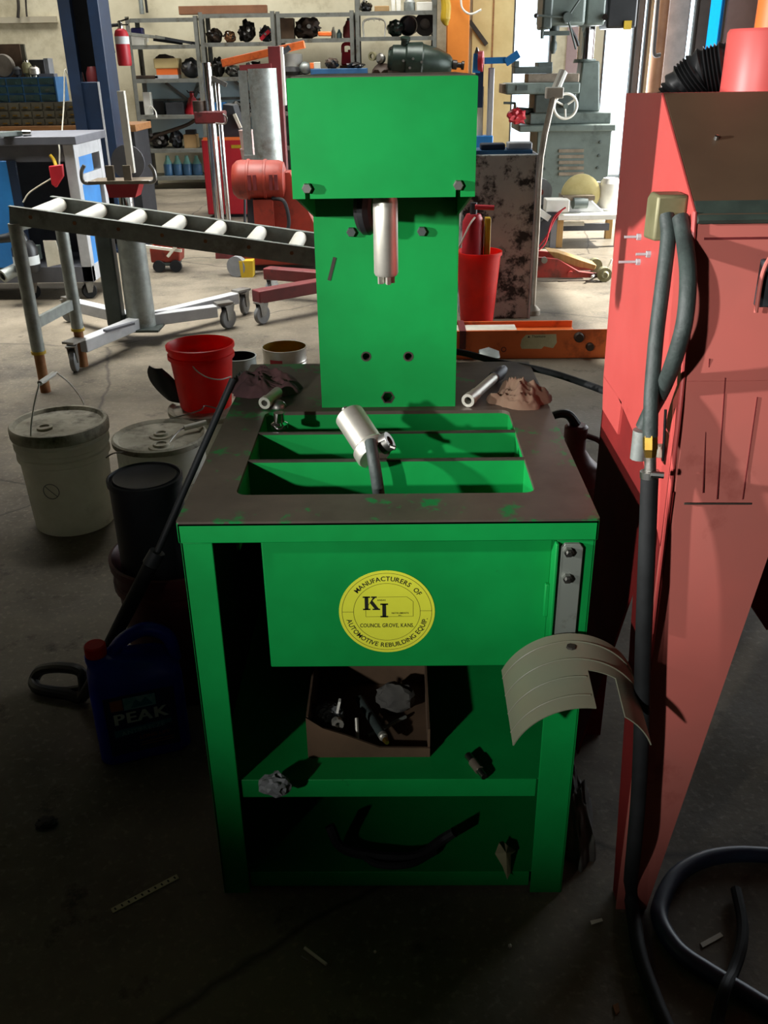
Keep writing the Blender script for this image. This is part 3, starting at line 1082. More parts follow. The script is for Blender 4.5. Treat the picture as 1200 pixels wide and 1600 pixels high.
# lean the upper edge back to meet the front panel
fl_o = fl.build('front_leg', 'red_dusty', cb, smooth=False)
for v in fl_o.data.vertices:
    if v.co.z > 0.5:
        v.co.y += 0.029 * (v.co.z - 0.5) / 0.5
# left flange of the front leg and the rear leg, forming an arch on the left side
MB().prism([(1.200, 0.0), (1.240, 0.0), (1.345, 0.60), (1.388, 0.835), (1.215, 0.835)], 'x', CBX + 0.004, CBX + 0.008).build('leg_flange', 'leg_red_shaded', cb, smooth=False)
MB().prism([(1.62, 0.0), (1.68, 0.0), (1.69, 0.86), (1.388, 0.835), (1.345, 0.60)], 'x', CBX + 0.004, CBX + 0.008).build('rear_leg', 'leg_red_shaded', cb, smooth=False)
MB().box(CBX + 0.004, CBX + 0.07, 1.684, 1.690, 0.0, 0.86).build('leg_flange', 'leg_red_shaded', cb, smooth=False)
# right side legs, outside the picture
MB().prism([(XW - 0.06, 0.0), (XW, 0.0), (XW, 0.86), (XW - 0.25, 0.86)], 'y', 1.205, 1.209).build('front_leg', 'red_dusty', cb, smooth=False)
MB().prism([(XW - 0.06, 0.0), (XW, 0.0), (XW, 0.86), (XW - 0.2, 0.86)], 'y', 1.684, 1.690).build('rear_leg', 'leg_red_shaded', cb, smooth=False)
# hopper
m = MB()
hb = [(CBX + 0.25, 1.36), (XW - 0.25, 1.36), (XW - 0.25, 1.55), (CBX + 0.25, 1.55)]
ht = [(CBX + 0.02, 1.24), (XW - 0.02, 1.24), (XW - 0.02, 1.68), (CBX + 0.02, 1.68)]
vb = [m.v((x, y, 0.50)) for x, y in hb]
vt = [m.v((x, y, 0.84)) for x, y in ht]
for i in range(4):
    j = (i + 1) % 4
    m.face([vb[i], vb[j], vt[j], vt[i]])
m.face(vb)
m.face(vt)
m.build('hopper', 'leg_red_shaded', cb, smooth=False)
# folded seam lines on the front
def on_front(px, py):
    y = 1.21
    for _ in range(8):
        p = P(px, py, y)
        y = 1.196 + max(0.0, 0.029 * (p.z - 0.5) / 0.5) if p.z < 1.0 else 1.225 + (p.z - 1.0) * 0.043 / 0.221
    return P(px, py, y)
a = on_front(1100, 373)
MB().bar((a.x, a.y, a.z), (XW, a.y, a.z), 0.002, 0.003).build('fold_seam', 'maroon_paint', cb)
a, b = on_front(1069, 787), on_front(1174, 787)
MB().bar(a, b, 0.002, 0.0025).build('weld_slot', 'grime', cb)
for px0, py0, px1, py1 in ((1108, 560, 1098, 770), (1133, 590, 1120, 780), (1183, 620, 1160, 780)):
    a, b = on_front(px0, py0) + Vector((0, -0.001, 0)), on_front(px1, py1) + Vector((0, -0.0008, 0))
    MB().bar(a, b, 0.0008, 0.0013, up=(1, 0, 0)).build('paint_run', 'maroon_paint', cb)
# rolled edge along the corner of side and front
MB().tube([(CBX + 0.001, 1.203, 0.60), (CBX + 0.001, 1.213, 0.80), (CBX + 0.001, 1.223, 1.0), (CBX + 0.001, 1.266, 1.22)], 0.0035, 8).build('corner_bead', 'red_paint', cb)
# latch of the front door
lx = P(1190, 440, 1.235)
lt = MB().box(lx.x - 0.006, lx.x + 0.03, 1.222, 1.238, lx.z - 0.032, lx.z + 0.03).build('latch', 'charcoal', cb, bevel=0.003)
MB().tube([(lx.x - 0.009, 1.214, lx.z - 0.036), (lx.x - 0.009, 1.214, lx.z + 0.012), (lx.x + 0.0, 1.218, lx.z + 0.036), (lx.x + 0.012, 1.224, lx.z + 0.04)], 0.003, 8).build('latch_loop', 'red_dusty', lt)
# terminal screws on the left side
for px, py, ln in ((1001, 370, 0.026), (1016, 397, 0.022), (1000, 409, 0.034)):
    q = PX(px, py, CBX)
    s = MB().cyl((CBX, q.y, q.z), (CBX - ln, q.y + 0.0, q.z), 0.0022, seg=10)
    s.lathe((CBX, q.y, q.z), [(0, 0.006), (0.0055, 0.006), (0.0055, 0), (0, 0)], 6, (-1, 0, 0))
    s.build('stud', 'frame_grey', cb)  # matt pale grey stands in for the bright highlights on the steel
# hose block
hbk = PX(1048, 320, CBX)
hb0 = Vector((CBX, 1.335, 1.205))
blk = MB()
blk.prism([(1.296, 1.178), (1.350, 1.174), (1.350, 1.230), (1.336, 1.238), (1.296, 1.238)], 'x', CBX - 0.042, CBX)
bo = blk.build('hose_block', 'olive_metal', cb, bevel=0.004)
# two hoses leaving the block
def hose(name, pts, r, mname, parent=cb, seg=12):
    return MB().tube(pts, r, seg, 8).build(name, mname, parent)
hA = [P(1041, 336, 1.30), P(1044, 370, 1.285), P(1036, 440, 1.262), P(1026, 520, 1.242), P(1019, 600, 1.222), P(1017, 640, 1.212), P(1016, 682, 1.205)]
hose('air_hose', hA, 0.0105, 'hose_rubber')
hB = [P(1063, 340, 1.285), P(1069, 372, 1.262), P(1075, 430, 1.20), P(1070, 500, 1.175), P(1054, 560, 1.185), P(1036, 606, 1.225), P(1018, 640, 1.245), P(1005, 668, 1.25)]
hose('air_hose', hB, 0.0112, 'hose_rubber')
MB().cyl(P(1003, 672, 1.25), P(998, 716, 1.25), 0.013, seg=12).build('hose_coupling', 'galvanised', cb)
MB().cyl(P(1016, 680, 1.205), P(1016, 702, 1.20), 0.0105, 0.0105, 6).build('hose_fitting', 'brass', cb)
MB().cyl(P(1016, 702, 1.20), P(1016, 716, 1.198), 0.0098, 0.008, 6).build('hose_fitting', 'brass', cb)
MB().cyl(P(1016, 714, 1.198), P(1016, 736, 1.194), 0.0085, 0.0085, 12).build('hose_fitting', 'dull_steel', cb)
hc = MB().cyl(P(1015, 736, 1.193), P(1015, 746, 1.192), 0.0135, seg=18).build('hose_clamp', 'steel', cb)
q = P(1026, 741, 1.178)
MB().cyl(q + Vector((-0.008, 0, 0)), q + Vector((0.009, -0.004, 0)), 0.005, seg=8).build('clamp_screw', 'steel', hc)
hD = [P(1015, 744, 1.192), P(1012, 830, 1.180), P(1008, 930, 1.172), P(1004, 1040, 1.166), P(1002, 1150, 1.160), P(997, 1250, 1.155), P(990, 1330, 1.150)]
z = 0.014
hD += [G(985, 1385, 0.05), G(990, 1430, z), G(1000, 1490, z), G(1018, 1545, z), G(1045, 1610, z), G(1090, 1690, z), G(1190, 1760, z)]
hose('air_hose', hD, 0.0128, 'rubber')
# small bleed hose joining behind
hose('bleed_wire', [P(1040, 640, 1.212), P(1037, 700, 1.205), P(1036, 720, 1.205)], 0.002, 'black_plastic')
q = PX(1037, 703, CBX)
MB().box(CBX - 0.012, CBX, q.y - 0.01, q.y + 0.008, q.z - 0.01, q.z + 0.008).build('hose_clip', 'paper', cb, bevel=0.003)
# dust duct and stack on top
MBd = MB()
duct = [P(1040, 142, 1.62), P(1062, 112, 1.60), P(1100, 90, 1.58), P(1140, 82, 1.56)]
duct = [P(1052, 178, 1.64), P(1072, 138, 1.63), P(1098, 116, 1.62), P(1130, 106, 1.61), P(1175, 102, 1.60)]
rs = []
path = []
n = 46
for i in range(n):
    f = i / (n - 1) * (len(duct) - 1)
    k = min(int(f), len(duct) - 2)
    path.append(duct[k].lerp(duct[k + 1], f - k))
    rs.append(0.040 if i % 2 else 0.034)
MBd.tube(path, rs, 18, 1)
MBd.build('dust_duct', 'black_plastic', cb, angle=80)
sx = P(1143, 100, 1.53).x + 0.058
MB().lathe((sx, 1.56, 1.352), [(0, 0), (0.058, 0), (0.058, 0.085), (0.055, 0.09), (0.0, 0.09)], 32).build('stack_base', 'red_paint', cb)
MB().lathe((sx + 0.01, 1.56, 1.442), [(0, 0), (0.03, 0), (0.03, 0.2), (0, 0.2)], 24).build('stack_pipe', 'orange_paint', cb)
# ------------------------------------------------------------------ things lying on the machine table
# air tool: silver cylinder leaning on the cross bar
bA, bT = P(581, 703, 1.472), P(545, 648, 1.535)
ax = (bT - bA).normalized()
at_ = thing('air_tool', bA, 'polished silver air tool cylinder leaning on the cross bars of the table', 'tool')
Lc = (bT - bA).length
MB().lathe(bA, [(0, 0.008), (0.027, 0.008), (0.027, Lc - 0.003), (0.024, Lc), (0, Lc)], 32, ax).build('cylinder', 'satin_steel', at_)
MB().lathe(bA, [(0, -0.014), (0.031, -0.014), (0.033, -0.010), (0.033, 0.006), (0.030, 0.010), (0, 0.010)], 32, ax).build('base_flange', 'satin_steel', at_)
m = MB()
m.lathe(bT, [(0, 0), (0.012, 0), (0.012, 0.008), (0.006, 0.010), (0.006, 0.016), (0, 0.016)], 8, ax)
m.build('inlet_fitting', 'dull_steel', at_)
q = P(592, 690, 1.45)
jaw = MB().lathe(q + Vector((0.004, 0.012, -0.012)), [(0.009, 0), (0.017, 0), (0.017, 0.018), (0.009, 0.018), (0.009, 0)], 16, (0.75, -0.15, 0.5)).build('clamp', 'dull_steel', at_)
MB().cyl(q + Vector((0.01, 0, -0.006)), q + Vector((0.028, -0.006, -0.01)), 0.004, seg=8).build('clamp_screw', 'dull_steel', jaw)
MB().tube([P(579, 690, 1.445), P(583, 715, 1.42), P(588, 745, 1.41), P(592, 775, 1.41), P(594, 800, 1.42)], 0.0105, 12).build('air_line', 'hose_rubber', at_)
# rag and parts left
rag('shop_rag', G(413, 596, T + 0.02), (0.075, 0.055, 0.030), 'rag_maroon', 'crumpled maroon rag on the left back of the green table', 3.1, T)
rag('shop_rag', G(375, 592, T + 0.02), (0.022, 0.03, 0.024), 'rag_grey', 'small grey-green rag bundle at the tip of the long rod', 5.7, T)
pf = thing('pipe_fitting', G(425, 650, T), 'dull steel pipe elbow fitting with hollow end on left of the table', 'fitting')
a, b = P(413, 630, 1.725), P(434, 612, 1.79)
dr = (b - a).normalized()
MB().lathe(a, [(0.0065, 0.012), (0.0065, 0), (0.0125, 0), (0.0125, 0.012), (0.0105, 0.014), (0.0105, (b - a).length)], 20, dr).build('socket_tube', 'satin_steel', pf)
MB().ball(P(435, 636, 1.745), 0.017, 2, (1, 1, 0.9)).build('valve_body', 'dull_steel', pf)
MB().lathe(G(437, 668, T - 0.0), [(0.014, -0.0), (0.016, 0.0), (0.016, 0.008), (0.010, 0.012), (0.010, 0.03), (0, 0.03)], 20).build('flange', 'chrome', pf)
MB().cyl(P(402, 652, 1.72), P(430, 648, 1.72), 0.003, seg=8).build('lever', 'dull_steel', pf)
# sleeve and rag right
ts = thing('sleeve_tool', G(735, 630, T), 'hollow steel sleeve lying against the brown rag on the right', 'tool')
a, b = G(731, 626, T + 0.014), G(772, 590, T + 0.016)
dr = (b - a).normalized()
ln = (b - a).length
MB().lathe(a, [(0.0075, 0.02), (0.0075, 0), (0.0135, 0), (0.0135, 0.018), (0.012, 0.02), (0.012, 0.045), (0.0105, 0.047), (0.0105, ln)], 24, dr).build('sleeve', 'satin_steel', ts)
MB().lathe(b, [(0, 0), (0.013, 0), (0.015, 0.03), (0.010, 0.06), (0, 0.06)], 16, dr).build('grip', 'dark_can', ts)
rag('shop_rag', G(814, 612, T + 0.022), (0.064, 0.050, 0.034), 'rag_tan', 'crumpled tan and maroon rag on the right back of the green table', 8.4, T)
# black cable passing behind the table to the cabinet
tag(MB().tube([P(690, 548, 2.12), P(722, 551, 2.10), P(780, 566, 2.06), P(835, 576, 2.0), P(880, 588, 1.93), P(945, 611, 1.80), P(985, 626, 1.73)], 0.0075, 10).build('power_cable', 'rubber'), 'black rubber cable slung from the green column to the red cabinet', 'cable')

# ------------------------------------------------------------------ things on the machine shelves
ZS = 0.270
bxo = thing('parts_tray', G(560, 1185, ZS), 'dark cardboard tray of tools on the middle green shelf', 'box')
TY0, TY1 = 1.300, 1.520
x0, x1 = P(480, 1160, TY0).x, P(672, 1160, TY0).x
MB().prism([(x0, ZS), (x1, ZS), (x1, ZS + 0.020), (x0 + 0.13, ZS + 0.022), (x0 + 0.07, ZS + 0.050), (x0 + 0.03, ZS + 0.066), (x0, ZS + 0.090)], 'y', TY0, TY0 + 0.004).build('tray_wall', 'cardboard_dark', bxo)
for b in ((x0, x1, TY1 - 0.004, TY1, ZS, ZS + 0.095), (x0, x0 + 0.004, TY0 + 0.004, TY1 - 0.004, ZS, ZS + 0.090), (x1 - 0.004, x1, TY0 + 0.004, TY1 - 0.004, ZS, ZS + 0.06), (x0 + 0.004, x1 - 0.004, TY0 + 0.004, TY1 - 0.004, ZS, ZS + 0.003)):
    MB().box(*b).build('tray_wall', 'cardboard_dark', bxo)
a = P(508, 1116, 1.37)
br = thing('wire_brush', (a.x, a.y, ZS + 0.003), 'grey wire wheel brush in the dark tray', 'brush')
MB().ball(a, 0.030, 4, (1.15, 0.9, 0.75), 0.12, 9, 2.0).build('bristles', 'grey_plastic', br, angle=20)
MB().lathe(P(526, 1128, 1.335), [(0.005, 0), (0.011, 0), (0.011, 0.014), (0.005, 0.014), (0.005, 0)], 12, (0.25, -1, 0.25)).build('hub_nut', 'satin_steel', br)
MB().bar(P(527, 1112, 1.345), P(531, 1094, 1.345), 0.010, 0.004).build('tab', 'white_paint', br)
a, b = P(562, 1092, 1.44), P(597, 1148, 1.325)
hs = thing('whip_hose', (a.x, a.y, ZS + 0.003), 'short black air hose with brass tip lying over the tray edge', 'hose')
MB().tube([a, a.lerp(b, 0.5), b], 0.0085, 12).build('hose_body', 'hose_rubber', hs)
dr = (b - a).normalized()
MB().lathe(b, [(0, 0), (0.0085, 0), (0.0085, 0.008), (0.006, 0.010), (0.006, 0.016), (0, 0.016)], 12, dr).build('ferrule', 'satin_steel', hs)
MB().lathe(b + dr * 0.016, [(0, 0), (0.006, 0), (0.004, 0.010), (0, 0.010)], 10, dr).build('brass_tip', 'brass', hs)
tag(MB().cyl(P(557, 1122, 1.345), P(559, 1164, 1.311), 0.0035, seg=8).build('steel_rod', 'satin_steel'), 'short steel rod propped upright on the tray front', 'rod')
tag(MB().cyl(P(575, 1150, 1.345), P(634, 1120, 1.40), 0.0035, seg=8).build('steel_rod', 'strap_steel'), 'thin steel rod lying slanted across the tray', 'rod')
q = P(618, 1106, 1.43)
tag(MB().ball((q.x, q.y, ZS + 0.035), 0.034, 3, (1.1, 0.8, 0.9), 0.2, 4, 6.0, ZS + 0.003).build('cloth_wad', 'rag_grey'), 'dark grey cloth wad at the right in the tray', 'rag')
cp_ = thing('air_coupler', G(742, 1198, ZS), 'steel air coupler with a bronze body lying on the middle shelf, right', 'fitting')
a, b = G(731, 1180, ZS + 0.009), G(757, 1214, ZS + 0.008)
dr = (b - a).normalized()
ln = (b - a).length
MB().lathe(a, [(0, 0), (0.007, 0), (0.007, ln * 0.3), (0, ln * 0.3)], 12, dr).build('nose', 'steel', cp_)
MB().lathe(a, [(0, ln * 0.3), (0.0085, ln * 0.3), (0.0085, ln * 0.7), (0, ln * 0.7)], 12, dr).build('body', 'bed_steel', cp_)
MB().lathe(a, [(0, ln * 0.7), (0.0065, ln * 0.7), (0.006, ln), (0, ln)], 12, dr).build('tail', 'steel', cp_)
pb = tag(MB().ball(G(430, 1226, ZS + 0.022), 0.026, 3, (1.05, 0.7, 0.85), 0.35, 3.0, 1.3, ZS).build('plastic_bag', 'grey_plastic', angle=20), 'crumpled shiny grey plastic bag at the left of the middle shelf', 'bag')
ZL = 0.046
st_ = thing('strap_coil', G(600, 1320, ZL), 'dark curved rubber strap lying on the bottom shelf', 'strap')
MB().tube([G(515, 1290, ZL + 0.05), G(535, 1325, ZL + 0.012), G(590, 1338, ZL + 0.010), G(650, 1338, ZL + 0.010), G(690, 1312, ZL + 0.02), G(710, 1300, ZL + 0.04)], 0.010, 8).build('strap_band', 'rubber', st_)
MB().tube([G(560, 1330, ZL + 0.009), G(590, 1350, ZL + 0.009), G(640, 1350, ZL + 0.009), G(680, 1330, ZL + 0.009)], 0.007, 8).build('strap_band', 'rubber', st_)
q = G(790, 1345, ZL)
m = MB()
fan = [(-0.020, 0.006, 0.012), (-0.010, 0.028, 0.018), (-0.002, 0.040, 0.010), (0.006, 0.022, 0.016), (0.022, 0.018, 0.006), (0.010, 0.004, 0.012), (0.006, -0.030, 0.003), (-0.002, -0.046, 0.001), (-0.008, -0.020, 0.006)]
ctr = m.v(q + Vector((0, 0.0, 0.020)))
vs = [m.v(q + Vector(p)) for p in fan]
for i in range(len(vs)):
    m.face([ctr, vs[i], vs[(i + 1) % len(vs)]])
bmesh.ops.solidify(m.bm, geom=list(m.bm.faces), thickness=0.001)
tag(m.build('paper_scrap', 'yellow_paper', smooth=False), 'crumpled pale paper scrap on the bottom shelf', 'paper')
# ------------------------------------------------------------------ pails and cans left of the machine
def bail(parent, c, r, zp, top, r_w=0.0025, grip=None, m='dull_steel', lean=(0, 0, 0), side=Vector((1, 0, 0))):
    """wire handle from two sides of a pail; top is its highest point"""
    c = Vector(c)
    top = Vector(top)
    a, b = Vector((c.x, c.y, zp)) - side * r, Vector((c.x, c.y, zp)) + side * r
    pts = []
    mid = (a + b) / 2
    up = top - mid
    for k in range(13):
        t = PI * k / 12
        pts.append(mid - side * (r * math.cos(t)) + up * math.sin(t))
    MB().tube(pts, r_w, 8, 3).build('bail_handle', m, parent)
    if grip:
        MB().tube([pts[5], pts[6], pts[7]], grip, 12, 3).build('grip', 'white_paint', parent)
wb = thing('plastic_bucket', (-1.115, 2.83, 0), 'tall off-white plastic bucket with dusty lid and raised wire handle', 'bucket')
c = (-1.115, 2.83, 0)
MB().lathe(c, [(0, 0), (0.128, 0), (0.132, 0.004), (0.142, 0.245), (0.150, 0.25), (0.150, 0.268), (0.143, 0.272), (0.144, 0.285), (0.153, 0.29), (0.153, 0.312), (0.146, 0.316), (0.147, 0.345), (0, 0.345)], 40).build('pail_body', 'white_plastic', wb)
lid_ = MB().lathe(c, [(0.150, 0.325), (0.158, 0.328), (0.159, 0.356), (0.154, 0.364), (0.144, 0.364), (0.138, 0.352), (0, 0.352)], 40).build('lid', 'lid_dust', wb)
q = G(70, 670, 0.352)
MB().lathe(q, [(0.024, 0), (0.026, 0.008), (0.016, 0.010), (0.014, 0.003), (0, 0.003)], 20).build('spout_cap', 'lid_dust', lid_)
pts = [P(53, 715, 2.70), P(48, 680, 2.70), P(52, 640, 2.72), P(60, 605, 2.74), P(64, 598, 2.76), P(86, 583, 2.85), P(92, 585, 2.88), P(110, 600, 2.95), P(125, 620, 2.98), P(131, 632, 2.98)]
MB().tube(pts, 0.0028, 8, 3).build('bail_handle', 'white_paint', wb)
MB().tube([P(62, 599, 2.75), P(84, 584, 2.84)], 0.0085, 10, 2).build('grip', 'white_paint', wb)
q = P(80, 768, 2.69)
m = MB()
m.tube([Vector((q.x + 0.026 * math.cos(a), 2.830 - math.sqrt(0.1418 ** 2 - (q.x + 0.026 * math.cos(a) + 1.115) ** 2), q.z + 0.026 * math.sin(a))) for a in [2 * PI * k / 20 for k in range(20)]], 0.0012, 6, 2, closed=True)
m.tube([Vector((q.x + t, 2.830 - math.sqrt(0.1418 ** 2 - (q.x + t + 1.115) ** 2), q.z - t * 1.0)) for t in (-0.018, 0, 0.018)], 0.001, 6, 2)
m.build('warning_mark', 'bench_grey', wb)

def steel_pail(name, c, r, h, label, body='white_plastic', lidm='lid_dust', plugs=True):
    t = thing(name, c, label, 'pail')
    MB().lathe(c, [(0, 0), (r - 0.008, 0), (r - 0.006, 0.006), (r - 0.006, h * 0.6), (r, h * 0.62), (r - 0.006, h * 0.65), (r - 0.006, h - 0.02), (r - 0.006, h - 0.012), (0, h - 0.012)], 40).build('pail_body', body, t)
    l = MB().lathe(c, [(r - 0.004, h - 0.022), (r + 0.004, h - 0.018), (r + 0.005, h - 0.002), (r - 0.002, h + 0.002), (r - 0.012, h - 0.004), (r - 0.016, h - 0.008), (0, h - 0.008)], 40).build('lid', lidm, t)
    return t, l
sp1, l1 = steel_pail('steel_pail', (-0.76, 2.73, 0), 0.145, 0.35, 'white steel pail with two screw plugs in its lid, beside the green table')
for px, py, r in ((757 - 505, 682, 0.024), (252, 699, 0.026)):
    q = G(px, py, 0.342)
    MB().lathe((q.x, q.y, 0.342), [(r + 0.014, 0), (r + 0.012, 0.006), (r, 0.007), (r - 0.002, 0.014), (r - 0.008, 0.014), (r - 0.010, 0.008), (0, 0.008)], 24).build('screw_plug', 'lid_dust', l1)
pts = [P(166, 715, 2.65), P(178, 708, 2.62), P(200, 707, 2.6), P(230, 709, 2.6), P(253, 712, 2.62), P(262, 695, 2.66), P(275, 678, 2.72), P(288, 668, 2.76), P(318, 660, 2.80)]
MB().tube(pts, 0.0024, 8, 3).build('bail_handle', 'dull_steel', sp1)
MB().tube([P(288, 669, 2.76), P(322, 660, 2.80)], 0.009, 10, 2).build('grip', 'white_paint', sp1)
sp2, l2 = steel_pail('steel_pail', (-0.66, 3.06, 0), 0.142, 0.33, 'white steel pail carrying the bright red bucket')
MB().tube([P(262, 655, 2.93), P(290, 648, 2.90), P(315, 640, 2.90), P(320, 634, 2.92), P(345, 640, 2.93)], 0.0024, 8, 3).build('bail_handle', 'dull_steel', sp2)
# red bucket on the second pail
c = Vector((-0.672, 3.06, 0.332))
rb = thing('red_bucket', c, 'bright red plastic bucket standing on a white pail', 'bucket')
MB().lathe(c, [(0, 0), (0.086, 0), (0.089, 0.004), (0.106, 0.175), (0.114, 0.177), (0.114, 0.190), (0.109, 0.192), (0.110, 0.208), (0.116, 0.210), (0.117, 0.222), (0.112, 0.224), (0.108, 0.215), (0.088, 0.012), (0, 0.012)], 40).build('bucket_body', 'red_plastic', rb)
MB().tube([P(297, 566, 2.955), P(308, 580, 2.945), P(325, 590, 2.94), P(345, 593, 2.955), P(361, 588, 2.99)], 0.0022, 8, 4).build('bail_handle', 'white_paint', rb)
# black scoop resting against the red bucket
m = MB()
rows = []
for j in range(9):
    v = j / 8
    w = 0.052 * math.sin(PI * (0.12 + 0.80 * v)) ** 0.7
    row = []
    for i in range(7):
        u = -1 + 2 * i / 6
        b = Vector((-0.79 - 0.055 * v, 3.10, 0.335 + 0.125 * v))
        row.append(b + Vector((u * w, -0.01 + 0.012 * u * u, -0.30 * u * w)))
    rows.append(row)
m.sheet(rows, 0.004)
tag(m.build('black_scoop', 'black_plastic'), 'black plastic scoop blade leaning on the left of the red bucket', 'scoop')
# dark paint can standing in a maroon bucket
mb_ = thing('maroon_bucket', (-0.535, 1.92, 0), 'maroon plastic bucket beside the left leg of the machine', 'bucket')
c = (-0.535, 1.92, 0)
MB().lathe(c, [(0, 0), (0.125, 0), (0.128, 0.004), (0.140, 0.29), (0.149, 0.293), (0.149, 0.31), (0.142, 0.312), (0.143, 0.345), (0.152, 0.348), (0.153, 0.366), (0.146, 0.368), (0.140, 0.355), (0.134, 0.30), (0, 0.30)], 40).build('bucket_body', 'maroon_plastic', mb_)
q = P(238, 740, 1.9)
c = Vector((-0.575, 1.90, 0.305))
dc = thing('paint_can', c, 'dark grey paint can with grooved lid set in the maroon bucket', 'can')
MB().lathe(c, [(0, 0), (0.080, 0), (0.083, 0.004), (0.081, 0.008), (0.081, 0.255), (0.0, 0.255)], 36).build('can_body', 'dark_can', dc)
MB().lathe(c, [(0.081, 0.250), (0.085, 0.252), (0.085, 0.264), (0.080, 0.266), (0.078, 0.258), (0.073, 0.258), (0.071, 0.265), (0.066, 0.262), (0, 0.262)], 36).build('lid', 'dark_can', dc)
# cans on the floor behind
def tin(name, c, r, h, body, inner, label, ribs=False):
    t = thing(name, c, label, 'can')
    pr = [(0, 0), (r, 0)]
    if ribs:
        for k in range(1, 14):
            pr.append((r - (0.003 if k % 2 else 0), h * 0.25 + h * 0.55 * k / 14))
    pr += [(r, h - 0.004), (r + 0.003, h - 0.002), (r + 0.003, h), (r - 0.003, h)]
    MB().lathe(c, pr, 32).build('can_wall', body, t)
    MB().lathe(c, [(r - 0.003, h - 0.001), (r - 0.004, 0.01), (0, 0.01)], 32).build('can_inside', inner, t)
    return t
q = G(444, 541, 0.22)
tn = tin('tin_can', (q.x, q.y, 0), 0.104, 0.22, 'tin', 'gold', 'open ribbed tin can with golden inside and red label stripe', True)
tnx = MB()
tnx.lathe((q.x, q.y, 0), [(0.1055, 0.09), (0.1055, 0.18)], 32)
for f in [f for f in tnx.bm.faces if not (math.atan2(f.calc_center_median().y - q.y, f.calc_center_median().x - q.x) > math.radians(-128) and math.atan2(f.calc_center_median().y - q.y, f.calc_center_median().x - q.x) < math.radians(-95))]:
    tnx.bm.faces.remove(f)
tnx.build('label_stripe', 'tool_red', tn)
q = G(372, 556, 0.26)
tin('grey_can', (q.x, q.y, 0), 0.078, 0.26, 'galvanised', 'black_plastic', 'grey can with black inside behind the red bucket')
# long rod with grip leaning on the table, D-handle on the floor
lt_ = thing('long_handled_tool', (-0.84, 1.79, 0), 'long black rod with rubber grip and D-handle leaning on the table corner', 'tool')
rt = P(372, 592, 1.80)
rt = Vector((-0.342, 1.84, 0.815))
r1 = P(246, 862, 1.72)
r2 = P(236, 882, 1.715)
r3 = P(168, 1015, 1.74)
MB().tube([rt, rt.lerp(r1, 0.5), r1], 0.0075, 12, 4).build('rod', 'charcoal', lt_)
MB().cyl(r1, r2, 0.017, 0.019, 14).build('collar', 'charcoal', lt_)
MB().tube([r2, r2.lerp(r3, 0.5), r3], [0.0165, 0.0165, 0.0155], 12, 4).build('grip_tube', 'rubber', lt_)
rd = Vector((-0.765, 1.80, 0.035))
MB().tube([r3, r3.lerp(rd, 0.6), rd], [0.014, 0.012, 0.014], 12, 4).build('shank', 'black_plastic', lt_)
hz = [P(128, 1052, 1.84), P(100, 1043, 1.86), P(66, 1046, 1.88), P(54, 1060, 1.88), P(58, 1088, 1.86), P(72, 1108, 1.84), P(110, 1102, 1.82), P(130, 1098, 1.81)]
hz = [Vector((p.x, p.y, max(p.z, 0.018))) for p in hz]
MB().tube(hz, 0.014, 10, 5, closed=True).build('d_handle', 'black_plastic', lt_)
MB().tube([P(64, 1074, 1.86) + Vector((0, 0, 0.0)), P(98, 1078, 1.85), P(128, 1074, 1.83)], 0.008, 8, 4).build('cross_grip', 'black_plastic', lt_)
# blue coolant jug
jg = thing('coolant_jug', (-0.565, 1.64, 0), 'blue plastic coolant jug with red cap and PEAK label on the floor', 'jug')
Mj = Matrix.Translation((-0.588, 1.665, 0)) @ Matrix.Rotation(math.radians(20), 4, 'Z')
m = MB(Mj)
def rr(w, d, r, z, dx=0.0):
    return [m.v((x + dx, y, z)) for x, y in rrect(-w / 2, w / 2, -d / 2, d / 2, r, 4)]
secs = [rr(0.190, 0.112, 0.03, 0.0), rr(0.200, 0.122, 0.03, 0.006), rr(0.200, 0.122, 0.03, 0.195), rr(0.194, 0.116, 0.03, 0.215), rr(0.164, 0.090, 0.03, 0.236, -0.010), rr(0.085, 0.060, 0.025, 0.254, -0.055), rr(0.050, 0.048, 0.02, 0.262, -0.072)]
for a, b in zip(secs, secs[1:]):
    n = len(a)
    for i in range(n):
        m.face([a[i], a[(i + 1) % n], b[(i + 1) % n], b[i]])
m.face(secs[0][::-1])
m.face(secs[-1])
m.build('jug_body', 'blue_plastic', jg)
MB(Mj).tube([(-0.045, 0, 0.252), (-0.010, 0, 0.288), (0.040, 0, 0.302), (0.082, 0, 0.272), (0.092, 0, 0.212)], [0.014, 0.015, 0.016, 0.016, 0.014], 12, 5).build('handle', 'blue_plastic', jg)
MB(Mj).lathe((-0.072, 0, 0.258), [(0, 0), (0.021, 0), (0.023, 0.006), (0.023, 0.028), (0.020, 0.031), (0, 0.031)], 24).build('cap', 'red_plastic', jg)
Ml = Mj @ Matrix.Translation((0.0, -0.0618, 0)) @ Matrix.Rotation(PI / 2, 4, 'X')
lb = MB(Ml).box(-0.075, 0.075, 0.03, 0.185, 0.0, 0.0006).build('label', mat('label_navy', '#14235a', 0.4), jg)
MB(Ml).box(-0.062, -0.036, 0.148, 0.176, 0.0006, 0.001).build('label_panel', 'label_orange', lb)
MB(Ml).prism([(-0.034, 0.146), (0.034, 0.146), (0.034, 0.176), (-0.034, 0.178)], 'z', 0.0006, 0.001).build('label_panel', 'label_ice', lb)
m = MB(Ml)
poly(m, [(-0.020, 0.150), (-0.008, 0.170), (0.002, 0.160), (0.014, 0.172), (0.028, 0.150)], 0.0013)
m.build('mountain_mark', 'label_teal', lb, smooth=False, recalc=False)
m = MB(Ml)
for dx in (0, 0.0012, 0.0024):
    line_text(m, 'PEAK', Matrix.Translation((dx - 0.001, 0.112, 0.0013 + dx * 0.01)), 0.040, 1.15)
m.build('lettering', 'label_white', lb, smooth=False, recalc=False)
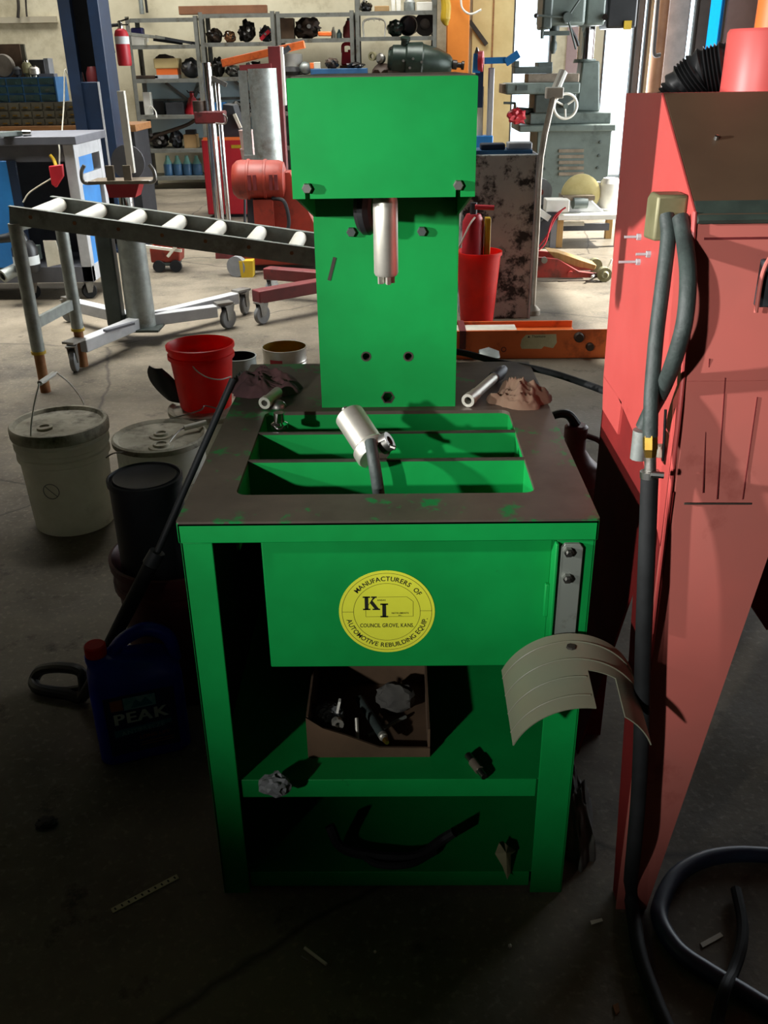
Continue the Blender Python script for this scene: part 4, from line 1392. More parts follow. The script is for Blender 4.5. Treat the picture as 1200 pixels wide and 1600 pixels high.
MB(Ml).prism([(-0.062, 0.078), (0.062, 0.090), (0.062, 0.102), (-0.062, 0.096)], 'z', 0.0006, 0.001).build('label_panel', 'label_teal', lb)
m = MB(Ml)
line_text(m, 'ANTIFREEZE', Matrix.Translation((0, 0.083, 0.0013)) @ Matrix.Rotation(0.06, 4, 'Z'), 0.0165, 0.95)
m.build('lettering', 'label_ice', lb, smooth=False, recalc=False)
m = MB(Ml)
line_text(m, 'LONG LIFE', Matrix.Translation((0.022, 0.063, 0.0013)), 0.013, 1.0)
for k in range(2):
    strip(m, (-0.01, 0.053 - 0.007 * k), (0.062, 0.053 - 0.007 * k), 0.002, 0.0013)
m.build('lettering', 'label_orange', lb, smooth=False, recalc=False)
# red oil can between machine and cabinet
c = Vector((0.545, 2.62, 0))
oc = thing('oil_can', c, 'dark red oil can with black spout between table and red cabinet', 'can')
MB().lathe(c, [(0, 0), (0.096, 0), (0.10, 0.006), (0.10, 0.235), (0.104, 0.24), (0.10, 0.245), (0.094, 0.262), (0.055, 0.300), (0.034, 0.330), (0.032, 0.372), (0, 0.372)], 32).build('can_body', mat('oil_can_red', '#7c2622', 0.45, 0, '#611e1c', 6), oc)
MB().lathe(c, [(0, 0.372), (0.036, 0.372), (0.036, 0.405), (0.028, 0.412), (0, 0.412)], 16).build('cap', mat('oil_can_red', '#7c2622'), oc)
MB().tube([c + Vector((0.0, 0, 0.41)), c + Vector((-0.03, -0.0, 0.445)), c + Vector((-0.075, -0.0, 0.44)), c + Vector((-0.125, 0, 0.40))], [0.016, 0.014, 0.012, 0.008], 10).build('spout', 'black_plastic', oc)
MB().tube([c + Vector((0.03, -0.01, 0.38)), c + Vector((0.075, -0.02, 0.36)), c + Vector((0.095, -0.02, 0.30)), c + Vector((0.092, -0.02, 0.25))], 0.009, 8).build('handle', 'maroon_plastic', oc)
# rags behind the foot of the cabinet
rag('floor_rag', Vector((0.352, 1.45, 0.0)), (0.042, 0.17, 0.075), 'rag_grey', 'dark grey rag heaped on the floor between the machine and red leg', 12.3, 0.0, sub=5, rough=0.7)
# hose loop and litter on the floor
z = 0.016
lp = [G(1330, 1420, z), G(1260, 1350, z), G(1180, 1335, z), G(1110, 1340, z), G(1060, 1365, z), G(1035, 1405, z), G(1032, 1440, z), G(1060, 1485, z), G(1110, 1520, z), G(1160, 1550, z), G(1210, 1580, z), G(1300, 1625, z)]
tag(MB().tube(lp, 0.0155, 12, 8).build('floor_hose', mat('hose_blue', '#1a2436', 0.45, 0, '#222e44', 10)), 'thick dark blue-black hose looping on the floor, lower right', 'hose')
lp = [G(1150, 1390, z + 0.0), G(1160, 1440, z), G(1158, 1480, z), G(1145, 1520, z), G(1133, 1545, z + 0.022), G(1120, 1600, z), G(1110, 1680, z)]
tag(MB().tube(lp, 0.010, 10, 8).build('floor_hose', 'rubber'), 'thin black hose passing inside the loop of the thick hose', 'hose')
def flat_piece(name, pts, mname, label, cat, t=0.002):
    m = MB()
    m.prism([(p.x, p.y) for p in pts], 'z', 0.0005, 0.0005 + t)
    return tag(m.build(name, mname, smooth=False), label, cat)
sr = thing('paper_strip', G(225, 1400, 0), 'long pale paper strip with dark marks on the floor, lower left', 'paper')
a, b = G(175, 1424, 0), G(278, 1370, 0)
MB().bar(a + Vector((0, 0, 0.0012)), b + Vector((0, 0, 0.0012)), 0.012, 0.0015).build('strip', 'yellow_paper', sr)
for k in range(10):
    p = a.lerp(b, 0.05 + 0.1 * k)
    MB().bar(p + Vector((-0.002, 0.002, 0.0021)), p + Vector((0.002, -0.002, 0.0021)), 0.003, 0.0004).build('ink_mark', 'decal_ink', sr)
tag(MB().cyl(G(476, 1481, 0.003), G(510, 1507, 0.003), 0.003, seg=8).build('cigarette_butt', 'paper'), 'white stick lying on the floor in front of the machine', 'litter')
tag(MB().cyl(G(471, 1494, 0.0015), G(482, 1501, 0.0015), 0.0012, seg=8).build('wire_bit', 'steel'), 'tiny bright wire bit beside the white stick', 'litter')
tag(MB().ball(G(797, 1478, 0.004), 0.004, 1).build('pebble', 'paper'), 'tiny white pebble on the floor right of centre', 'litter')
tag(MB().ball(G(586, 1487, 0.003), 0.003, 1).build('pebble', 'paper'), 'tiny white pebble on the floor near the centre', 'litter')
flat_piece('paper_scrap', [G(1094, 1475), G(1125, 1458), G(1130, 1464), G(1098, 1482)], 'paper', 'small white paper scrap inside the hose loop', 'paper')
flat_piece('paper_scrap', [G(922, 1440), G(940, 1436), G(942, 1440), G(924, 1446)], 'paper', 'small white paper scrap beside the foot of the red leg', 'paper')
flat_piece('dry_leaf', [G(957, 1572), G(966, 1568), G(968, 1582), G(962, 1588)], 'rust', 'small yellow-brown leaf on the floor, bottom right', 'leaf')
tag(MB().ball(G(72, 1285, 0.006), 0.022, 3, (1, 0.8, 0.3), 0.3, 3, 4.4, 0.0).build('dirt_clod', 'grime'), 'dark clod of dirt on the floor, lower left', 'dirt')
# ------------------------------------------------------------------ roller conveyor and the jacks behind it
cv_ = thing('roller_conveyor', (-1.2, 4.4, 0), 'sloping grey roller conveyor section with white rollers on pipe legs', 'conveyor')
YN, YFR = 4.22, 4.64
nL0, nL1 = P(12, 322, YN), P(12, 351, YN)
nR0 = P(490, 388, YN)
dz = (nR0.z - nL0.z) / (nR0.x - nL0.x)
XE = -0.02                                   # far end, hidden behind the green column
hrail = nL0.z - nL1.z
def zrail(x):
    return nL0.z + dz * (x - nL0.x)
xn0 = nL0.x
for yy, s, nm in ((YN, 1, 'near'), (YFR, -1, 'far')):
    m = MB()
    xa_ = xn0 if s == 1 else P(80, 300, YFR).x
    a, b = Vector((xa_, yy, zrail(xa_) - hrail / 2)), Vector((XE, yy, zrail(XE) - hrail / 2))
    m.bar(a, b, 0.004, hrail)
    m.bar(a + Vector((0, s * 0.014, hrail / 2 - 0.002)), b + Vector((0, s * 0.014, hrail / 2 - 0.002)), 0.030, 0.004)
    m.bar(a + Vector((0, s * 0.014, -hrail / 2 + 0.002)), b + Vector((0, s * 0.014, -hrail / 2 + 0.002)), 0.030, 0.004)
    m.build('side_rail', 'galvanised', cv_)
x_first = P(45, 322, YN).x
step = (P(455, 380, YN).x - P(45, 322, YN).x) / 6.0
for k in range(9):
    x = x_first + step * k
    if x > XE - 0.06:
        break
    zc = zrail(x) - 0.034
    r = MB().lathe((x, YN + 0.02, zc), [(0, 0), (0.006, 0), (0.033, 0.002), (0.033, 0.376), (0.006, 0.378), (0, 0.378)], 18, (0, 1, 0)).build('roller', 'roller_white', cv_)
    MB().lathe((x, YN - 0.004, zc), [(0, 0), (0.009, 0), (0.009, 0.004), (0, 0.004)], 6, (0, 1, 0)).build('axle_nut', 'rust', r)
# pipe legs with rusty lower ends
f1, f2 = G(78, 612, 0), G(137, 572, 0)
for q, nm in ((f1, 'near'), (f2, 'far')):
    x = q.x - 0.02
    top = zrail(x) - hrail
    lg = MB().cyl((x, q.y, 0.20), (x, q.y, top + 0.005), 0.031, seg=16).build('leg', 'galvanised', cv_)
    MB().cyl((x, q.y, 0.0), (x, q.y, 0.22), 0.024, seg=16).build('leg_extension', 'rust', lg)
    MB().lathe((x, q.y, 0.19), [(0.025, 0), (0.034, 0), (0.034, 0.014), (0.025, 0.014)], 16).build('yellow_band', 'yellow', lg)
MB().bar((f1.x - 0.02, f1.y, 0.33), (f2.x - 0.02, f2.y, 0.33), 0.02, 0.05).build('cross_brace', 'galvanised', cv_)
for yy in (YN + 0.03, YFR - 0.03):
    MB().cyl((-0.12, yy, 0.0), (-0.12, yy, zrail(-0.12) - hrail), 0.028, seg=14).build('leg', 'galvanised', cv_)
MB().box(-0.15, -0.09, YN, YFR, zrail(-0.12) - hrail - 0.03, zrail(-0.12) - hrail).build('cross_brace', 'galvanised', cv_)
MB().bar((f1.x - 0.02, YN, zrail(f1.x) - hrail - 0.01), (f2.x - 0.02, YFR, zrail(f1.x) - hrail - 0.01), 0.05, 0.03).build('cross_brace', 'galvanised', cv_)

# transmission jack
tj = thing('transmission_jack', (-1.55, 5.55, 0), 'grey transmission jack with fat column and splayed caster legs under the conveyor', 'jack')
jc = G(222, 508, 0.09)
jc = Vector((jc.x, jc.y, 0))
MB().cyl((jc.x, jc.y, 0.08), (jc.x, jc.y, 0.70), 0.080, 0.074, 28).build('column', 'galvanised', tj)
MB().box(jc.x - 0.19, jc.x - 0.10, jc.y - 0.03, jc.y + 0.05, 0.09, 0.60).build('pump_body', 'machine_dark', tj, bevel=0.01)
MB().cyl((jc.x, jc.y, 0.70), (jc.x, jc.y, 0.80), 0.04, seg=18).build('ram', 'chrome', tj)
ends = [G(128, 548, 0.09), G(338, 492, 0.09), Vector((jc.x + 0.45, jc.y + 0.55, 0)), Vector((jc.x - 0.5, jc.y + 0.4, 0))]
for i, e in enumerate(ends):
    e = Vector((e.x, e.y, 0))
    MB().bar((jc.x, jc.y, 0.115), (e.x, e.y, 0.115), 0.07, 0.065).build('base_leg', 'frame_grey', tj, bevel=0.004)
    d = (e - jc).normalized()
    MB().bar(e + Vector((0, 0, 0.155)), e + d * 0.10 + Vector((0, 0, 0.155)), 0.07, 0.012).build('caster_bracket', 'dull_steel', tj)
    caster(e + d * 0.07, 0.062, tj, 'grey_plastic', 'dull_steel', math.atan2(d.y, d.x) + 0.5)
MB().bar(G(164, 517, 0.155), G(208, 505, 0.155), 0.03, 0.012).build('foot_plate', 'bench_grey', tj)
MB().box(jc.x - 0.12, jc.x + 0.12, jc.y - 0.12, jc.y + 0.12, 0.078, 0.09).build('base_plate', 'machine_dark', tj)
# saddle with chrome post and hooks
sz = 0.86
MB().box(jc.x - 0.16, jc.x + 0.16, jc.y - 0.09, jc.y + 0.09, sz, sz + 0.016).build('saddle', 'bed_steel', tj)
MB().prism([(-0.07 + jc.x, 0.79), (0.07 + jc.x, 0.79), (0.10 + jc.x, sz), (-0.08 + jc.x, sz)], 'y', jc.y - 0.06, jc.y + 0.06).build('tilt_bracket', 'tool_red', tj)
for s in (-1, 1):
    MB().tube([(jc.x + s * 0.12, jc.y - 0.08, sz + 0.008), (jc.x + s * 0.185, jc.y - 0.08, sz + 0.012), (jc.x + s * 0.19, jc.y - 0.08, sz + 0.06), (jc.x + s * 0.17, jc.y - 0.08, sz + 0.095)], 0.010, 8).build('hook_arm', 'dull_steel', tj)
    MB().box(jc.x + s * 0.045 - 0.02, jc.x + s * 0.045 + 0.02, jc.y - 0.07, jc.y - 0.05, sz + 0.01, sz + 0.09).build('side_plate', 'bed_steel', tj)
MB().bar(P(206, 270, jc.y), P(189, 142, jc.y), 0.035, 0.035).build('handle_bar', 'white_paint', tj)
MB().lathe((jc.x + 0.01, jc.y + 0.10, sz + 0.09), [(0, 0), (0.09, 0), (0.09, 0.01), (0, 0.01)], 24, (0, 1, 0)).build('dial_plate', 'bench_grey', tj)

# pink-red small jack behind the transmission jack
q = G(258, 425, 0)
pj = thing('small_floor_jack', (q.x, q.y, 0), 'small pinkish red floor jack behind the conveyor middle', 'jack')
MB().prism([(-0.10 + q.x, 0.07), (0.12 + q.x, 0.07), (0.14 + q.x, 0.24), (0.02 + q.x, 0.28), (-0.10 + q.x, 0.18)], 'y', q.y, q.y + 0.18).build('jack_frame', 'motor_red', pj, bevel=0.01)
MB().bar((q.x - 0.14, q.y - 0.02, 0.20), (q.x + 0.15, q.y - 0.02, 0.16), 0.02, 0.02).build('lever', 'paper', pj)
MB().bar((q.x + 0.04, q.y - 0.02, 0.12), (q.x + 0.17, q.y - 0.03, 0.26), 0.03, 0.02).build('lever', 'paper', pj)
for dx in (-0.04, 0.09):
    MB().lathe((q.x + dx, q.y - 0.02, 0.045), [(0, 0), (0.045, 0), (0.045, 0.03), (0, 0.03)], 16, (0, 1, 0)).build('wheel', 'rubber', pj)
MB().box(q.x - 0.06, q.x + 0.1, q.y, q.y + 0.16, 0.045, 0.07).build('axle_block', 'machine_dark', pj)
# ------------------------------------------------------------------ blue workbench at the left
BX1, BY0, BY1, BZ = -2.03, 6.19, 6.79, 1.03
BX0 = -3.9
wbn = thing('steel_workbench', (-2.9, 6.5, 0), 'blue and grey steel workbench on casters at the left', 'workbench')
MB().box(BX0, BX1 + 0.03, BY0 - 0.03, BY1 + 0.03, BZ - 0.05, BZ).build('bench_top', 'bench_grey', wbn, bevel=0.004)
def post(x, y):
    return MB().box(x - 0.035, x + 0.035, y - 0.035, y + 0.035, 0.12, BZ - 0.05)
for x, y in ((BX1 - 0.035, BY0 + 0.035), (BX1 - 0.035, BY1 - 0.035), (BX0 + 0.1, BY0 + 0.035), (BX0 + 0.1, BY1 - 0.035)):
    post(x, y).build('frame_post', 'frame_grey' if x > -2.5 else 'bench_grey', wbn, bevel=0.004)  # paler grey on the right posts carries the side light in the colour
MB().box(BX0 + 0.1, BX1 - 0.07, BY0 + 0.0, BY0 + 0.05, BZ - 0.15, BZ - 0.05).build('front_rail', 'bench_grey', wbn)
MB().box(BX0 + 0.1, BX1, BY0 + 0.0, BY0 + 0.05, 0.12, 0.22).build('front_rail', 'bench_grey', wbn)
MB().box(BX1 - 0.05, BX1 - 0.002, BY0 + 0.07, BY1 - 0.07, 0.12, 0.22).build('side_rail', 'frame_grey', wbn)  # end rails share the paler grey, daylight put into the colour
MB().box(BX1 - 0.05, BX1 - 0.002, BY0 + 0.07, BY1 - 0.07, BZ - 0.13, BZ - 0.05).build('side_rail', 'frame_grey', wbn)
MB().box(BX1 - 0.05, BX1 - 0.004, BY0 + 0.07, BY1 - 0.07, BZ - 0.30, BZ - 0.24).build('side_rail', 'frame_grey', wbn)
MB().box(BX1 - 0.03, BX1 - 0.016, BY0 + 0.07, BY1 - 0.12, 0.22, BZ - 0.30).build('side_panel', 'bright_blue', wbn)
MB().box(BX1 - 0.03, BX1 - 0.016, BY0 + 0.07, BY1 - 0.20, BZ - 0.24, BZ - 0.13).build('side_panel', 'bright_blue', wbn)
xd = P(30, 330, BY0).x
dr_ = MB().box(BX0 + 0.14, xd, BY0 - 0.012, BY0 + 0.006, 0.22, BZ - 0.14).build('door', 'bright_blue', wbn, bevel=0.006)
MB().box(xd - 0.02, xd + 0.035, BY0 - 0.016, BY0 + 0.004, 0.22, BZ - 0.14).build('door_edge', 'navy', wbn)
MB().box(BX0 + 0.1, BX1 - 0.05, BY1 - 0.02, BY1 - 0.01, 0.2, BZ - 0.05).build('back_sheet', 'bench_grey', wbn)
MB().box(BX0 + 0.1, BX1 - 0.05, BY0 + 0.05, BY1 - 0.03, 0.20, 0.22).build('bottom_shelf', 'bench_grey', wbn)
for x, y in ((BX1 - 0.05, BY1 - 0.06), (P(45, 450, BY0).x, BY0 + 0.06), (BX1 - 0.06, BY0 + 0.06)):
    caster((x, y), 0.05, wbn, 'rubber', 'dull_steel', 0.6)
# white sheet of paper low on the post and the red handled tool by the rear caster
q = P(83, 395, BY0 - 0.05)
tag(MB().prism([(q.x - 0.05, q.z - 0.09), (q.x + 0.05, q.z - 0.07), (q.x + 0.035, q.z + 0.08), (q.x - 0.05, q.z + 0.08)], 'y', BY0 - 0.060, BY0 - 0.055).build('paper_note', 'paper', smooth=False), 'white paper note taped to the front rail of the blue bench', 'paper')
q0, q1 = G(176, 450, 0.02), P(182, 425, 6.6)
tag(MB().bar(q0 + Vector((0, 0, 0.0)), (q0.x + 0.02, q0.y + 0.08, 0.14), 0.025, 0.03).build('red_grip', 'tool_red'), 'red grip standing by the rear caster of the blue bench', 'grip')
# canister with elbow on the bench front
q = P(40, 400, BY0 - 0.14)
cn = thing('blast_canister', (q.x, q.y, q.z - 0.11), 'black canister with white label and hose elbow on the bench front', 'canister')
MB().lathe((q.x, q.y, q.z - 0.10), [(0, 0), (0.075, 0), (0.082, 0.01), (0.082, 0.15), (0.060, 0.19), (0.035, 0.20), (0, 0.20)], 24).build('canister_body', 'black_plastic', cn)
MB().lathe((q.x, q.y, q.z - 0.05), [(0.083, 0), (0.083, 0.055)], 24).build('label_band', 'label_white', cn)
MB().tube([(q.x, q.y, q.z + 0.09), (q.x - 0.02, q.y - 0.01, q.z + 0.13), (q.x - 0.08, q.y - 0.02, q.z + 0.12), (q.x - 0.16, q.y - 0.02, q.z + 0.11)], [0.04, 0.04, 0.03, 0.025], 12).build('elbow', 'black_plastic', cn)
MB().box(q.x - 0.06, q.x + 0.06, q.y + 0.05, BY0 - 0.01, q.z - 0.04, q.z + 0.05).build('mount_bracket', 'machine_dark', cn)
a = P(4, 432, BY0 - 0.2)
MB().lathe(a, [(0.026, 0.0), (0.042, 0.0), (0.042, 0.05), (0.038, 0.14), (0, 0.14)], 18, (0.55, 0.8, 0.25)).build('pipe_stub', 'galvanised', cn)
# hanging red plug with yellow tail inside the bench opening
q = P(91, 272, BY0 - 0.02)
pg = thing('hanging_plug', q, 'red plug with yellow tail hanging in the bench opening', 'plug')
MB().prism([(q.x - 0.045, q.z + 0.05), (q.x + 0.045, q.z + 0.06), (q.x + 0.04, q.z - 0.01), (q.x - 0.02, q.z - 0.08), (q.x - 0.045, q.z - 0.06)], 'y', q.y - 0.03, q.y + 0.0).build('plug_body', 'tool_red', pg, bevel=0.006)
MB().tube([(q.x + 0.0, q.y - 0.015, q.z + 0.05), P(84, 250, q.y), P(78, 242, q.y)], 0.011, 8).build('yellow_tail', 'yellow', pg)
MB().tube([(q.x + 0.02, q.y - 0.015, q.z + 0.05), P(93, 236, BY0 - 0.05), P(92, 226, BY0 - 0.05)], 0.005, 6).build('hang_wire', 'paper', pg)
tag(MB().tube([P(82, 278, BY0 - 0.02), P(62, 290, BY0 - 0.02), P(45, 302, BY0 - 0.02), P(36, 316, BY0 - 0.02)], 0.005, 6).build('thin_cord', 'paper'), 'thin pale cord trailing from the hanging red plug', 'cord')
tag(MB().tube([Vector((P(103, 60, 8.4).x, 8.4, ZC)), P(103, 60, 8.4), P(101, 110, 8.3), P(100, 160, 8.2), P(97, 205, 8.0)], 0.006, 6).build('thin_cord', 'paper'), 'thin pale cord hanging in front of the wall beside the blue lift post', 'cord')
# tools on the bench top
bt = thing('vise_jaw_tool', G(30, 208, BZ), 'dark flat tool with bright tip lying on the bench top', 'tool')
MB().bar(G(-6, 211, BZ + 0.018), G(32, 208, BZ + 0.018), 0.06, 0.03).build('tool_body', 'machine_dark', bt, bevel=0.005)
MB().lathe(G(36, 208, BZ + 0.02), [(0, 0), (0.02, 0.0), (0.016, 0.05), (0, 0.05)], 12, (1, 0.1, 0)).build('bright_tip', 'chrome', bt)

# ------------------------------------------------------------------ drawer cabinets on a wooden counter behind the bench
YK = 9.2
zw = P(60, 208, YK).z
ct = thing('wood_counter', (-4.2, YK + 0.3, 0), 'long counter with an orange-brown wooden edge behind the blue bench', 'counter')
xk0, xk1 = -6.2, P(212, 200, YK).x
MB().box(xk0, xk1, YK, YK + 0.6, zw, P(60, 197, YK).z).build('worktop', 'wood', ct, bevel=0.004)
MB().box(xk0, xk1 - 0.03, YK + 0.03, YK + 0.57, 0.0, zw).build('carcass', 'charcoal', ct)
zk = P(60, 197, YK).z
def drawer_unit(name, px0, px1, ptop, z0, Y, rows, cols, body, face, label, side=None, knob='brass'):
    x0, x1 = P(px0, ptop + 15, Y).x, P(px1, ptop + 15, Y).x
    z1 = P((px0 + px1) / 2, ptop, Y).z
    t = thing(name, ((x0 + x1) / 2, Y, z0), label, 'drawers')
    MB().box(x0, x1, Y + 0.012, Y + 0.32, z0, z1).build('carcass', body, t)
    w, h = (x1 - x0) / cols, (z1 - z0) / rows
    for r in range(rows):
        for c in range(cols):
            d = MB().box(x0 + w * c + 0.008, x0 + w * (c + 1) - 0.008, Y, Y + 0.012, z0 + h * r + 0.008, z0 + h * (r + 1) - 0.008).build('drawer', face, t)
            MB().box(x0 + w * (c + 0.5) - 0.02, x0 + w * (c + 0.5) + 0.02, Y - 0.012, Y, z0 + h * r + h * 0.28, z0 + h * r + h * 0.42).build('drawer_pull', knob, d)
    return z1, x0, x1
zt, _, _ = drawer_unit('drawer_cabinet', -40, 122, 160, zk, YK + 0.06, 3, 9, 'tan_drawer', 'tan_drawer', 'tan grey small-parts cabinet with rows of little drawers')
zt2, xq0, xq1 = drawer_unit('drawer_cabinet', -40, 86, 121, zt, YK + 0.10, 3, 5, 'cabinet_blue', 'teal_drawer', 'dark teal drawer cabinet with a blue side, on top of the tan one', knob='teal_drawer')
MB().box(xq1, xq1 + 0.012, YK + 0.10, YK + 0.42, zt, zt2).build('blue_side', 'cabinet_blue', bpy.data.objects['drawer_cabinet.001'])
ztop = zt2
# things on the drawer cabinets
def boxpx(px0, px1, ptop, z0, Y, d):
    x0, x1 = P(px0, ptop, Y).x, P(px1, ptop, Y).x
    return (x0, x1, Y, Y + d, z0, P((px0 + px1) / 2, ptop, Y).z)
Yt = YK + 0.16
bb = thing('dark_board', P(15, 115, Yt + 0.2), 'dark brown board standing behind the grinding wheel', 'board')
MB().box(*boxpx(-15, 30, 69, ztop, Yt + 0.20, 0.05)).build('board', 'cardboard_dark', bb)
MB().box(*boxpx(29, 37, 69, ztop, Yt + 0.21, 0.03)).build('board_edge', 'tan_drawer', bb)
q = P(4, 104, Yt)
rw = (P(4, 84, Yt).z - ztop) / 2
tag(MB().lathe((q.x, Yt, ztop + rw), [(0, 0), (0.02, 0), (rw * 0.93, 0.0), (rw, 0.02), (rw, 0.05), (rw * 0.93, 0.07), (0, 0.07)], 28, (0, 1, 0)).build('grinding_wheel', mat('stone_grey', '#6f675c', 0.9, 0, '#5d564c', 12)), 'round grey-brown grinding wheel on the teal drawers, far left', 'wheel')
def bottle_jar(px, ptop, r, label, Y=Yt, mname='brass', cap='chrome'):
    q = P(px, ptop + 10, Y)
    h = P(px, ptop, Y).z - ztop
    t = thing('metal_canister', (q.x, Y, ztop), label, 'canister')
    MB().lathe((q.x, Y, ztop), [(0, 0), (r * 0.5, 0), (r * 0.5, h * 0.15), (r, h * 0.25), (r, h * 0.75), (r * 0.7, h * 0.9), (0, h * 0.95)], 16).build('body', mname, t)
    MB().lathe((q.x, Y, ztop + h * 0.9), [(0, 0), (r * 0.5, 0), (r * 0.45, h * 0.12), (0, h * 0.12)], 12).build('cap', cap, t)
bottle_jar(42, 95, 0.042, 'slim brass-coloured canister on the teal drawers, nearer the wheel', mname='olive_metal')
bottle_jar(54, 103, 0.05, 'squat bright metal canister on the teal drawers', mname='tin')
bottle_jar(28, 104, 0.035, 'dark slim canister beside the grinding wheel', mname='charcoal', cap='galvanised')
tb = thing('tool_charger', P(60, 100, Yt + 0.1), 'black box with grey side on the teal drawers', 'box')
MB().box(*boxpx(44, 68, 93, ztop, Yt + 0.12, 0.15)).build('box_body', 'black_plastic', tb, bevel=0.006)
MB().box(*boxpx(67, 74, 91, ztop, Yt + 0.13, 0.14)).build('box_side', 'grey_plastic', tb)
MB().box(*boxpx(60, 84, 115, ztop, Yt - 0.02, 0.10)).build('tray', 'bench_grey', tb)

# ------------------------------------------------------------------ blue lift post
YP = 8.0
lp_ = thing('lift_post', (P(145, 300, YP).x, YP, 0), 'tall dark blue two-post lift column with open channel', 'lift post')
xp0, xp1 = P(109, 130, YP).x, P(170, 130, YP).x
MB().box(xp0, xp0 + 0.025, YP, YP + 0.30, 0.02, ZC).build('flange', 'navy', lp_, bevel=0.006)
MB().box(xp0, xp0 + 0.09, YP - 0.012, YP, 0.02, ZC).build('flange_lip', 'navy', lp_)
MB().box(xp1 - 0.025, xp1, YP, YP + 0.30, 0.02, ZC).build('flange', 'blue_paint', lp_, bevel=0.006)
MB().box(xp1 - 0.085, xp1, YP - 0.012, YP, 0.02, ZC).build('flange_lip', 'blue_paint', lp_, bevel=0.004)
MB().box(xp0 + 0.025, xp1 - 0.025, YP + 0.28, YP + 0.30, 0.02, ZC).build('web', 'black_plastic', lp_)
zc0, zc1 = P(140, 206, YP).z, P(140, 128, YP).z
MB().box(xp0 + 0.06, xp1 - 0.07, YP + 0.02, YP + 0.24, zc0 - 0.35, zc1).build('carriage', 'blue_paint', lp_, bevel=0.006)
MB().box(xp1 - 0.085, xp1 - 0.07, YP - 0.02, YP + 0.2, zc0 - 0.35, zc1).build('carriage_edge', 'frame_grey', lp_)
MB().box(xp0 - 0.08, xp1 + 0.08, YP - 0.05, YP + 0.40, 0, 0.02).build('base_plate', 'navy', lp_)
MB().lathe((xp0 + 0.16, YP + 0.1, zc1), [(0, 0), (0.05, 0), (0.05, 0.06), (0.03, 0.11), (0, 0.11)], 14).build('carriage_stud', 'maroon_paint', lp_)
MB().lathe((xp0 + 0.085, YP + 0.08, zc1), [(0, 0), (0.018, 0), (0.006, 0.07), (0, 0.07)], 10).build('carriage_stud', 'chrome', lp_)

# fire extinguisher hanging from the shelf post
YE = 10.6
q = P(191, 66, YE)
zb, zt_ = P(191, 103, YE).z, P(190, 44, YE).z
fe = thing('fire_extinguisher', (q.x, YE, zb), 'red fire extinguisher with white band hanging at the first shelf post', 'fire extinguisher')
r = 0.072
MB().lathe((q.x, YE, zb), [(0, 0), (r * 0.9, 0), (r, 0.02), (r, zt_ - zb - 0.06), (r * 0.8, zt_ - zb - 0.02), (r * 0.35, zt_ - zb), (0, zt_ - zb)], 24).build('cylinder', 'tool_red', fe)
zl0, zl1 = P(191, 69, YE).z, P(191, 57, YE).z
MB().lathe((q.x, YE, 0), [(r + 0.001, zl0), (r + 0.001, zl1)], 24).build('label_band', 'label_white', fe)
MB().lathe((q.x, YE, zt_), [(0, -0.01), (0.028, -0.01), (0.028, 0.04), (0.015, 0.07), (0, 0.07)], 12).build('valve', 'chrome', fe)
MB().bar((q.x - 0.02, YE, zt_ + 0.055), (q.x + 0.10, YE, zt_ + 0.085), 0.03, 0.014).build('lever', 'chrome', fe)
MB().bar((q.x - 0.02, YE, zt_ + 0.03), (q.x + 0.09, YE, zt_ + 0.03), 0.03, 0.012).build('lever', 'chrome', fe)
MB().tube([(q.x - 0.02, YE - 0.02, zt_ + 0.03), (q.x - 0.10, YE - 0.03, zt_ + 0.01), (q.x - 0.125, YE - 0.03, zt_ - 0.12), (q.x - 0.10, YE - 0.05, zb + 0.22), (q.x - 0.085, YE - 0.05, zb + 0.12)], 0.016, 8).build('hose', 'rubber', fe)
MB().box(q.x - 0.02, q.x + 0.02, YE + r, YE + r + 1.85, zt_ - 0.06, zt_ - 0.03).build('hanging_bracket', 'shelf_steel', fe)
# red drum under it
q = P(197, 226, 9.9)
dz0, dz1 = P(197, 290, 9.9).z, P(197, 200, 9.9).z
rd_ = thing('red_tank', (q.x, 9.9, 0), 'red tank standing behind the blue lift post', 'tank')
MB().lathe((q.x, 9.9, 0), [(0, 0), (0.12, 0), (0.125, 0.01), (0.125, dz1 - 0.05), (0.09, dz1), (0, dz1)], 24).build('tank_body', 'tool_red', rd_)
MB().lathe((q.x, 9.9, 0), [(0.126, dz1 * 0.72), (0.130, dz1 * 0.73), (0.126, dz1 * 0.74)], 24).build('hoop', 'maroon_paint', rd_)
MB().lathe((q.x, 9.9, dz1), [(0, 0), (0.035, 0), (0.035, 0.05), (0, 0.05)], 14).build('neck', 'yellow', rd_)
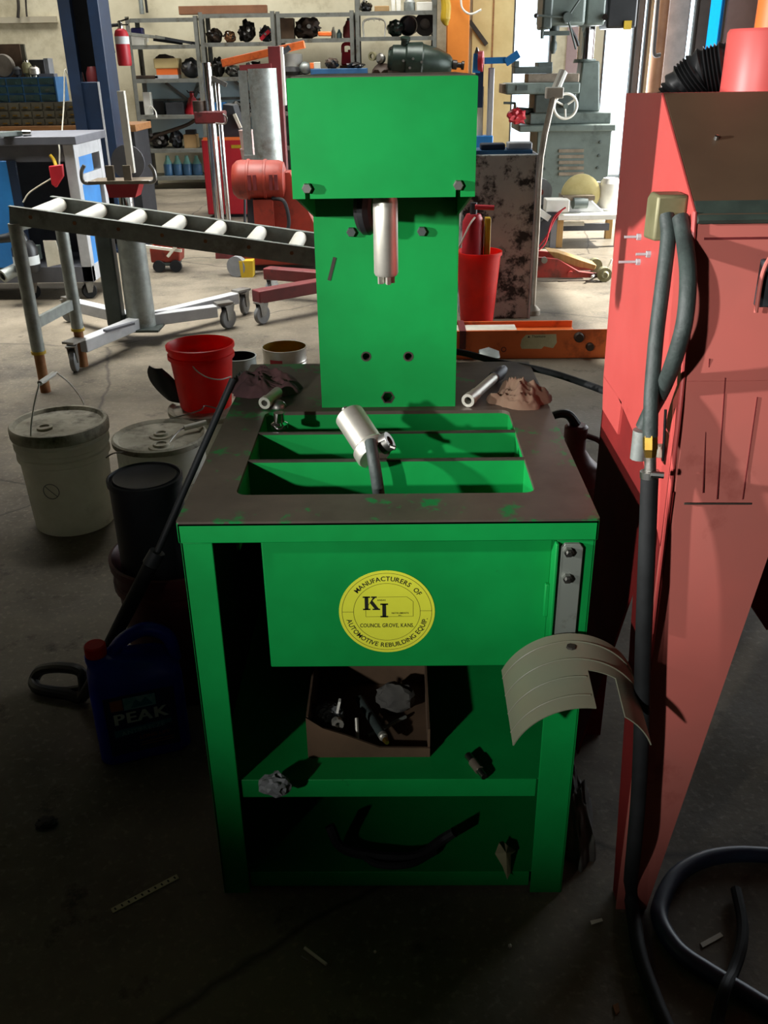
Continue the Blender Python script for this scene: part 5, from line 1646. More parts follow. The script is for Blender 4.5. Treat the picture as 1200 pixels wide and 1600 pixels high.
# ------------------------------------------------------------------ steel shelving along the back wall
YS, DS = 12.45, 0.50
LEV = [28, 70, 123, 180, 233, 276]                      # photo rows of the shelf levels at the left bay
def lev_z(px, py):
    return P(px, py, YS).z
SHELF = {}
def shelving(px0, px1, rows, label, extra_top=0.0, group='steel shelving units'):
    x0, x1 = P(px0, 120, YS).x, P(px1, 120, YS).x
    mid = (px0 + px1) / 2
    zs = [lev_z(mid, r) for r in rows]
    t = thing('steel_shelving', ((x0 + x1) / 2, YS + DS / 2, 0), label, 'shelving', group)
    ztop = zs[0] + 0.02 + extra_top
    for x, s in ((x0, 1), (x1, -1)):
        for y, d in ((YS, 1), (YS + DS, -1)):
            m = MB()
            m.box(min(x, x + s * 0.05), max(x, x + s * 0.05), min(y, y + d * 0.004), max(y, y + d * 0.004), 0, ztop)
            m.box(min(x, x + s * 0.004), max(x, x + s * 0.004), min(y, y + d * 0.05), max(y, y + d * 0.05), 0, ztop)
            m.build('upright', 'shelf_steel', t, smooth=False)
    for z in zs:
        sh_ = MB()
        sh_.box(x0 + 0.006, x1 - 0.006, YS + 0.006, YS + DS - 0.006, z - 0.012, z)
        sh_.box(x0 + 0.006, x1 - 0.006, YS + 0.0045, YS + 0.0085, z - 0.045, z)
        sh_.build('shelf', 'shelf_steel', t, smooth=False)
    SHELF[label] = (x0, x1, zs)
    return t, x0, x1, zs
S1, a0, a1, ZA = shelving(206, 316, LEV, 'steel shelving unit, leftmost, behind the chrome jack post')
S2, b0, b1, ZB_ = shelving(318, 434, [21, 66, 120, 177, 231, 275], 'steel shelving unit second from the left, behind the grey tube')
S3, c0, c1, ZC_ = shelving(436, 555, [20, 60, 117, 174, 228, 272], 'steel shelving unit third from the left, above the green head')
S4, d0, d1, ZD_ = shelving(557, 682, [17, 57, 117, 173, 226, 270], 'steel shelving unit, rightmost, beside the orange post', extra_top=0.5)
# pale blue sheeting behind the third level of the two left units, with crossed braces
for t, x0, x1, zs in ((S1, a0, a1, ZA), (S2, b0, b1, ZB_)):
    MB().box(x0 + 0.01, x1 - 0.01, YS + DS - 0.003, YS + DS + 0.001, zs[3] - 0.3, zs[2] - 0.05).build('back_sheet', 'blue_white_wall', t)
    MB().bar((x0 + 0.3, YS + DS - 0.02, zs[2] - 0.05), (x0 + 0.62, YS + DS - 0.02, zs[3] + 0.12), 0.03, 0.03).build('brace', 'shelf_steel', t)
    MB().bar((x1 - 0.1, YS + DS - 0.03, zs[2] - 0.05), (x0 + 0.62, YS + DS - 0.03, zs[3] + 0.12), 0.03, 0.03).build('brace', 'shelf_steel', t)
    MB().bar((x0 + 0.02, YS + DS - 0.04, zs[3] + 0.16), (x1 - 0.02, YS + DS - 0.04, zs[3] + 0.16), 0.02, 0.03).build('brace', 'shelf_steel', t)
tag(MB().box(P(278, 20, YS).x, P(416, 20, YS).x, YS + 0.05, YS + 0.16, ZB_[0], ZB_[0] + 0.09).build('wood_board', mat('old_board', '#7d5336', 0.8, 0, '#68432a', 4), bevel=0.004), 'long brown wooden board lying across the tops of the left shelving units', 'board')

Yi = YS + 0.10
def bxp(px0, px1, ptop, z0, Y=Yi, d=0.2):
    pm = (px0 + px1) / 2
    return (P(px0, ptop, Y).x, P(px1, ptop, Y).x, Y, Y + d, z0, max(P(pm, ptop, Y).z, z0 + 0.02))
def item_box(name, px0, px1, ptop, z0, mname, label, cat='box', Y=Yi, d=0.2, bev=0.006):
    return tag(MB().box(*bxp(px0, px1, ptop, z0, Y, d)).build(name, mname, bevel=bev), label, cat)
def lump(name, px0, px1, ptop, z0, mname, label, cat='part', Y=Yi + 0.1, seed=1.0, rough=0.5, d=0.12, extra=None):
    """irregular greasy machine part: a rough casting with studs and flanges"""
    x0, x1 = P(px0, ptop, Y).x, P(px1, ptop, Y).x
    z1 = P((px0 + px1) / 2, ptop, Y).z
    h = max(z1 - z0, 0.04)
    rnd = random.Random(seed)
    t = thing(name, ((x0 + x1) / 2, Y, z0), label, cat)
    MB().ball(((x0 + x1) / 2, Y, z0 + h * 0.48), 1.0, 3, ((x1 - x0) / 2, d, h * 0.52), rough * 0.6, 2.6, seed, z0).build('casting', mname, t, angle=50)
    for k in range(3):
        cx = x0 + (x1 - x0) * (0.22 + 0.28 * k)
        rr_ = min(h * 0.28, (x1 - x0) * 0.16) * (0.7 + 0.5 * rnd.random())
        ax_ = Vector((rnd.uniform(-0.6, 0.6), -1, rnd.uniform(-0.2, 0.6)))
        MB().lathe((cx, Y - d * 0.5, z0 + h * (0.35 + 0.3 * rnd.random())), [(0, 0.12), (rr_ * 0.5, 0.12), (rr_ * 0.5, 0.03), (rr_, 0.03), (rr_, -0.05), (0, -0.05)], 12, ax_).build('flange', 'oily_black' if k != 1 else 'dull_steel', t)
    return t
def bottle(px, ptop, z0, r, body, cap, label, Y=Yi + 0.08, group=None):
    q = P(px, ptop + 8, Y)
    h = P(px, ptop, Y).z - z0
    t = thing('bottle', (q.x, Y, z0), label, 'bottle', group)
    MB().lathe((q.x, Y, z0), [(0, 0), (r * 0.95, 0), (r, 0.01), (r, h * 0.55), (r * 0.55, h * 0.74), (r * 0.4, h * 0.80), (0, h * 0.80)], 16).build('bottle_body', body, t)
    MB().lathe((q.x, Y, z0 + h * 0.58), [(r * 0.93, 0), (r * 0.60, h * 0.16), (r * 0.42, h * 0.30), (r * 0.36, h * 0.42), (0, h * 0.42)], 16).build('bottle_neck', cap, t)
    return t
# --- left unit
item_box('cardboard_box', 200, 224, 56, ZA[1], 'white_paint', 'small white box on the top shelf of the left unit', d=0.15)
item_box('folded_cloth', 203, 222, 43, P(212, 56, Yi).z, 'purple', 'folded purple cloth on the small white box', 'cloth', d=0.12, bev=0.02)
tag(MB().tube([P(224, 60, Yi), P(230, 57, Yi), P(231, 66, Yi)], 0.012, 8).build('hook', 'white_paint'), 'small white hook beside the purple cloth', 'hook')
m = MB()
z0 = ZA[1]
for k, (pxa, pya, pxb, pyb) in enumerate(((243, 57, 300, 66), (246, 60, 306, 68), (240, 62, 285, 68))):
    a, b = P(pxa, pya, Yi + 0.05 * k), P(pxb, pyb, Yi + 0.05 * k)
    tag(MB().bar((a.x, a.y, max(a.z, z0 + 0.02)), (b.x, b.y, z0 + 0.015), 0.05, 0.03).build('wiper_arm', 'charcoal'), ('long dark blade, uppermost of three on the left top shelf', 'long dark blade, middle of three on the left top shelf', 'short dark blade, lowest of three on the left top shelf')[k], 'blade')
item_box('wood_block', 208, 247, 118, ZA[2], 'oily_brown', 'flat rusty brown box on the second shelf of the left unit')
bt_ = thing('battery_box', P(260, 118, Yi), 'cream and orange battery box on the second shelf of the left unit', 'box')
MB().box(*bxp(242, 278, 117, ZA[2], Yi, 0.2)).build('white_base', 'frame_grey', bt_)
zz1, zz2, zz3 = P(260, 117, Yi).z, P(260, 107, Yi).z, P(260, 91, Yi).z
xx0, xx1 = P(241, 105, Yi).x, P(279, 105, Yi).x
MB().box(xx0 + 0.02, xx1 - 0.02, Yi, Yi + 0.22, zz1, zz2).build('orange_band', 'orange_paint', bt_)
MB().box(xx0, xx1, Yi - 0.01, Yi + 0.23, zz2, zz3).build('cream_lid', 'cream_panel', bt_, bevel=0.01)
tag(MB().ball(P(258, 90, Yi + 0.1) + Vector((0, 0, -0.01)), 0.1, 3, (1.2, 0.8, 0.45), 0.4, 3, 2.2, zz3).build('cable_heap', 'oily_brown'), 'heap of dark cable on the cream battery box', 'cable')
lump('engine_part', 282, 312, 90, ZA[2], 'charcoal', 'dark square engine part beside the cream battery box', seed=3, rough=0.25, d=0.16)
item_box('label_carton', 222, 234, 144, ZA[3] + 0.0, 'white_paint', 'small white carton on the third shelf of the left unit', d=0.1)
item_box('black_tray', 212, 256, 158, ZA[3], 'black_plastic', 'black plastic tray on the third shelf of the left unit', Y=Yi + 0.1)
item_box('black_tray', 258, 286, 160, ZA[3], 'charcoal', 'charcoal case on the third shelf beside the red axle stand')
tag(MB().tube([P(232, 170, Yi - 0.02), P(236, 166, Yi - 0.02), P(243, 174, Yi - 0.02), P(245, 184, YS - 0.03)], 0.008, 6).build('white_wire', 'white_paint'), 'loop of white wire on the black tray', 'wire')
def axle_stand(px, ptop, z0, mname, label, Y=Yi):
    q = P(px, ptop, Y)
    h = P(px, ptop, Y).z - z0
    t = thing('axle_stand', (q.x, Y + 0.08, z0), label, 'axle stand')
    MB().lathe((q.x, Y + 0.08, z0), [(0.12, 0), (0.12, 0.02), (0.04, h * 0.7), (0.035, h * 0.7)], 4).build('pyramid_base', mname, t, smooth=False)
    MB().cyl((q.x, Y + 0.08, z0 + h * 0.45), (q.x, Y + 0.08, z0 + h * 0.95), 0.028, seg=12).build('ratchet_post', mname, t)
    MB().prism([(-0.06 + q.x, z0 + h), (-0.04 + q.x, z0 + h * 0.92), (0.04 + q.x, z0 + h * 0.92), (0.06 + q.x, z0 + h), (0.04 + q.x, z0 + h * 0.88), (-0.04 + q.x, z0 + h * 0.88)], 'y', Y + 0.05, Y + 0.11).build('saddle', 'charcoal', t)
axle_stand(297, 141, ZA[3], 'tool_red', 'red axle stand on the third shelf of the left unit')
axle_stand(314, 142, ZA[3], 'orange_paint', 'orange-red axle stand partly behind the shelf upright', Y=Yi + 0.1)
tag(MB().tube([P(232, 220, Yi), P(250, 210, Yi), P(290, 196, Yi), P(310, 184, Yi)], 0.022, 8).build('exhaust_pipe', 'oily_brown'), 'bent brown exhaust pipe slanting over the fourth shelf', 'pipe')
lump('engine_part', 230, 262, 206, ZA[4], 'oily_black', 'black greasy engine part on the fourth shelf of the left unit', seed=5)
lump('engine_part', 264, 284, 202, ZA[4], 'charcoal', 'dark small engine part beside the brown carton', seed=6)
item_box('cardboard_box', 286, 306, 210, ZA[4], 'cardboard', 'light brown carton on the fourth shelf of the left unit', d=0.18)
item_box('cardboard_box', 289, 304, 203, P(296, 210, Yi).z, 'black_plastic', 'small black box on the light brown carton', d=0.12)
for k, px in enumerate((262, 277, 292, 307)):
    bottle(px, 243, ZA[5], 0.062, 'bottle_blue', 'bottle_cap', ('blue-grey bottle with green neck on the bottom shelf, leftmost of four', 'blue-grey bottle with green neck on the bottom shelf, second of four from left', 'blue-grey bottle with green neck on the bottom shelf, third of four from left', 'blue-grey bottle with green neck on the bottom shelf, rightmost of four')[k], group='blue bottles on the bottom shelf')
# --- second unit
lump('engine_part', 322, 346, 44, ZB_[1], 'oily_brown', 'brown greasy castings at the left of the second unit top shelf', seed=8)
lump('carburettor', 350, 368, 48, ZB_[1], 'rust', 'pale rusty small casting on the second unit top shelf', seed=9)
lump('carburettor', 372, 398, 32, ZB_[1], 'oily_black', 'black carburettor with bright cap on the second unit top shelf', seed=10, rough=0.7)
lump('engine_part', 404, 426, 40, ZB_[1], 'charcoal', 'dark wedge-shaped casting at the right of the second unit top shelf', seed=11)
tag(MB().bar(P(407, 62, Yi - 0.02), P(421, 48, Yi - 0.02), 0.02, 0.04).build('screwdriver', 'tool_red'), 'red screwdriver leaning on the dark casting', 'screwdriver')
lump('engine_part', 330, 350, 88, ZB_[2], 'oily_black', 'black rounded casting behind the chrome jack post', seed=12)
lump('engine_part', 352, 376, 101, ZB_[2], 'dull_steel', 'grey alternator-like casting on the second unit middle shelf', seed=13)
lump('engine_part', 380, 416, 96, ZB_[2], 'oily_black', 'heap of black gears under the orange bar', seed=14, rough=0.8)
item_box('blue_case', 330, 352, 160, ZB_[3], 'bright_blue', 'small bright blue case on the second unit third shelf', d=0.12)
lump('engine_part', 356, 400, 158, ZB_[3], 'oily_black', 'black casting on the second unit third shelf', seed=15)
# --- third unit
item_box('paper_stack', 437, 458, 28, ZC_[1], 'cardboard_dark', 'dark brown carton with flaps at the left of the third unit top shelf')
lump('transmission_part', 460, 502, 26, ZC_[1], 'oily_brown', 'brown peaked gearbox casting on the third unit top shelf', seed=16, rough=0.6)
tag(MB().bar(P(497, 53, Yi - 0.05), P(518, 53, Yi - 0.05), 0.06, 0.05).build('orange_grip', 'orange_paint', bevel=0.012), 'orange-red grip in front of the peaked casting', 'grip')
bottle(521, 42, ZC_[1], 0.03, 'paper', 'paper', 'slim white bottle on the third unit top shelf')
bottle(530, 46, ZC_[1], 0.035, 'glass_bottle', 'glass_bottle', 'greenish glass bottle beside the slim white bottle')
jr = thing('red_flask', P(545, 50, Yi), 'dark red round flask at the right of the third unit top shelf', 'flask')
q = P(545, 50, Yi + 0.08)
MB().lathe((q.x, Yi + 0.08, ZC_[1]), [(0, 0), (0.065, 0), (0.075, 0.02), (0.07, 0.12), (0.04, 0.16), (0.03, 0.19), (0, 0.19)], 18).build('flask_body', 'maroon_paint', jr)
MB().lathe((q.x, Yi + 0.08, ZC_[1] + 0.19), [(0, 0), (0.02, 0), (0.02, 0.03), (0, 0.03)], 12).build('flask_cap', 'charcoal', jr)
q = P(455, 100, Yi)
pr_ = MB().lathe((q.x, Yi + 0.15, ZC_[2]), [(0, 0), (0.13, 0), (0.13, 0.22), (0.12, 0.24), (0, 0.24)], 24).build('white_pot', 'white_paint')
tag(pr_, 'white pot at the left of the third unit middle shelf', 'pot')
tag(MB().lathe((P(455, 112, Yi).x, Yi - 0.02, ZC_[2]), [(0, 0), (0.10, 0), (0.12, 0.04), (0.10, 0.09), (0, 0.10)], 20).build('black_bowl', 'black_plastic'), 'black bowl in front of the white pot', 'bowl')
tag(MB().ball((P(477, 110, Yi).x, Yi, ZC_[2] + 0.075), 0.075, 3).build('grey_ball', 'galvanised'), 'grey metal ball beside the black bowl', 'ball')
item_box('blue_box', 485, 574, 107, ZC_[2], 'cabinet_blue', 'long blue box across the third unit middle shelf', Y=YS - 0.10, d=0.3)
def jug(px0, px1, ptop, z0, mname, label, Y):
    b = bxp(px0, px1, ptop, z0, Y, 0.16)
    h = b[5] - b[4]
    t = thing('red_jug', ((b[0] + b[1]) / 2, Y, z0), label, 'jug')
    MB().box(b[0], b[1], b[2], b[3], z0, z0 + h * 0.62, taper=(0.86, 0.9)).build('jug_body', mname, t, bevel=0.015)
    w = (b[1] - b[0])
    cx = (b[0] + b[1]) / 2
    MB().tube([(cx - w * 0.36, Y + 0.08, z0 + h * 0.58), (cx - w * 0.30, Y + 0.08, z0 + h * 0.95), (cx + w * 0.25, Y + 0.08, z0 + h * 0.95), (cx + w * 0.34, Y + 0.08, z0 + h * 0.58)], 0.022, 10).build('handle', mname, t)
    MB().lathe((cx + w * 0.2, Y + 0.06, z0 + h * 0.6), [(0, 0), (0.03, 0), (0.03, h * 0.12), (0, h * 0.12)], 12).build('cap', mname, t)
zb_ = P(530, 107, YS - 0.1).z
jug(532, 553, 68, ZC_[2] + 0.10, 'tool_red', 'red plastic jug with handle on the third unit middle shelf', YS + 0.22)
tag(MB().box(P(530, 100, Yi).x, P(556, 100, Yi).x, YS + 0.21, YS + 0.40, ZC_[2], ZC_[2] + 0.10).build('wood_block', 'wood', bevel=0.004), 'wooden block under the red plastic jug', 'block')
item_box('small_carton', 490, 500, 97, P(530, 107, YS - 0.1).z, 'paper', 'small cream carton on the long blue box', d=0.08, Y=YS - 0.08)
item_box('small_carton', 484, 490, 98, P(530, 107, YS - 0.1).z, 'orange_paint', 'small orange carton at the left end of the long blue box', d=0.08, Y=YS - 0.08)
lump('engine_part', 508, 530, 90, P(530, 107, YS - 0.1).z, 'oily_brown', 'brown greasy part on the long blue box, left of the red jug', seed=18, Y=YS + 0.02, d=0.08)
lump('engine_part', 541, 570, 97, P(530, 107, YS - 0.1).z, 'oily_black', 'dark small parts at the right end of the long blue box', seed=19, Y=YS + 0.02, d=0.08)
# --- right unit
lump('engine_part', 562, 581, 3, ZD_[0], 'black_plastic', 'black round part on the top of the right unit', seed=20)
item_box('cardboard_box', 585, 608, 9, ZD_[0], 'cardboard', 'flat light brown carton on the top of the right unit')
item_box('filter_box', 611, 617, -4, ZD_[0], 'white_paint', 'upright white box on the top of the right unit, left one of a pair', d=0.15)
item_box('filter_box', 619, 626, -4, ZD_[0], 'white_paint', 'upright white box on the top of the right unit, right one of a pair', d=0.15)
bottle(640, -8, ZD_[0], 0.07, 'galvanised', 'galvanised', 'grey metal jar on the top of the right unit')
item_box('carton_white', 651, 675, 3, ZD_[0], 'white_paint', 'white carton at the right end of the top of the right unit')
wr = thing('wire_rack', P(585, 50, Yi), 'small white wire rack on the upper shelf of the right unit', 'rack')
x0, x1 = P(568, 50, Yi).x, P(601, 50, Yi).x
for yy in (Yi, Yi + 0.2):
    MB().tube([(x0, yy, ZD_[1]), (x0 + 0.01, yy, ZD_[1] + 0.18), (x1 - 0.01, yy, ZD_[1] + 0.18), (x1, yy, ZD_[1])], 0.008, 6, 5).build('wire_hoop', 'white_paint', wr)
for f in (0.25, 0.5, 0.75):
    MB().cyl((x0 + (x1 - x0) * f, Yi, ZD_[1] + 0.183), (x0 + (x1 - x0) * f, Yi + 0.2, ZD_[1] + 0.183), 0.006, seg=6).build('wire_bar', 'white_paint', wr)
lump('engine_part', 605, 630, 30, ZD_[1], 'oily_green', 'dark green-grey housing on the upper shelf of the right unit', seed=21)
q = P(637, 43, Yi)
cp2 = thing('funnel_pot', (q.x, Yi, ZD_[1]), 'open pot lying with its black mouth forward, right unit', 'pot')
MB().lathe((q.x, Yi, ZD_[1] + 0.115), [(0.11, 0), (0.115, 0.0), (0.10, 0.22), (0, 0.23)], 24, (0.25, 1, 0.1)).build('pot_wall', 'bed_steel', cp2)
MB().lathe((q.x, Yi, ZD_[1] + 0.115), [(0.108, 0.004), (0.09, 0.12), (0, 0.13)], 24, (0.25, 1, 0.1)).build('pot_inside', 'black_gloss', cp2)
q = P(664, 42, Yi)
tr_ = thing('drum_rotor', (q.x, Yi, ZD_[1]), 'black brake drum standing on edge beside the open pot', 'drum')
MB().lathe((q.x, Yi, ZD_[1] + 0.13), [(0.06, 0.0), (0.13, 0.0), (0.13, 0.12), (0.06, 0.12), (0.06, 0.0)], 24, (0.1, 1, 0)).build('drum_ring', 'oily_black', tr_)
MB().lathe((q.x, Yi + 0.02, ZD_[1] + 0.13), [(0, 0.02), (0.062, 0.02), (0.062, 0.05), (0, 0.05)], 16, (0.1, 1, 0)).build('drum_hub', 'dull_steel', tr_)
# big dark gearbox in front of the right unit, on the middle shelf
YG = YS - 0.05
gz = ZD_[2]
gb = thing('gearbox', (P(640, 110, YG).x, YG, gz), 'large black-green gearbox with output shaft on the right unit', 'gearbox')
def gp(px, py):
    return P(px, py, YG)
a, b = gp(600, 96), gp(690, 96)
MB().lathe(gp(606, 92), [(0, 0), (0.10, 0.0), (0.12, 0.03), (0.16, 0.05), (0.17, 0.20), (0.20, 0.22), (0.22, 0.40), (0.20, 0.42), (0.17, 0.60), (0.11, 0.75), (0.08, 0.78), (0, 0.78)], 20, (1, 0.05, -0.10)).build('gear_case', 'oily_green', gb)
MB().lathe(gp(688, 99), [(0, 0), (0.06, 0), (0.06, 0.05), (0.035, 0.06), (0.035, 0.14), (0.055, 0.15), (0.055, 0.20), (0.03, 0.21), (0.03, 0.25), (0.05, 0.26), (0.05, 0.29), (0, 0.29)], 14, (1, 0.0, -0.10)).build('output_shaft', 'oily_black', gb)
MB().lathe(gp(632, 78), [(0, 0), (0.05, 0), (0.05, 0.10), (0.06, 0.11), (0.06, 0.14), (0, 0.15)], 14, (0.1, -0.3, 1)).build('top_cover', 'oily_green', gb)
MB().lathe(gp(618, 84), [(0, 0), (0.06, 0), (0.06, 0.08), (0, 0.09)], 14, (-0.3, -0.3, 1)).build('top_cover', 'oily_black', gb)
MB().lathe(gp(596, 92), [(0, -0.02), (0.05, -0.02), (0.06, 0.03), (0.04, 0.06), (0, 0.06)], 14, (-0.6, -0.8, 0.2)).build('bell_flange', 'dull_steel', gb)
MB().lathe(gp(582, 88), [(0.03, -0.02), (0.05, -0.02), (0.05, 0.02), (0.03, 0.02), (0.03, -0.02)], 14, (-0.5, -0.8, 0.0)).build('bell_flange', 'olive_metal', gb)
for k, (px, py) in enumerate(((630, 95), (645, 92), (658, 97), (640, 106))):
    MB().lathe(gp(px, py) + Vector((0, -0.19, 0)), [(0, 0.03), (0.016, 0.03), (0.016, -0.03), (0, -0.03)], 6, (0, -1, 0)).build('bolt', 'dull_steel', gb)
MB().ball(gp(600, 109), 0.09, 2, (1.5, 0.8, 0.8), 0.4, 3, 7).build('mount_foot', 'oily_brown', gb)
MB().box(gp(606, 115).x, gp(680, 115).x, YG - 0.1, YG + 0.2, gz, gz + 0.05).build('wood_cradle', 'oily_brown', gb)
# ------------------------------------------------------------------ red tool cabinet and the stands in front of the shelving
YT = 9.9
tc_ = thing('tool_cabinet', (P(360, 300, YT).x, YT + 0.25, 0), 'red upright tool cabinet with a yellow stripe behind the chrome post', 'cabinet')
x0, x1 = P(318, 260, YT).x, P(398, 260, YT).x
zt_ = P(350, 218, YT).z
MB().box(x0, x1, YT, YT + 0.5, 0.03, zt_).build('cabinet_body', 'tool_red', tc_, bevel=0.01)
MB().box(x0 + 0.05, x1 - 0.05, YT + 0.05, YT + 0.45, 0.0, 0.03).build('plinth', 'charcoal', tc_)
zy = P(370, 229, YT).z
MB().box(x0 + 0.30, x1 - 0.02, YT - 0.004, YT, zy - 0.015, zy + 0.015).build('yellow_stripe', 'yellow', tc_)
MB().box(x0 + 0.02, x1 - 0.02, YT - 0.003, YT, zy + 0.06, zy + 0.09).build('top_groove', 'orange_paint', tc_)
# sloping black lid of a stand behind
sb = thing('black_bin', (P(362, 190, YT).x, YT + 0.2, zt_), 'black sloping bin standing on the red tool cabinet', 'bin')
xa_, xb_ = P(340, 215, YT).x, P(378, 215, YT).x
MB().prism([(xa_, zt_), (xb_, zt_), (P(362, 165, YT).x, P(362, 165, YT).z), (P(345, 165, YT).x, P(345, 163, YT).z)], 'y', YT + 0.12, YT + 0.42).build('bin_body', 'charcoal', sb, bevel=0.01)
MB().bar(P(366, 178, YT + 0.10), P(376, 200, YT + 0.10), 0.03, 0.03).build('bin_handle', 'paper', sb)
# pale cups stacked
YCU = 9.2
q = P(389, 225, YCU)
for k, (pt, pb_, lab) in enumerate(((203, 232, 'pale pink-white plastic cup, upper of the two beside the grey tube'), (232, 252, 'pale pink-white plastic cup, lower of the two beside the grey tube'))):
    za, zb2 = P(389, pb_, YCU).z, P(389, pt, YCU).z
    c_ = MB().lathe((q.x, YCU, za), [(0, 0), (0.075, 0), (0.085, zb2 - za - 0.01), (0.088, zb2 - za - 0.01), (0.088, zb2 - za), (0, zb2 - za)], 24).build('plastic_cup', mat('pink_white', '#e2c8c2', 0.5, 0, '#d8b8b2', 5))
    tag(c_, lab, 'cup')
zc = P(389, 252, YCU).z
std = thing('cup_stand', (q.x, YCU, 0), 'dark stool under the pale cups behind the red motor', 'stool')
MB().lathe((q.x, YCU, 0), [(0, zc - 0.02), (0.14, zc - 0.02), (0.14, zc), (0, zc)], 20).build('seat', 'charcoal', std)
for k in range(3):
    a = k * 2 * PI / 3
    MB().cyl((q.x + 0.08 * math.cos(a), YCU + 0.08 * math.sin(a), zc - 0.02), (q.x + 0.16 * math.cos(a), YCU + 0.16 * math.sin(a), 0), 0.012, seg=8).build('leg', 'charcoal', std)
# chrome column stand with maroon clamp
YH = 8.6
q = G(345, 360, 0)
xs = P(335, 250, YH).x
hs_ = thing('chrome_strut_stand', (xs, YH, 0), 'tall chrome twin-rod stand with a maroon clamp', 'stand')
ztp = P(325, 98, YH).z
MB().cyl((xs, YH, 0.03), (xs, YH, ztp), 0.045, seg=18).build('rod', 'chrome', hs_)
MB().cyl((xs + 0.075, YH + 0.03, 0.03), (xs + 0.075, YH + 0.03, P(335, 125, YH).z), 0.022, seg=12).build('rod', 'chrome', hs_)
MB().box(xs - 0.2, xs + 0.25, YH - 0.2, YH + 0.2, 0.0, 0.03).build('base_plate', 'dull_steel', hs_)
zcl = P(330, 183, YH).z
MB().box(xs - 0.13, xs + 0.13, YH - 0.07, YH + 0.08, zcl - 0.05, zcl + 0.05).build('clamp', 'maroon_paint', hs_, bevel=0.012)
MB().lathe((xs - 0.09, YH - 0.02, zcl + 0.04), [(0, 0), (0.05, 0), (0.05, 0.09), (0, 0.09)], 14).build('clamp_knob', 'oily_brown', hs_)
MB().tube([(xs + 0.1, YH - 0.06, zcl + 0.04), (xs + 0.15, YH - 0.07, zcl + 0.0), (xs + 0.13, YH - 0.07, zcl - 0.05), (xs + 0.05, YH - 0.08, zcl - 0.045)], 0.007, 6).build('clamp_clip', 'steel', hs_)
MB().bar(P(332, 122, YH), P(354, 133, YH), 0.035, 0.035).build('arm', 'dull_steel', hs_)
# leaning grey tube and its maroon bracket
YQ = 8.2
gt = thing('exhaust_tube', (P(428, 300, YQ).x, YQ, 0), 'wide grey steel tube standing beside the green machine head', 'tube')
xq = P(414, 180, YQ).x
ztq = P(405, 107, YQ).z
MB().cyl((xq + 0.02, YQ, 0.0), (xq, YQ, ztq), 0.115, seg=26).build('tube_wall', 'galvanised', gt)
MB().box(xq - 0.20, xq - 0.13, YQ + 0.03, YQ + 0.06, 0.7, P(388, 110, YQ).z).build('flat_bar', 'galvanised', gt)
MB().box(xq - 0.20, xq - 0.10, YQ + 0.0, YQ + 0.05, 0.7, 0.74).build('bar_bracket', 'galvanised', gt)
hb_ = thing('shop_crane', (P(450, 300, YQ + 0.25).x, YQ + 0.3, 0), 'maroon shop crane mast with a long orange boom behind the grey tube', 'crane')
ya = YQ + 0.32
xm0, xm1 = P(421, 120, ya).x, P(440, 120, ya).x
MB().box(xm0, xm1, ya, ya + 0.12, 0.02, P(430, 72, ya).z).build('mast', 'maroon_paint', hb_, bevel=0.004)
MB().box(xm1, xm1 + 0.02, ya + 0.01, ya + 0.11, P(430, 165, ya).z, P(430, 73, ya).z).build('mast_lit_edge', 'white_paint', hb_)  # white strip paints the sunlit right edge of the mast
MB().box(xm0 - 0.1, xm1 + 0.15, ya - 0.1, ya + 0.3, 0.0, 0.02).build('foot', 'maroon_paint', hb_)
MB().bar(P(347, 99, ya + 0.18), P(476, 69, ya + 0.18), 0.07, 0.06).build('boom', 'orange_paint', hb_, bevel=0.006)
MB().bar(P(375, 107, ya - 0.03), P(424, 104, ya - 0.03), 0.05, 0.05).build('cross_arm', 'maroon_paint', hb_)
MB().bar(P(445, 75, ya + 0.12), P(449, 82, ya + 0.12), 0.09, 0.08).build('boom_clamp', 'charcoal', hb_)
# red motor on a pedestal
YM = 7.4
cmx = P(406, 281, YM)
mo = thing('pedestal_motor', (cmx.x, YM, 0), 'large red electric motor on a red pedestal behind the conveyor', 'motor')
L2 = (P(447, 281, YM).x - P(365, 281, YM).x) / 2
rm = (P(406, 250, YM).z - P(406, 312, YM).z) / 2
axm = Vector((1, 0.0, -0.02))
MB().lathe(cmx - axm * L2, [(0, 0), (rm * 0.75, 0), (rm * 0.95, 0.03), (rm, 0.06), (rm, L2 * 2 - 0.05), (rm * 0.9, L2 * 2 - 0.015), (rm * 0.6, L2 * 2), (0, L2 * 2)], 28, axm).build('motor_shell', 'motor_red', mo)
for f in (0.30, 0.62):
    MB().lathe(cmx - axm * L2, [(rm, L2 * 2 * f - 0.012), (rm + 0.008, L2 * 2 * f - 0.008), (rm + 0.008, L2 * 2 * f + 0.008), (rm, L2 * 2 * f + 0.012)], 28, axm).build('motor_band', 'motor_red', mo)
for f in (0.35, 0.45, 0.75, 0.85):
    x = cmx.x - L2 + 2 * L2 * f
    MB().box(x - 0.012, x + 0.012, YM - rm - 0.006, YM - rm + 0.03, cmx.z - 0.06, cmx.z + 0.05).build('cooling_slot', 'maroon_paint', mo)
MB().box(cmx.x - 0.05, cmx.x + 0.10, YM - 0.1, YM + 0.1, cmx.z - rm - 0.25, cmx.z - rm + 0.01).build('pedestal_neck', 'motor_red', mo)
MB().prism([(cmx.x + 0.15, cmx.z + 0.06), (cmx.x + 0.24, cmx.z + 0.06), (cmx.x + 0.50, 0.10), (cmx.x - 0.02, 0.10), (cmx.x + 0.05, cmx.z - rm - 0.2)], 'y', YM - 0.06, YM + 0.10).build('pedestal', 'motor_red', mo, bevel=0.006)
MB().box(cmx.x - 0.10, cmx.x + 0.55, YM - 0.30, YM + 0.3, 0.04, 0.12).build('base', 'motor_red', mo, bevel=0.01)
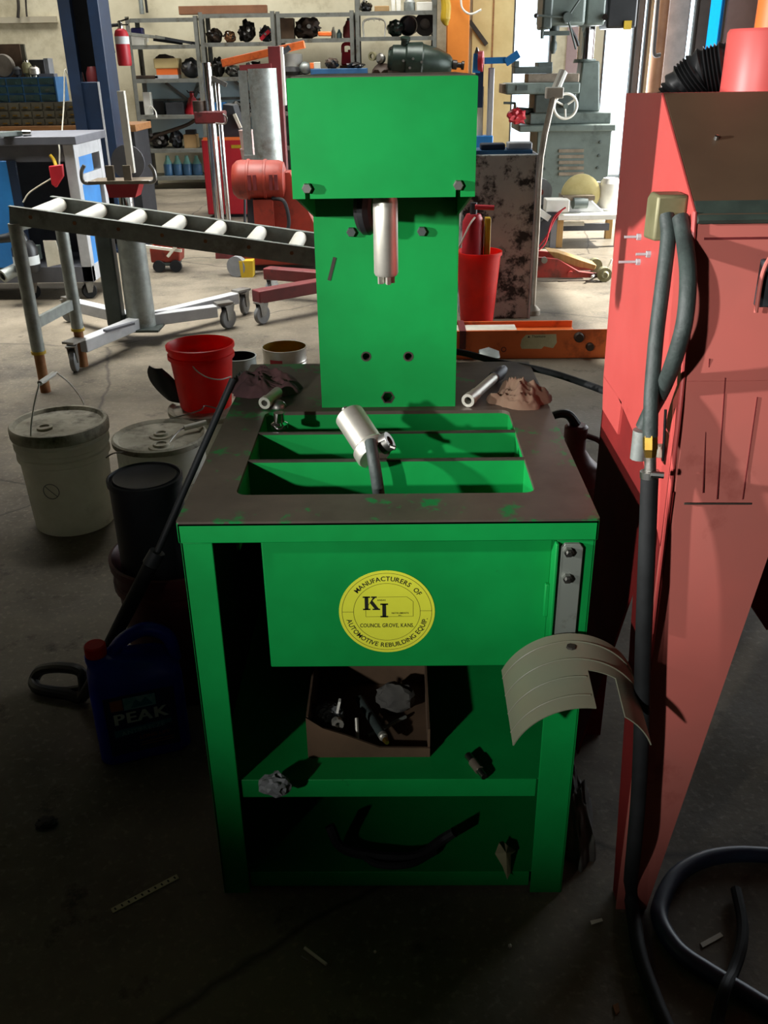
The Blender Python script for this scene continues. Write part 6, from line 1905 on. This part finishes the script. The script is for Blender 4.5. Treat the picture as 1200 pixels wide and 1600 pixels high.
MB().bar((P(336, 411, 6.9).x, 6.95, 0.16), (P(462, 417, 6.9).x, 7.05, 0.13), 0.08, 0.06).build('skid_bar', 'maroon_paint', mo)
MB().lathe((P(370, 430, 6.9).x, 6.88, 0.075), [(0, 0), (0.075, 0), (0.075, 0.05), (0, 0.05)], 20, (0.35, 1, 0)).build('wheel', 'grey_plastic', mo)
MB().box(P(378, 430, 6.9).x, P(396, 430, 6.9).x, 6.86, 6.98, 0.0, 0.12, taper=(1.2, 1)).build('wheel_chock', 'yellow', mo)
MB().tube([(cmx.x + 0.1, YM - 0.1, cmx.z - rm + 0.02), (cmx.x + 0.2, YM - 0.18, cmx.z - rm), (cmx.x + 0.22, YM - 0.2, cmx.z - rm - 0.18), (cmx.x + 0.1, YM - 0.2, cmx.z - rm - 0.26)], 0.014, 8).build('power_lead', 'rubber', mo)
MB().box(cmx.x - 0.10, cmx.x - 0.04, YM - 0.06, YM + 0.05, cmx.z - rm - 0.22, cmx.z - rm + 0.02).build('switch_box', 'charcoal', mo)
# maroon engine hoist legs
eh = thing('engine_hoist', (P(480, 470, 5.75).x, 5.75, 0), 'maroon engine hoist base with caster legs beside the column', 'hoist')
xa_ = -0.10
mastb = Vector((-0.28, 5.95, 0.0))
MB().box(mastb.x - 0.09, mastb.x + 0.09, mastb.y - 0.07, mastb.y + 0.07, 0.10, 0.95).build('mast', 'maroon_paint', eh, bevel=0.006)
for (ex, ey) in ((G(400, 470, 0.14).x, G(400, 470, 0.14).y), (G(412, 440, 0.14).x, G(412, 432, 0.14).y)):
    MB().bar((mastb.x, mastb.y, 0.165), (ex, ey, 0.165), 0.09, 0.075).build('leg', 'maroon_paint', eh, bevel=0.006)
    caster((ex + 0.03, ey), 0.058, eh, 'grey_plastic', 'dull_steel', 0.9)
MB().box(mastb.x - 0.2, mastb.x + 0.4, mastb.y + 0.10, mastb.y + 0.2, 0.10, 0.18).build('rear_beam', 'maroon_paint', eh)
caster((mastb.x + 0.36, mastb.y + 0.15), 0.045, eh, 'grey_plastic', 'dull_steel', 0.9)
# ------------------------------------------------------------------ weathered steel cabinet, red bucket, orange beam
YW = 5.55
ws = thing('steel_locker', (P(778, 480, YW).x, YW + 0.15, 0), 'weathered grey-black steel locker behind the red bucket', 'locker')
x0, x1 = P(722, 370, YW).x, P(832, 370, YW).x
zt_ = P(780, 242, YW).z
MB().box(x0, x1, YW, YW + 0.30, 0.0, zt_).build('locker_body', 'weathered', ws, bevel=0.006)
MB().box(x1, x1 + 0.010, YW - 0.006, YW + 0.30, 0.0, zt_).build('lit_edge_strip', 'frame_grey', ws)  # pale strip paints the lit right side of the locker
MB().box(x0 + 0.02, x1 - 0.02, YW + 0.04, YW + 0.26, zt_, zt_ + 0.02).build('top_tray', 'cabinet_blue', ws)
tag(MB().box(x1 - 0.16, x1 - 0.02, YW + 0.06, YW + 0.16, zt_ + 0.02, zt_ + 0.06).build('parts_tin', 'frame_grey', bevel=0.008), 'pale tin lying on the weathered locker', 'tin')
tag(MB().box(x0 + 0.10, x0 + 0.24, YW + 0.06, YW + 0.16, zt_ + 0.02, zt_ + 0.055).build('parts_tin', 'navy', bevel=0.008), 'dark blue tin lying on the weathered locker', 'tin')
# bent jack handle leaning up from the locker
a, b, c = P(836, 240, YW + 0.1), P(866, 145, YW + 0.25), P(880, 112, YW + 0.3)
jh = thing('jack_handle', (P(836, 450, YW + 0.1).x, YW + 0.1, 0), 'long bent jack handle rising beside the weathered locker', 'handle')
MB().tube([(a.x + 0.035, a.y, 0.06), (a.x + 0.035, a.y, 0.5), a + Vector((0.035, 0, -0.02)), b], 0.018, 10, 3).build('tube', 'bed_steel', jh)
MB().tube([b, c], 0.026, 10, 2).build('handle_grip', 'white_paint', jh)
MB().box(b.x - 0.05, b.x + 0.05, b.y - 0.03, b.y + 0.03, b.z - 0.03, b.z + 0.03).build('clamp', 'white_paint', jh, bevel=0.006)
MB().lathe((a.x + 0.035, a.y, 0.0), [(0, 0), (0.05, 0), (0.05, 0.03), (0.02, 0.06), (0, 0.06)], 12).build('foot', 'bed_steel', jh)
# red bucket with things in it
YR = 5.28
q = P(745, 490, YR)
rb2 = thing('red_bucket', (q.x, YR, 0), 'red tapered bucket standing in front of the weathered locker', 'bucket')
hb2 = P(745, 392, YR).z
MB().lathe((q.x, YR, 0), [(0, 0), (0.088, 0), (0.09, 0.005), (0.125, hb2 - 0.02), (0.132, hb2 - 0.02), (0.133, hb2), (0.124, hb2), (0.09, 0.05), (0, 0.05)], 32).build('bucket_body', 'red_plastic', rb2)
MB().tube([(q.x - 0.13, YR, hb2 - 0.02), (q.x - 0.10, YR - 0.05, hb2 + 0.06), (q.x - 0.06, YR - 0.06, hb2 + 0.15), (q.x - 0.03, YR - 0.05, hb2 + 0.19)], 0.005, 6).build('bail_handle', 'white_paint', rb2)
sp_ = thing('spray_can', (q.x - 0.03, YR, 0.06), 'red canister with a yellow stripe standing in the tapered bucket', 'canister')
MB().lathe((q.x - 0.035, YR, 0.06), [(0, 0), (0.06, 0), (0.06, hb2 + 0.10), (0.04, hb2 + 0.14), (0, hb2 + 0.14)], 20).build('can_body', 'tool_red', sp_)
MB().box(q.x + 0.03, q.x + 0.06, YR - 0.04, YR + 0.03, 0.08, hb2 + 0.18).build('yellow_slat', 'yellow', sp_, bevel=0.004)
MB().cyl((q.x - 0.03, YR - 0.02, hb2 + 0.24), (q.x + 0.075, YR - 0.03, hb2 + 0.235), 0.014, seg=10).build('red_lever', 'tool_red', sp_)
MB().cyl((q.x - 0.035, YR, hb2 + 0.19), (q.x - 0.035, YR, hb2 + 0.26), 0.02, seg=10).build('neck', 'charcoal', sp_)
# orange beam with label
YO = 4.70
ob = thing('orange_beam', (0.7, YO + 0.1, 0), 'orange steel floor beam with a torn label and large bolts', 'beam')
zo = P(830, 516, YO).z
xo0, xo1 = P(560, 540, YO).x, P(1010, 540, YO).x
MB().box(xo0, xo1, YO, YO + 0.012, 0.0, zo).build('beam_web', 'orange_paint', ob, bevel=0.003)
MB().box(xo0, P(905, 510, YO).x, YO + 0.012, YO + 0.19, zo - 0.05, zo - 0.035).build('beam_tray', 'orange_paint', ob)
MB().box(xo0, P(905, 510, YO).x, YO + 0.19, YO + 0.20, 0.0, zo).build('beam_web', 'orange_paint', ob, bevel=0.003)
MB().box(xo0 + 0.35, P(810, 510, YO).x, YO + 0.05, YO + 0.16, zo - 0.035, zo - 0.01).build('lit_batten', 'paper', ob)  # batten with the white-lit top of the beam put into its colour
MB().box(P(718, 520, YO).x, P(728, 520, YO).x, YO - 0.02, YO + 0.2, 0.06, zo + 0.005).build('end_stop', 'maroon_paint', ob)
lbp = [P(813, 540, YO), P(815, 530, YO), P(822, 523, YO), P(869, 522, YO), P(870, 535, YO), P(864, 544, YO), P(850, 541, YO), P(846, 545, YO), P(815, 545, YO)]
lb2 = MB().prism([(p.x, p.z) for p in lbp], 'y', YO - 0.001, YO + 0.0).build('torn_label', 'yellow_paper', ob)
mt = MB(Matrix.Translation((P(824, 527.5, YO).x, YO - 0.0015, P(824, 527.5, YO).z)) @ Matrix.Rotation(PI / 2, 4, 'X'))
poly(mt, [(0, 0), (0.014, 0), (0.007, 0.011)], 0)
line_text(mt, 'Thomson', Matrix.Translation((0.022, 0, 0)), 0.018, 1.0, 'l')
mt.build('lettering', 'decal_ink', lb2, smooth=False, recalc=False)
for px, py, r in ((904, 526, 0.026), (921, 541, 0.021)):
    q = P(px, py, YO)
    MB().lathe((q.x, YO, q.z), [(0, -0.03), (r * 0.8, -0.03), (r, -0.02), (r, 0), (0, 0)], 16, (0, 1, 0)).build('bolt', 'oily_brown', ob)
q = P(761, 545, YO)
MB().lathe((q.x, YO - 0.10, 0.035), [(0, 0), (0.035, 0), (0.06, 0.012), (0.06, 0.028), (0.05, 0.034), (0, 0.034)], 6, (0.1, -0.3, 1)).build('hex_nut', 'galvanised', ob)
q = P(787, 546, YO)
MB().lathe((q.x, YO, q.z), [(0.010, -0.002), (0.014, -0.002), (0.014, 0), (0.010, 0)], 18, (0, 1, 0)).build('punched_ring', 'maroon_paint', ob)

# ------------------------------------------------------------------ trolley jack behind it
q = G(835, 442, 0)
YJ = 6.6
fj = thing('trolley_jack', (P(880, 430, YJ).x, YJ, 0), 'long red and rusty trolley jack with a tan lifting arm', 'jack')
def jp(px, py):
    p = P(px, py, YJ)
    return (p.x, max(p.z, 0.02))
MB().prism([jp(800, 398), jp(872, 405), jp(905, 424), jp(938, 428), jp(940, 438), jp(800, 434)], 'y', YJ, YJ + 0.03).build('side_frame', 'jack_red', fj, bevel=0.004)
MB().prism([jp(800, 398), jp(872, 405), jp(905, 424), jp(938, 428), jp(940, 438), jp(800, 434)], 'y', YJ + 0.26, YJ + 0.29).build('side_frame', 'jack_red', fj)
MB().prism([jp(858, 395), jp(874, 397), jp(935, 417), jp(932, 424), jp(905, 420), jp(870, 408)], 'y', YJ + 0.06, YJ + 0.22).build('lift_arm', 'wood_pale', fj, bevel=0.004)
w = P(942, 437, YJ)
MB().lathe((w.x, YJ - 0.05, 0.05), [(0, 0), (0.02, -0.01), (0.03, 0), (0.05, 0.0), (0.05, 0.06), (0, 0.06)], 20, (0, 1, 0)).build('front_wheel', 'olive_metal', fj)
MB().lathe((w.x, YJ + 0.28, 0.05), [(0, 0), (0.05, 0.0), (0.05, 0.06), (0, 0.06)], 20, (0, 1, 0)).build('front_wheel', 'olive_metal', fj)
for px, py in ((850, 406), (891, 428)):
    w = P(px, py, YJ)
    MB().lathe((w.x, YJ, w.z), [(0, -0.02), (0.022, -0.02), (0.022, 0), (0, 0)], 14, (0, 1, 0)).build('pivot_pin', 'jack_red' if px > 870 else 'dull_steel', fj)
MB().lathe((P(805, 430, YJ).x, YJ - 0.03, 0.06), [(0, 0), (0.06, 0), (0.06, 0.04), (0, 0.04)], 18, (0, 1, 0)).build('rear_wheel', 'dull_steel', fj)
tag(MB().tube([G(925, 432, 0.05), P(945, 424, 6.9), P(953, 412, 6.9), P(956, 405, 6.9)], 0.008, 6).build('white_wire', 'white_paint'), 'thin white wire beside the trolley jack wheel', 'wire')

# ------------------------------------------------------------------ low saw bench with abrasive disc
YC = 7.9
cs = thing('saw_bench', (P(905, 390, YC).x, YC + 0.2, 0), 'low wooden-legged bench with a white steel top', 'bench')
zb2 = P(900, 344, YC).z
zt2_ = P(900, 336, YC).z
xb0, xb1 = P(872, 340, YC).x, P(985, 340, YC).x
MB().box(xb0, xb1, YC, YC + 0.5, zb2, zt2_).build('bench_top', 'white_paint', cs, bevel=0.004)
for x, y in ((xb0 + 0.0, YC + 0.03), (xb1 - 0.1, YC + 0.03), (xb0, YC + 0.42), (xb1 - 0.1, YC + 0.42)):
    MB().box(x, x + 0.055, y, y + 0.06, 0, zb2).build('leg', 'wood_pale', cs, bevel=0.003)
MB().box(xb0 - 0.05, xb0 - 0.001, YC + 0.02, YC + 0.07, 0.0, zb2 + 0.02).build('leg_plate', 'grey_plastic', cs)
MB().box(xb0 - 0.2, P(920, 355, YC).x, YC + 0.20, YC + 0.23, P(900, 359, YC).z, P(900, 353, YC).z).build('white_rail', 'white_paint', cs)
MB().box(xb0 - 0.2, xb1 - 0.1, YC + 0.30, YC + 0.34, P(900, 370, YC).z, P(900, 359, YC).z).build('lower_rail', 'bench_grey', cs)
sw = thing('abrasive_saw', (P(908, 330, YC).x, YC + 0.2, zt2_), 'abrasive cut-off saw with a pale yellow disc on the low bench', 'saw')
q = P(911, 302, YC + 0.2)
rw = P(908, 272, YC + 0.2).z - P(908, 304, YC + 0.2).z
zc = P(908, 304, YC + 0.2).z
MB().lathe((P(908, 300, YC + 0.2).x, YC + 0.2, zc), [(0, 0), (rw * 0.86, 0), (rw, 0.006), (rw, 0.03), (0, 0.03)], 32, (0, 1, 0)).build('disc', 'yellow_disc', sw)
MB().box(P(884, 304, YC).x, P(934, 304, YC).x, YC + 0.10, YC + 0.34, zc - 0.035, zc).build('guard_table', 'bed_steel', sw)
MB().prism([(P(894, 310, YC).x, zc - 0.035), (P(930, 310, YC).x, zc - 0.035), (P(950, 335, YC).x, zt2_), (P(892, 335, YC).x, zt2_)], 'y', YC + 0.14, YC + 0.36).build('saw_body', 'frame_grey', sw, bevel=0.01)
MB().lathe((P(962, 312, YC).x, YC + 0.25, zt2_ + 0.02), [(0, 0), (0.08, 0), (0.09, 0.02), (0.09, 0.20), (0.06, 0.24), (0, 0.24)], 20).build('saw_motor', 'white_paint', sw)
MB().bar(P(930, 289, YC + 0.25), P(960, 289, YC + 0.25), 0.05, 0.05).build('arm', 'frame_grey', sw)
MB().lathe((P(898, 326, YC).x, YC + 0.1, zt2_ + 0.08), [(0, 0), (0.045, 0), (0.045, 0.12), (0, 0.12)], 16, (1, 0.2, 0)).build('vise_screw', 'machine_dark', sw)
vb = tag(MB().box(P(853, 322, YC).x, P(889, 322, YC).x, YC - 0.02, YC + 0.15, P(870, 331, YC).z, P(870, 312, YC).z).build('white_carton', 'white_paint', bevel=0.005), 'bright white carton on the dark stand left of the saw', 'carton')
z_c = P(870, 331, YC).z
vs_ = thing('dark_stand', (P(868, 360, YC).x, YC + 0.1, 0), 'dark steel stand carrying the white carton', 'stand')
MB().box(P(850, 331, YC).x, P(872, 331, YC).x, YC - 0.03, YC + 0.2, z_c - 0.03, z_c).build('stand_top', 'charcoal', vs_)
MB().prism([(P(838, 350, YC).x, P(838, 352, YC).z), (P(858, 330, YC).x, z_c - 0.03), (P(866, 331, YC).x, z_c - 0.03), (P(846, 392, YC).x, 0), (P(838, 392, YC).x, 0)], 'y', YC, YC + 0.06).build('stand_leg', 'charcoal', vs_)
MB().bar(P(838, 328, YC - 0.02), P(858, 341, YC - 0.02), 0.06, 0.05).build('brace', 'white_paint', vs_)
gw = thing('pedestal_grinder', (P(843, 360, 8.3).x, 8.3, 0), 'grey grinder wheel on a stand half hidden by the weathered locker', 'grinder')
q = P(843, 300, 8.3)
MB().lathe((q.x, 8.3, q.z), [(0, 0), (0.03, -0.02), (0.03, 0.0), (0.11, 0.0), (0.11, 0.05), (0, 0.05)], 24, (0, 1, 0)).build('wheel', 'grey_plastic', gw)
MB().lathe((q.x, 8.295, q.z), [(0, -0.02), (0.03, -0.02), (0.03, 0), (0, 0)], 16, (0, 1, 0)).build('hub', 'motor_red', gw)
MB().box(q.x - 0.06, q.x + 0.06, 8.34, 8.5, 0.02, q.z + 0.05).build('pedestal', 'machine_dark', gw)
MB().box(q.x - 0.14, q.x + 0.14, 8.28, 8.56, 0.0, 0.02).build('foot', 'machine_dark', gw)
tag(MB().tube([P(880, 326, 7.84), P(866, 344, 7.84), P(856, 366, 7.84), P(846, 380, 7.84), P(836, 392, 7.84)], 0.007, 6).build('jumper_lead', 'tool_red'), 'thin red lead drooping from the white carton, left strand', 'lead')
tag(MB().tube([P(884, 324, 7.82), P(868, 336, 7.82), P(860, 352, 7.82), P(852, 380, 7.82), P(838, 394, 7.82)], 0.007, 6).build('jumper_lead', 'tool_red'), 'thin red lead drooping from the white carton, right strand', 'lead')

# ------------------------------------------------------------------ milling drill
YD = 10.3
md = thing('drill_press', (P(900, 280, YD).x, YD + 0.3, 0), 'large grey-green milling drill with chrome column and handwheels', 'drill press')
def bxd(px0, px1, pt, pb, y0, y1, taper=None):
    pm = (pt + pb) / 2
    px = (px0 + px1) / 2
    return MB().box(P(px0, pm, YD).x, P(px1, pm, YD).x, y0, y1, max(P(px, pb, YD).z, 0.0), P(px, pt, YD).z, taper)
zbase = P(890, 204, YD).z
MB().box(P(838, 245, YD).x, P(953, 245, YD).x, YD, YD + 0.6, 0.0, zbase).build('base_cabinet', 'machine_grey', md, bevel=0.01)
for k in range(5):
    b = bxd(873, 912, 233 + 9 * k, 238 + 9 * k, YD - 0.012, YD + 0.0)
    b.build('louvre', 'bed_steel', md)
for px, py in ((851, 224), (851, 245), (851, 264), (938, 222), (936, 243), (934, 262)):
    q = P(px, py, YD)
    MB().lathe((q.x, YD, q.z), [(0, -0.012), (0.014, -0.010), (0.016, 0), (0, 0)], 10, (0, 1, 0)).build('screw_head', 'machine_dark', md)
bxd(810, 960, 194, 205, YD - 0.08, YD + 0.66).build('coolant_tray', 'machine_grey', md, bevel=0.012)
bxd(828, 955, 176, 194, YD + 0.0, YD + 0.6).build('bed', 'machine_grey', md, bevel=0.01)
bxd(908, 947, 95, 176, YD + 0.2, YD + 0.52, (0.72, 0.8)).build('column_base', 'machine_grey', md, bevel=0.02)
q = P(926, 70, YD)
ccx = q.x
MB().cyl((ccx, YD + 0.36, P(926, 98, YD).z), (ccx, YD + 0.36, P(926, 30, YD).z), 0.085, seg=24).build('chrome_column', 'chrome', md)
MB().lathe((ccx, YD + 0.36, P(926, 98, YD).z), [(0.086, 0), (0.12, 0), (0.11, 0.035), (0.086, 0.035)], 24).build('column_collar', 'machine_grey', md)
zh0, zh1 = P(890, 40, YD).z, P(890, 40, YD).z + 0.55
MB().box(P(848, 20, YD).x, P(914, 20, YD).x, YD - 0.05, YD + 0.45, zh0, zh1).build('head_casting', 'machine_grey', md, bevel=0.03)
MB().box(P(846, 20, YD).x, P(862, 20, YD).x, YD - 0.08, YD + 0.3, zh0 - 0.03, zh1).build('head_front', 'machine_dark', md, bevel=0.02)
MB().box(P(916, 20, YD).x, P(946, 20, YD).x, YD + 0.0, YD + 0.55, zh0, zh1).build('column_clamp', 'machine_grey', md, bevel=0.02)
MB().lathe((P(944, 27, YD).x, YD - 0.01, P(944, 27, YD).z), [(0, -0.03), (0.03, -0.03), (0.035, 0), (0, 0)], 16, (0, 1, 0)).build('clamp_knob', 'chrome', md)
MB().box(P(951, 20, YD).x, P(998, 20, YD).x, YD + 0.05, YD + 0.45, P(970, 44, YD).z, zh1).build('drive_motor', 'black_plastic', md, bevel=0.02)
MB().box(P(976, 40, YD).x, P(988, 40, YD).x, YD + 0.03, YD + 0.05, P(980, 46, YD).z, P(980, 32, YD).z).build('motor_plate', 'yellow', md)
q = P(868, 50, YD)
MB().lathe((q.x, YD + 0.08, P(868, 84, YD).z), [(0, 0), (0.015, 0), (0.035, 0.04), (0.035, 0.10), (0.022, 0.12), (0.022, 0.18), (0.05, 0.20), (0.05, 0.32), (0, 0.32)], 20).build('quill_chuck', 'machine_dark', md)
MB().bar((q.x - 0.14, YD + 0.0, P(868, 52, YD).z), (q.x + 0.14, YD + 0.0, P(868, 52, YD).z), 0.03, 0.04).build('depth_bar', 'machine_dark', md)
MB().cyl((q.x - 0.13, YD + 0.0, P(868, 60, YD).z), (q.x - 0.13, YD + 0.0, zh0), 0.018, seg=10).build('depth_rod', 'machine_dark', md)
q = P(884, 28, YD)
MB().lathe((q.x, YD - 0.05, q.z), [(0, -0.08), (0.045, -0.08), (0.055, 0), (0, 0)], 16, (0, 1, 0)).build('feed_hub', 'machine_dark', md)
for k, (dx, dzz) in enumerate(((-0.30, 0.02), (0.18, 0.26), (0.10, -0.28))):
    MB().cyl((q.x, YD - 0.11, q.z), (q.x + dx, YD - 0.12, q.z + dzz), 0.010, seg=8).build('feed_lever', 'machine_dark', md)
MB().ball((q.x - 0.31, YD - 0.12, q.z + 0.02), 0.024, 2).build('lever_knob', 'black_plastic', md)
# knee, table and vise
bxd(835, 900, 145, 178, YD + 0.0, YD + 0.45).build('knee', 'machine_dark', md, bevel=0.02)
bxd(790, 905, 129, 147, YD - 0.06, YD + 0.35).build('mill_table', 'machine_grey', md, bevel=0.015)
bxd(806, 823, 133, 141, YD - 0.072, YD - 0.06).build('table_slot', 'machine_dark', md)
bxd(784, 792, 131, 146, YD - 0.02, YD + 0.28).build('table_end', 'bed_steel', md, bevel=0.008)
bxd(825, 905, 115, 129, YD + 0.0, YD + 0.30).build('cross_slide', 'bed_steel', md, bevel=0.006)
vz = bxd(804, 864, 104, 115, YD + 0.02, YD + 0.26).build('vise_body', 'machine_dark', md, bevel=0.008)
bxd(841, 864, 97, 105, YD + 0.02, YD + 0.26).build('vise_jaw', 'machine_dark', md, bevel=0.006)
bxd(804, 812, 95, 105, YD + 0.02, YD + 0.26).build('vise_jaw', 'machine_dark', md, bevel=0.006)
q = P(880, 165, YD)
hw = MB()
R_ = 0.115
hw.tube([(q.x + R_ * math.cos(a), YD - 0.14, q.z + R_ * math.sin(a)) for a in [2 * PI * k / 20 for k in range(20)]], 0.014, 8, 2, closed=True)
hwo = hw.build('handwheel', 'white_paint', md)
for k in range(3):
    a = 0.6 + k * 2 * PI / 3
    MB().cyl((q.x, YD - 0.12, q.z), (q.x + R_ * math.cos(a), YD - 0.14, q.z + R_ * math.sin(a)), 0.010, seg=8).build('spoke', 'white_paint', hwo)
MB().cyl((q.x, YD - 0.16, q.z), (q.x, YD + 0.05, q.z), 0.025, seg=14).build('hub', 'machine_grey', hwo)
q = P(806, 175, YD)
hw2 = MB().lathe((q.x, YD + 0.1, q.z), [(0.02, -0.012), (0.085, -0.008), (0.09, 0), (0.085, 0.008), (0.02, 0.012)], 20, (1, 0, 0)).build('crank_wheel', 'bed_steel', md)
MB().cyl((q.x, YD + 0.1, q.z), (P(836, 174, YD).x, YD + 0.1, q.z), 0.045, 0.03, 14).build('crank_shaft', 'machine_dark', hw2)
MB().cyl((q.x - 0.12, YD + 0.07, q.z + 0.085), (q.x, YD + 0.1, q.z + 0.08), 0.012, seg=8).build('crank_handle', 'machine_dark', hw2)
MB().tube([P(892, 45, YD), P(900, 60, YD), P(904, 72, YD)], 0.014, 8).build('coolant_line', 'black_plastic', md)
tag(MB().ball((P(808, 190, YD - 0.05).x, YD - 0.02, P(808, 194, YD).z + 0.075), 0.1, 3, (0.95, 0.6, 0.75), 0.5, 3, 9.1, P(808, 194, YD).z).build('red_rag', 'tool_red'), 'red rag lying on the coolant tray of the milling drill', 'rag')

# ------------------------------------------------------------------ blue engine stand behind the green head
YB2 = 7.0
es = thing('engine_stand', (P(758, 300, YB2).x, YB2 + 0.1, 0), 'blue engine stand with a blue arm and white posts, right of the green head', 'stand')
x_a, x_b = P(750, 200, YB2).x, P(762, 200, YB2).x
zt3 = P(755, 106, YB2).z
MB().box(x_a - 0.02, x_a + 0.022, YB2 + 0.02, YB2 + 0.08, 0.08, P(750, 135, YB2).z).build('rear_post', 'white_paint', es, bevel=0.006)
MB().box(x_b - 0.004, x_b + 0.035, YB2, YB2 + 0.06, 0.08, zt3).build('front_post', 'frame_grey', es, bevel=0.006)
MB().box(x_a - 0.025, x_b + 0.04, YB2 - 0.012, YB2 + 0.10, 0.08, P(755, 212, YB2).z).build('post_sleeve', 'bright_blue', es, bevel=0.006)
MB().box(x_a - 0.10, x_b + 0.5, YB2 - 0.05, YB2 + 0.15, 0.0, 0.08).build('base_beam', 'bright_blue', es, bevel=0.006)
MB().lathe(P(748, 96, YB2), [(0, 0), (0.065, 0), (0.065, 0.03), (0, 0.03)], 20, (0.97, -0.2, 0.0)).build('head_disc', 'tool_red', es)
MB().bar(P(744, 114, YB2), P(746, 84, YB2), 0.06, 0.05, up=(1, 0, 0)).build('head_plate', 'bright_blue', es)
MB().bar(P(757, 95, YB2), P(790, 94, YB2), 0.05, 0.04).build('arm', 'bright_blue', es)
MB().bar(P(790, 98, YB2), P(810, 84, YB2), 0.06, 0.05).build('arm_end', 'bright_blue', es)
MB().box(P(744, 100, YB2).x, P(756, 100, YB2).x, YB2 + 0.0, YB2 + 0.06, zt3 - 0.25, zt3 + 0.02).build('neck', 'blue_paint', es)
MB().lathe(P(745, 84, YB2), [(0, 0), (0.02, 0), (0.006, 0.04), (0, 0.04)], 10).build('pin', 'chrome', es)
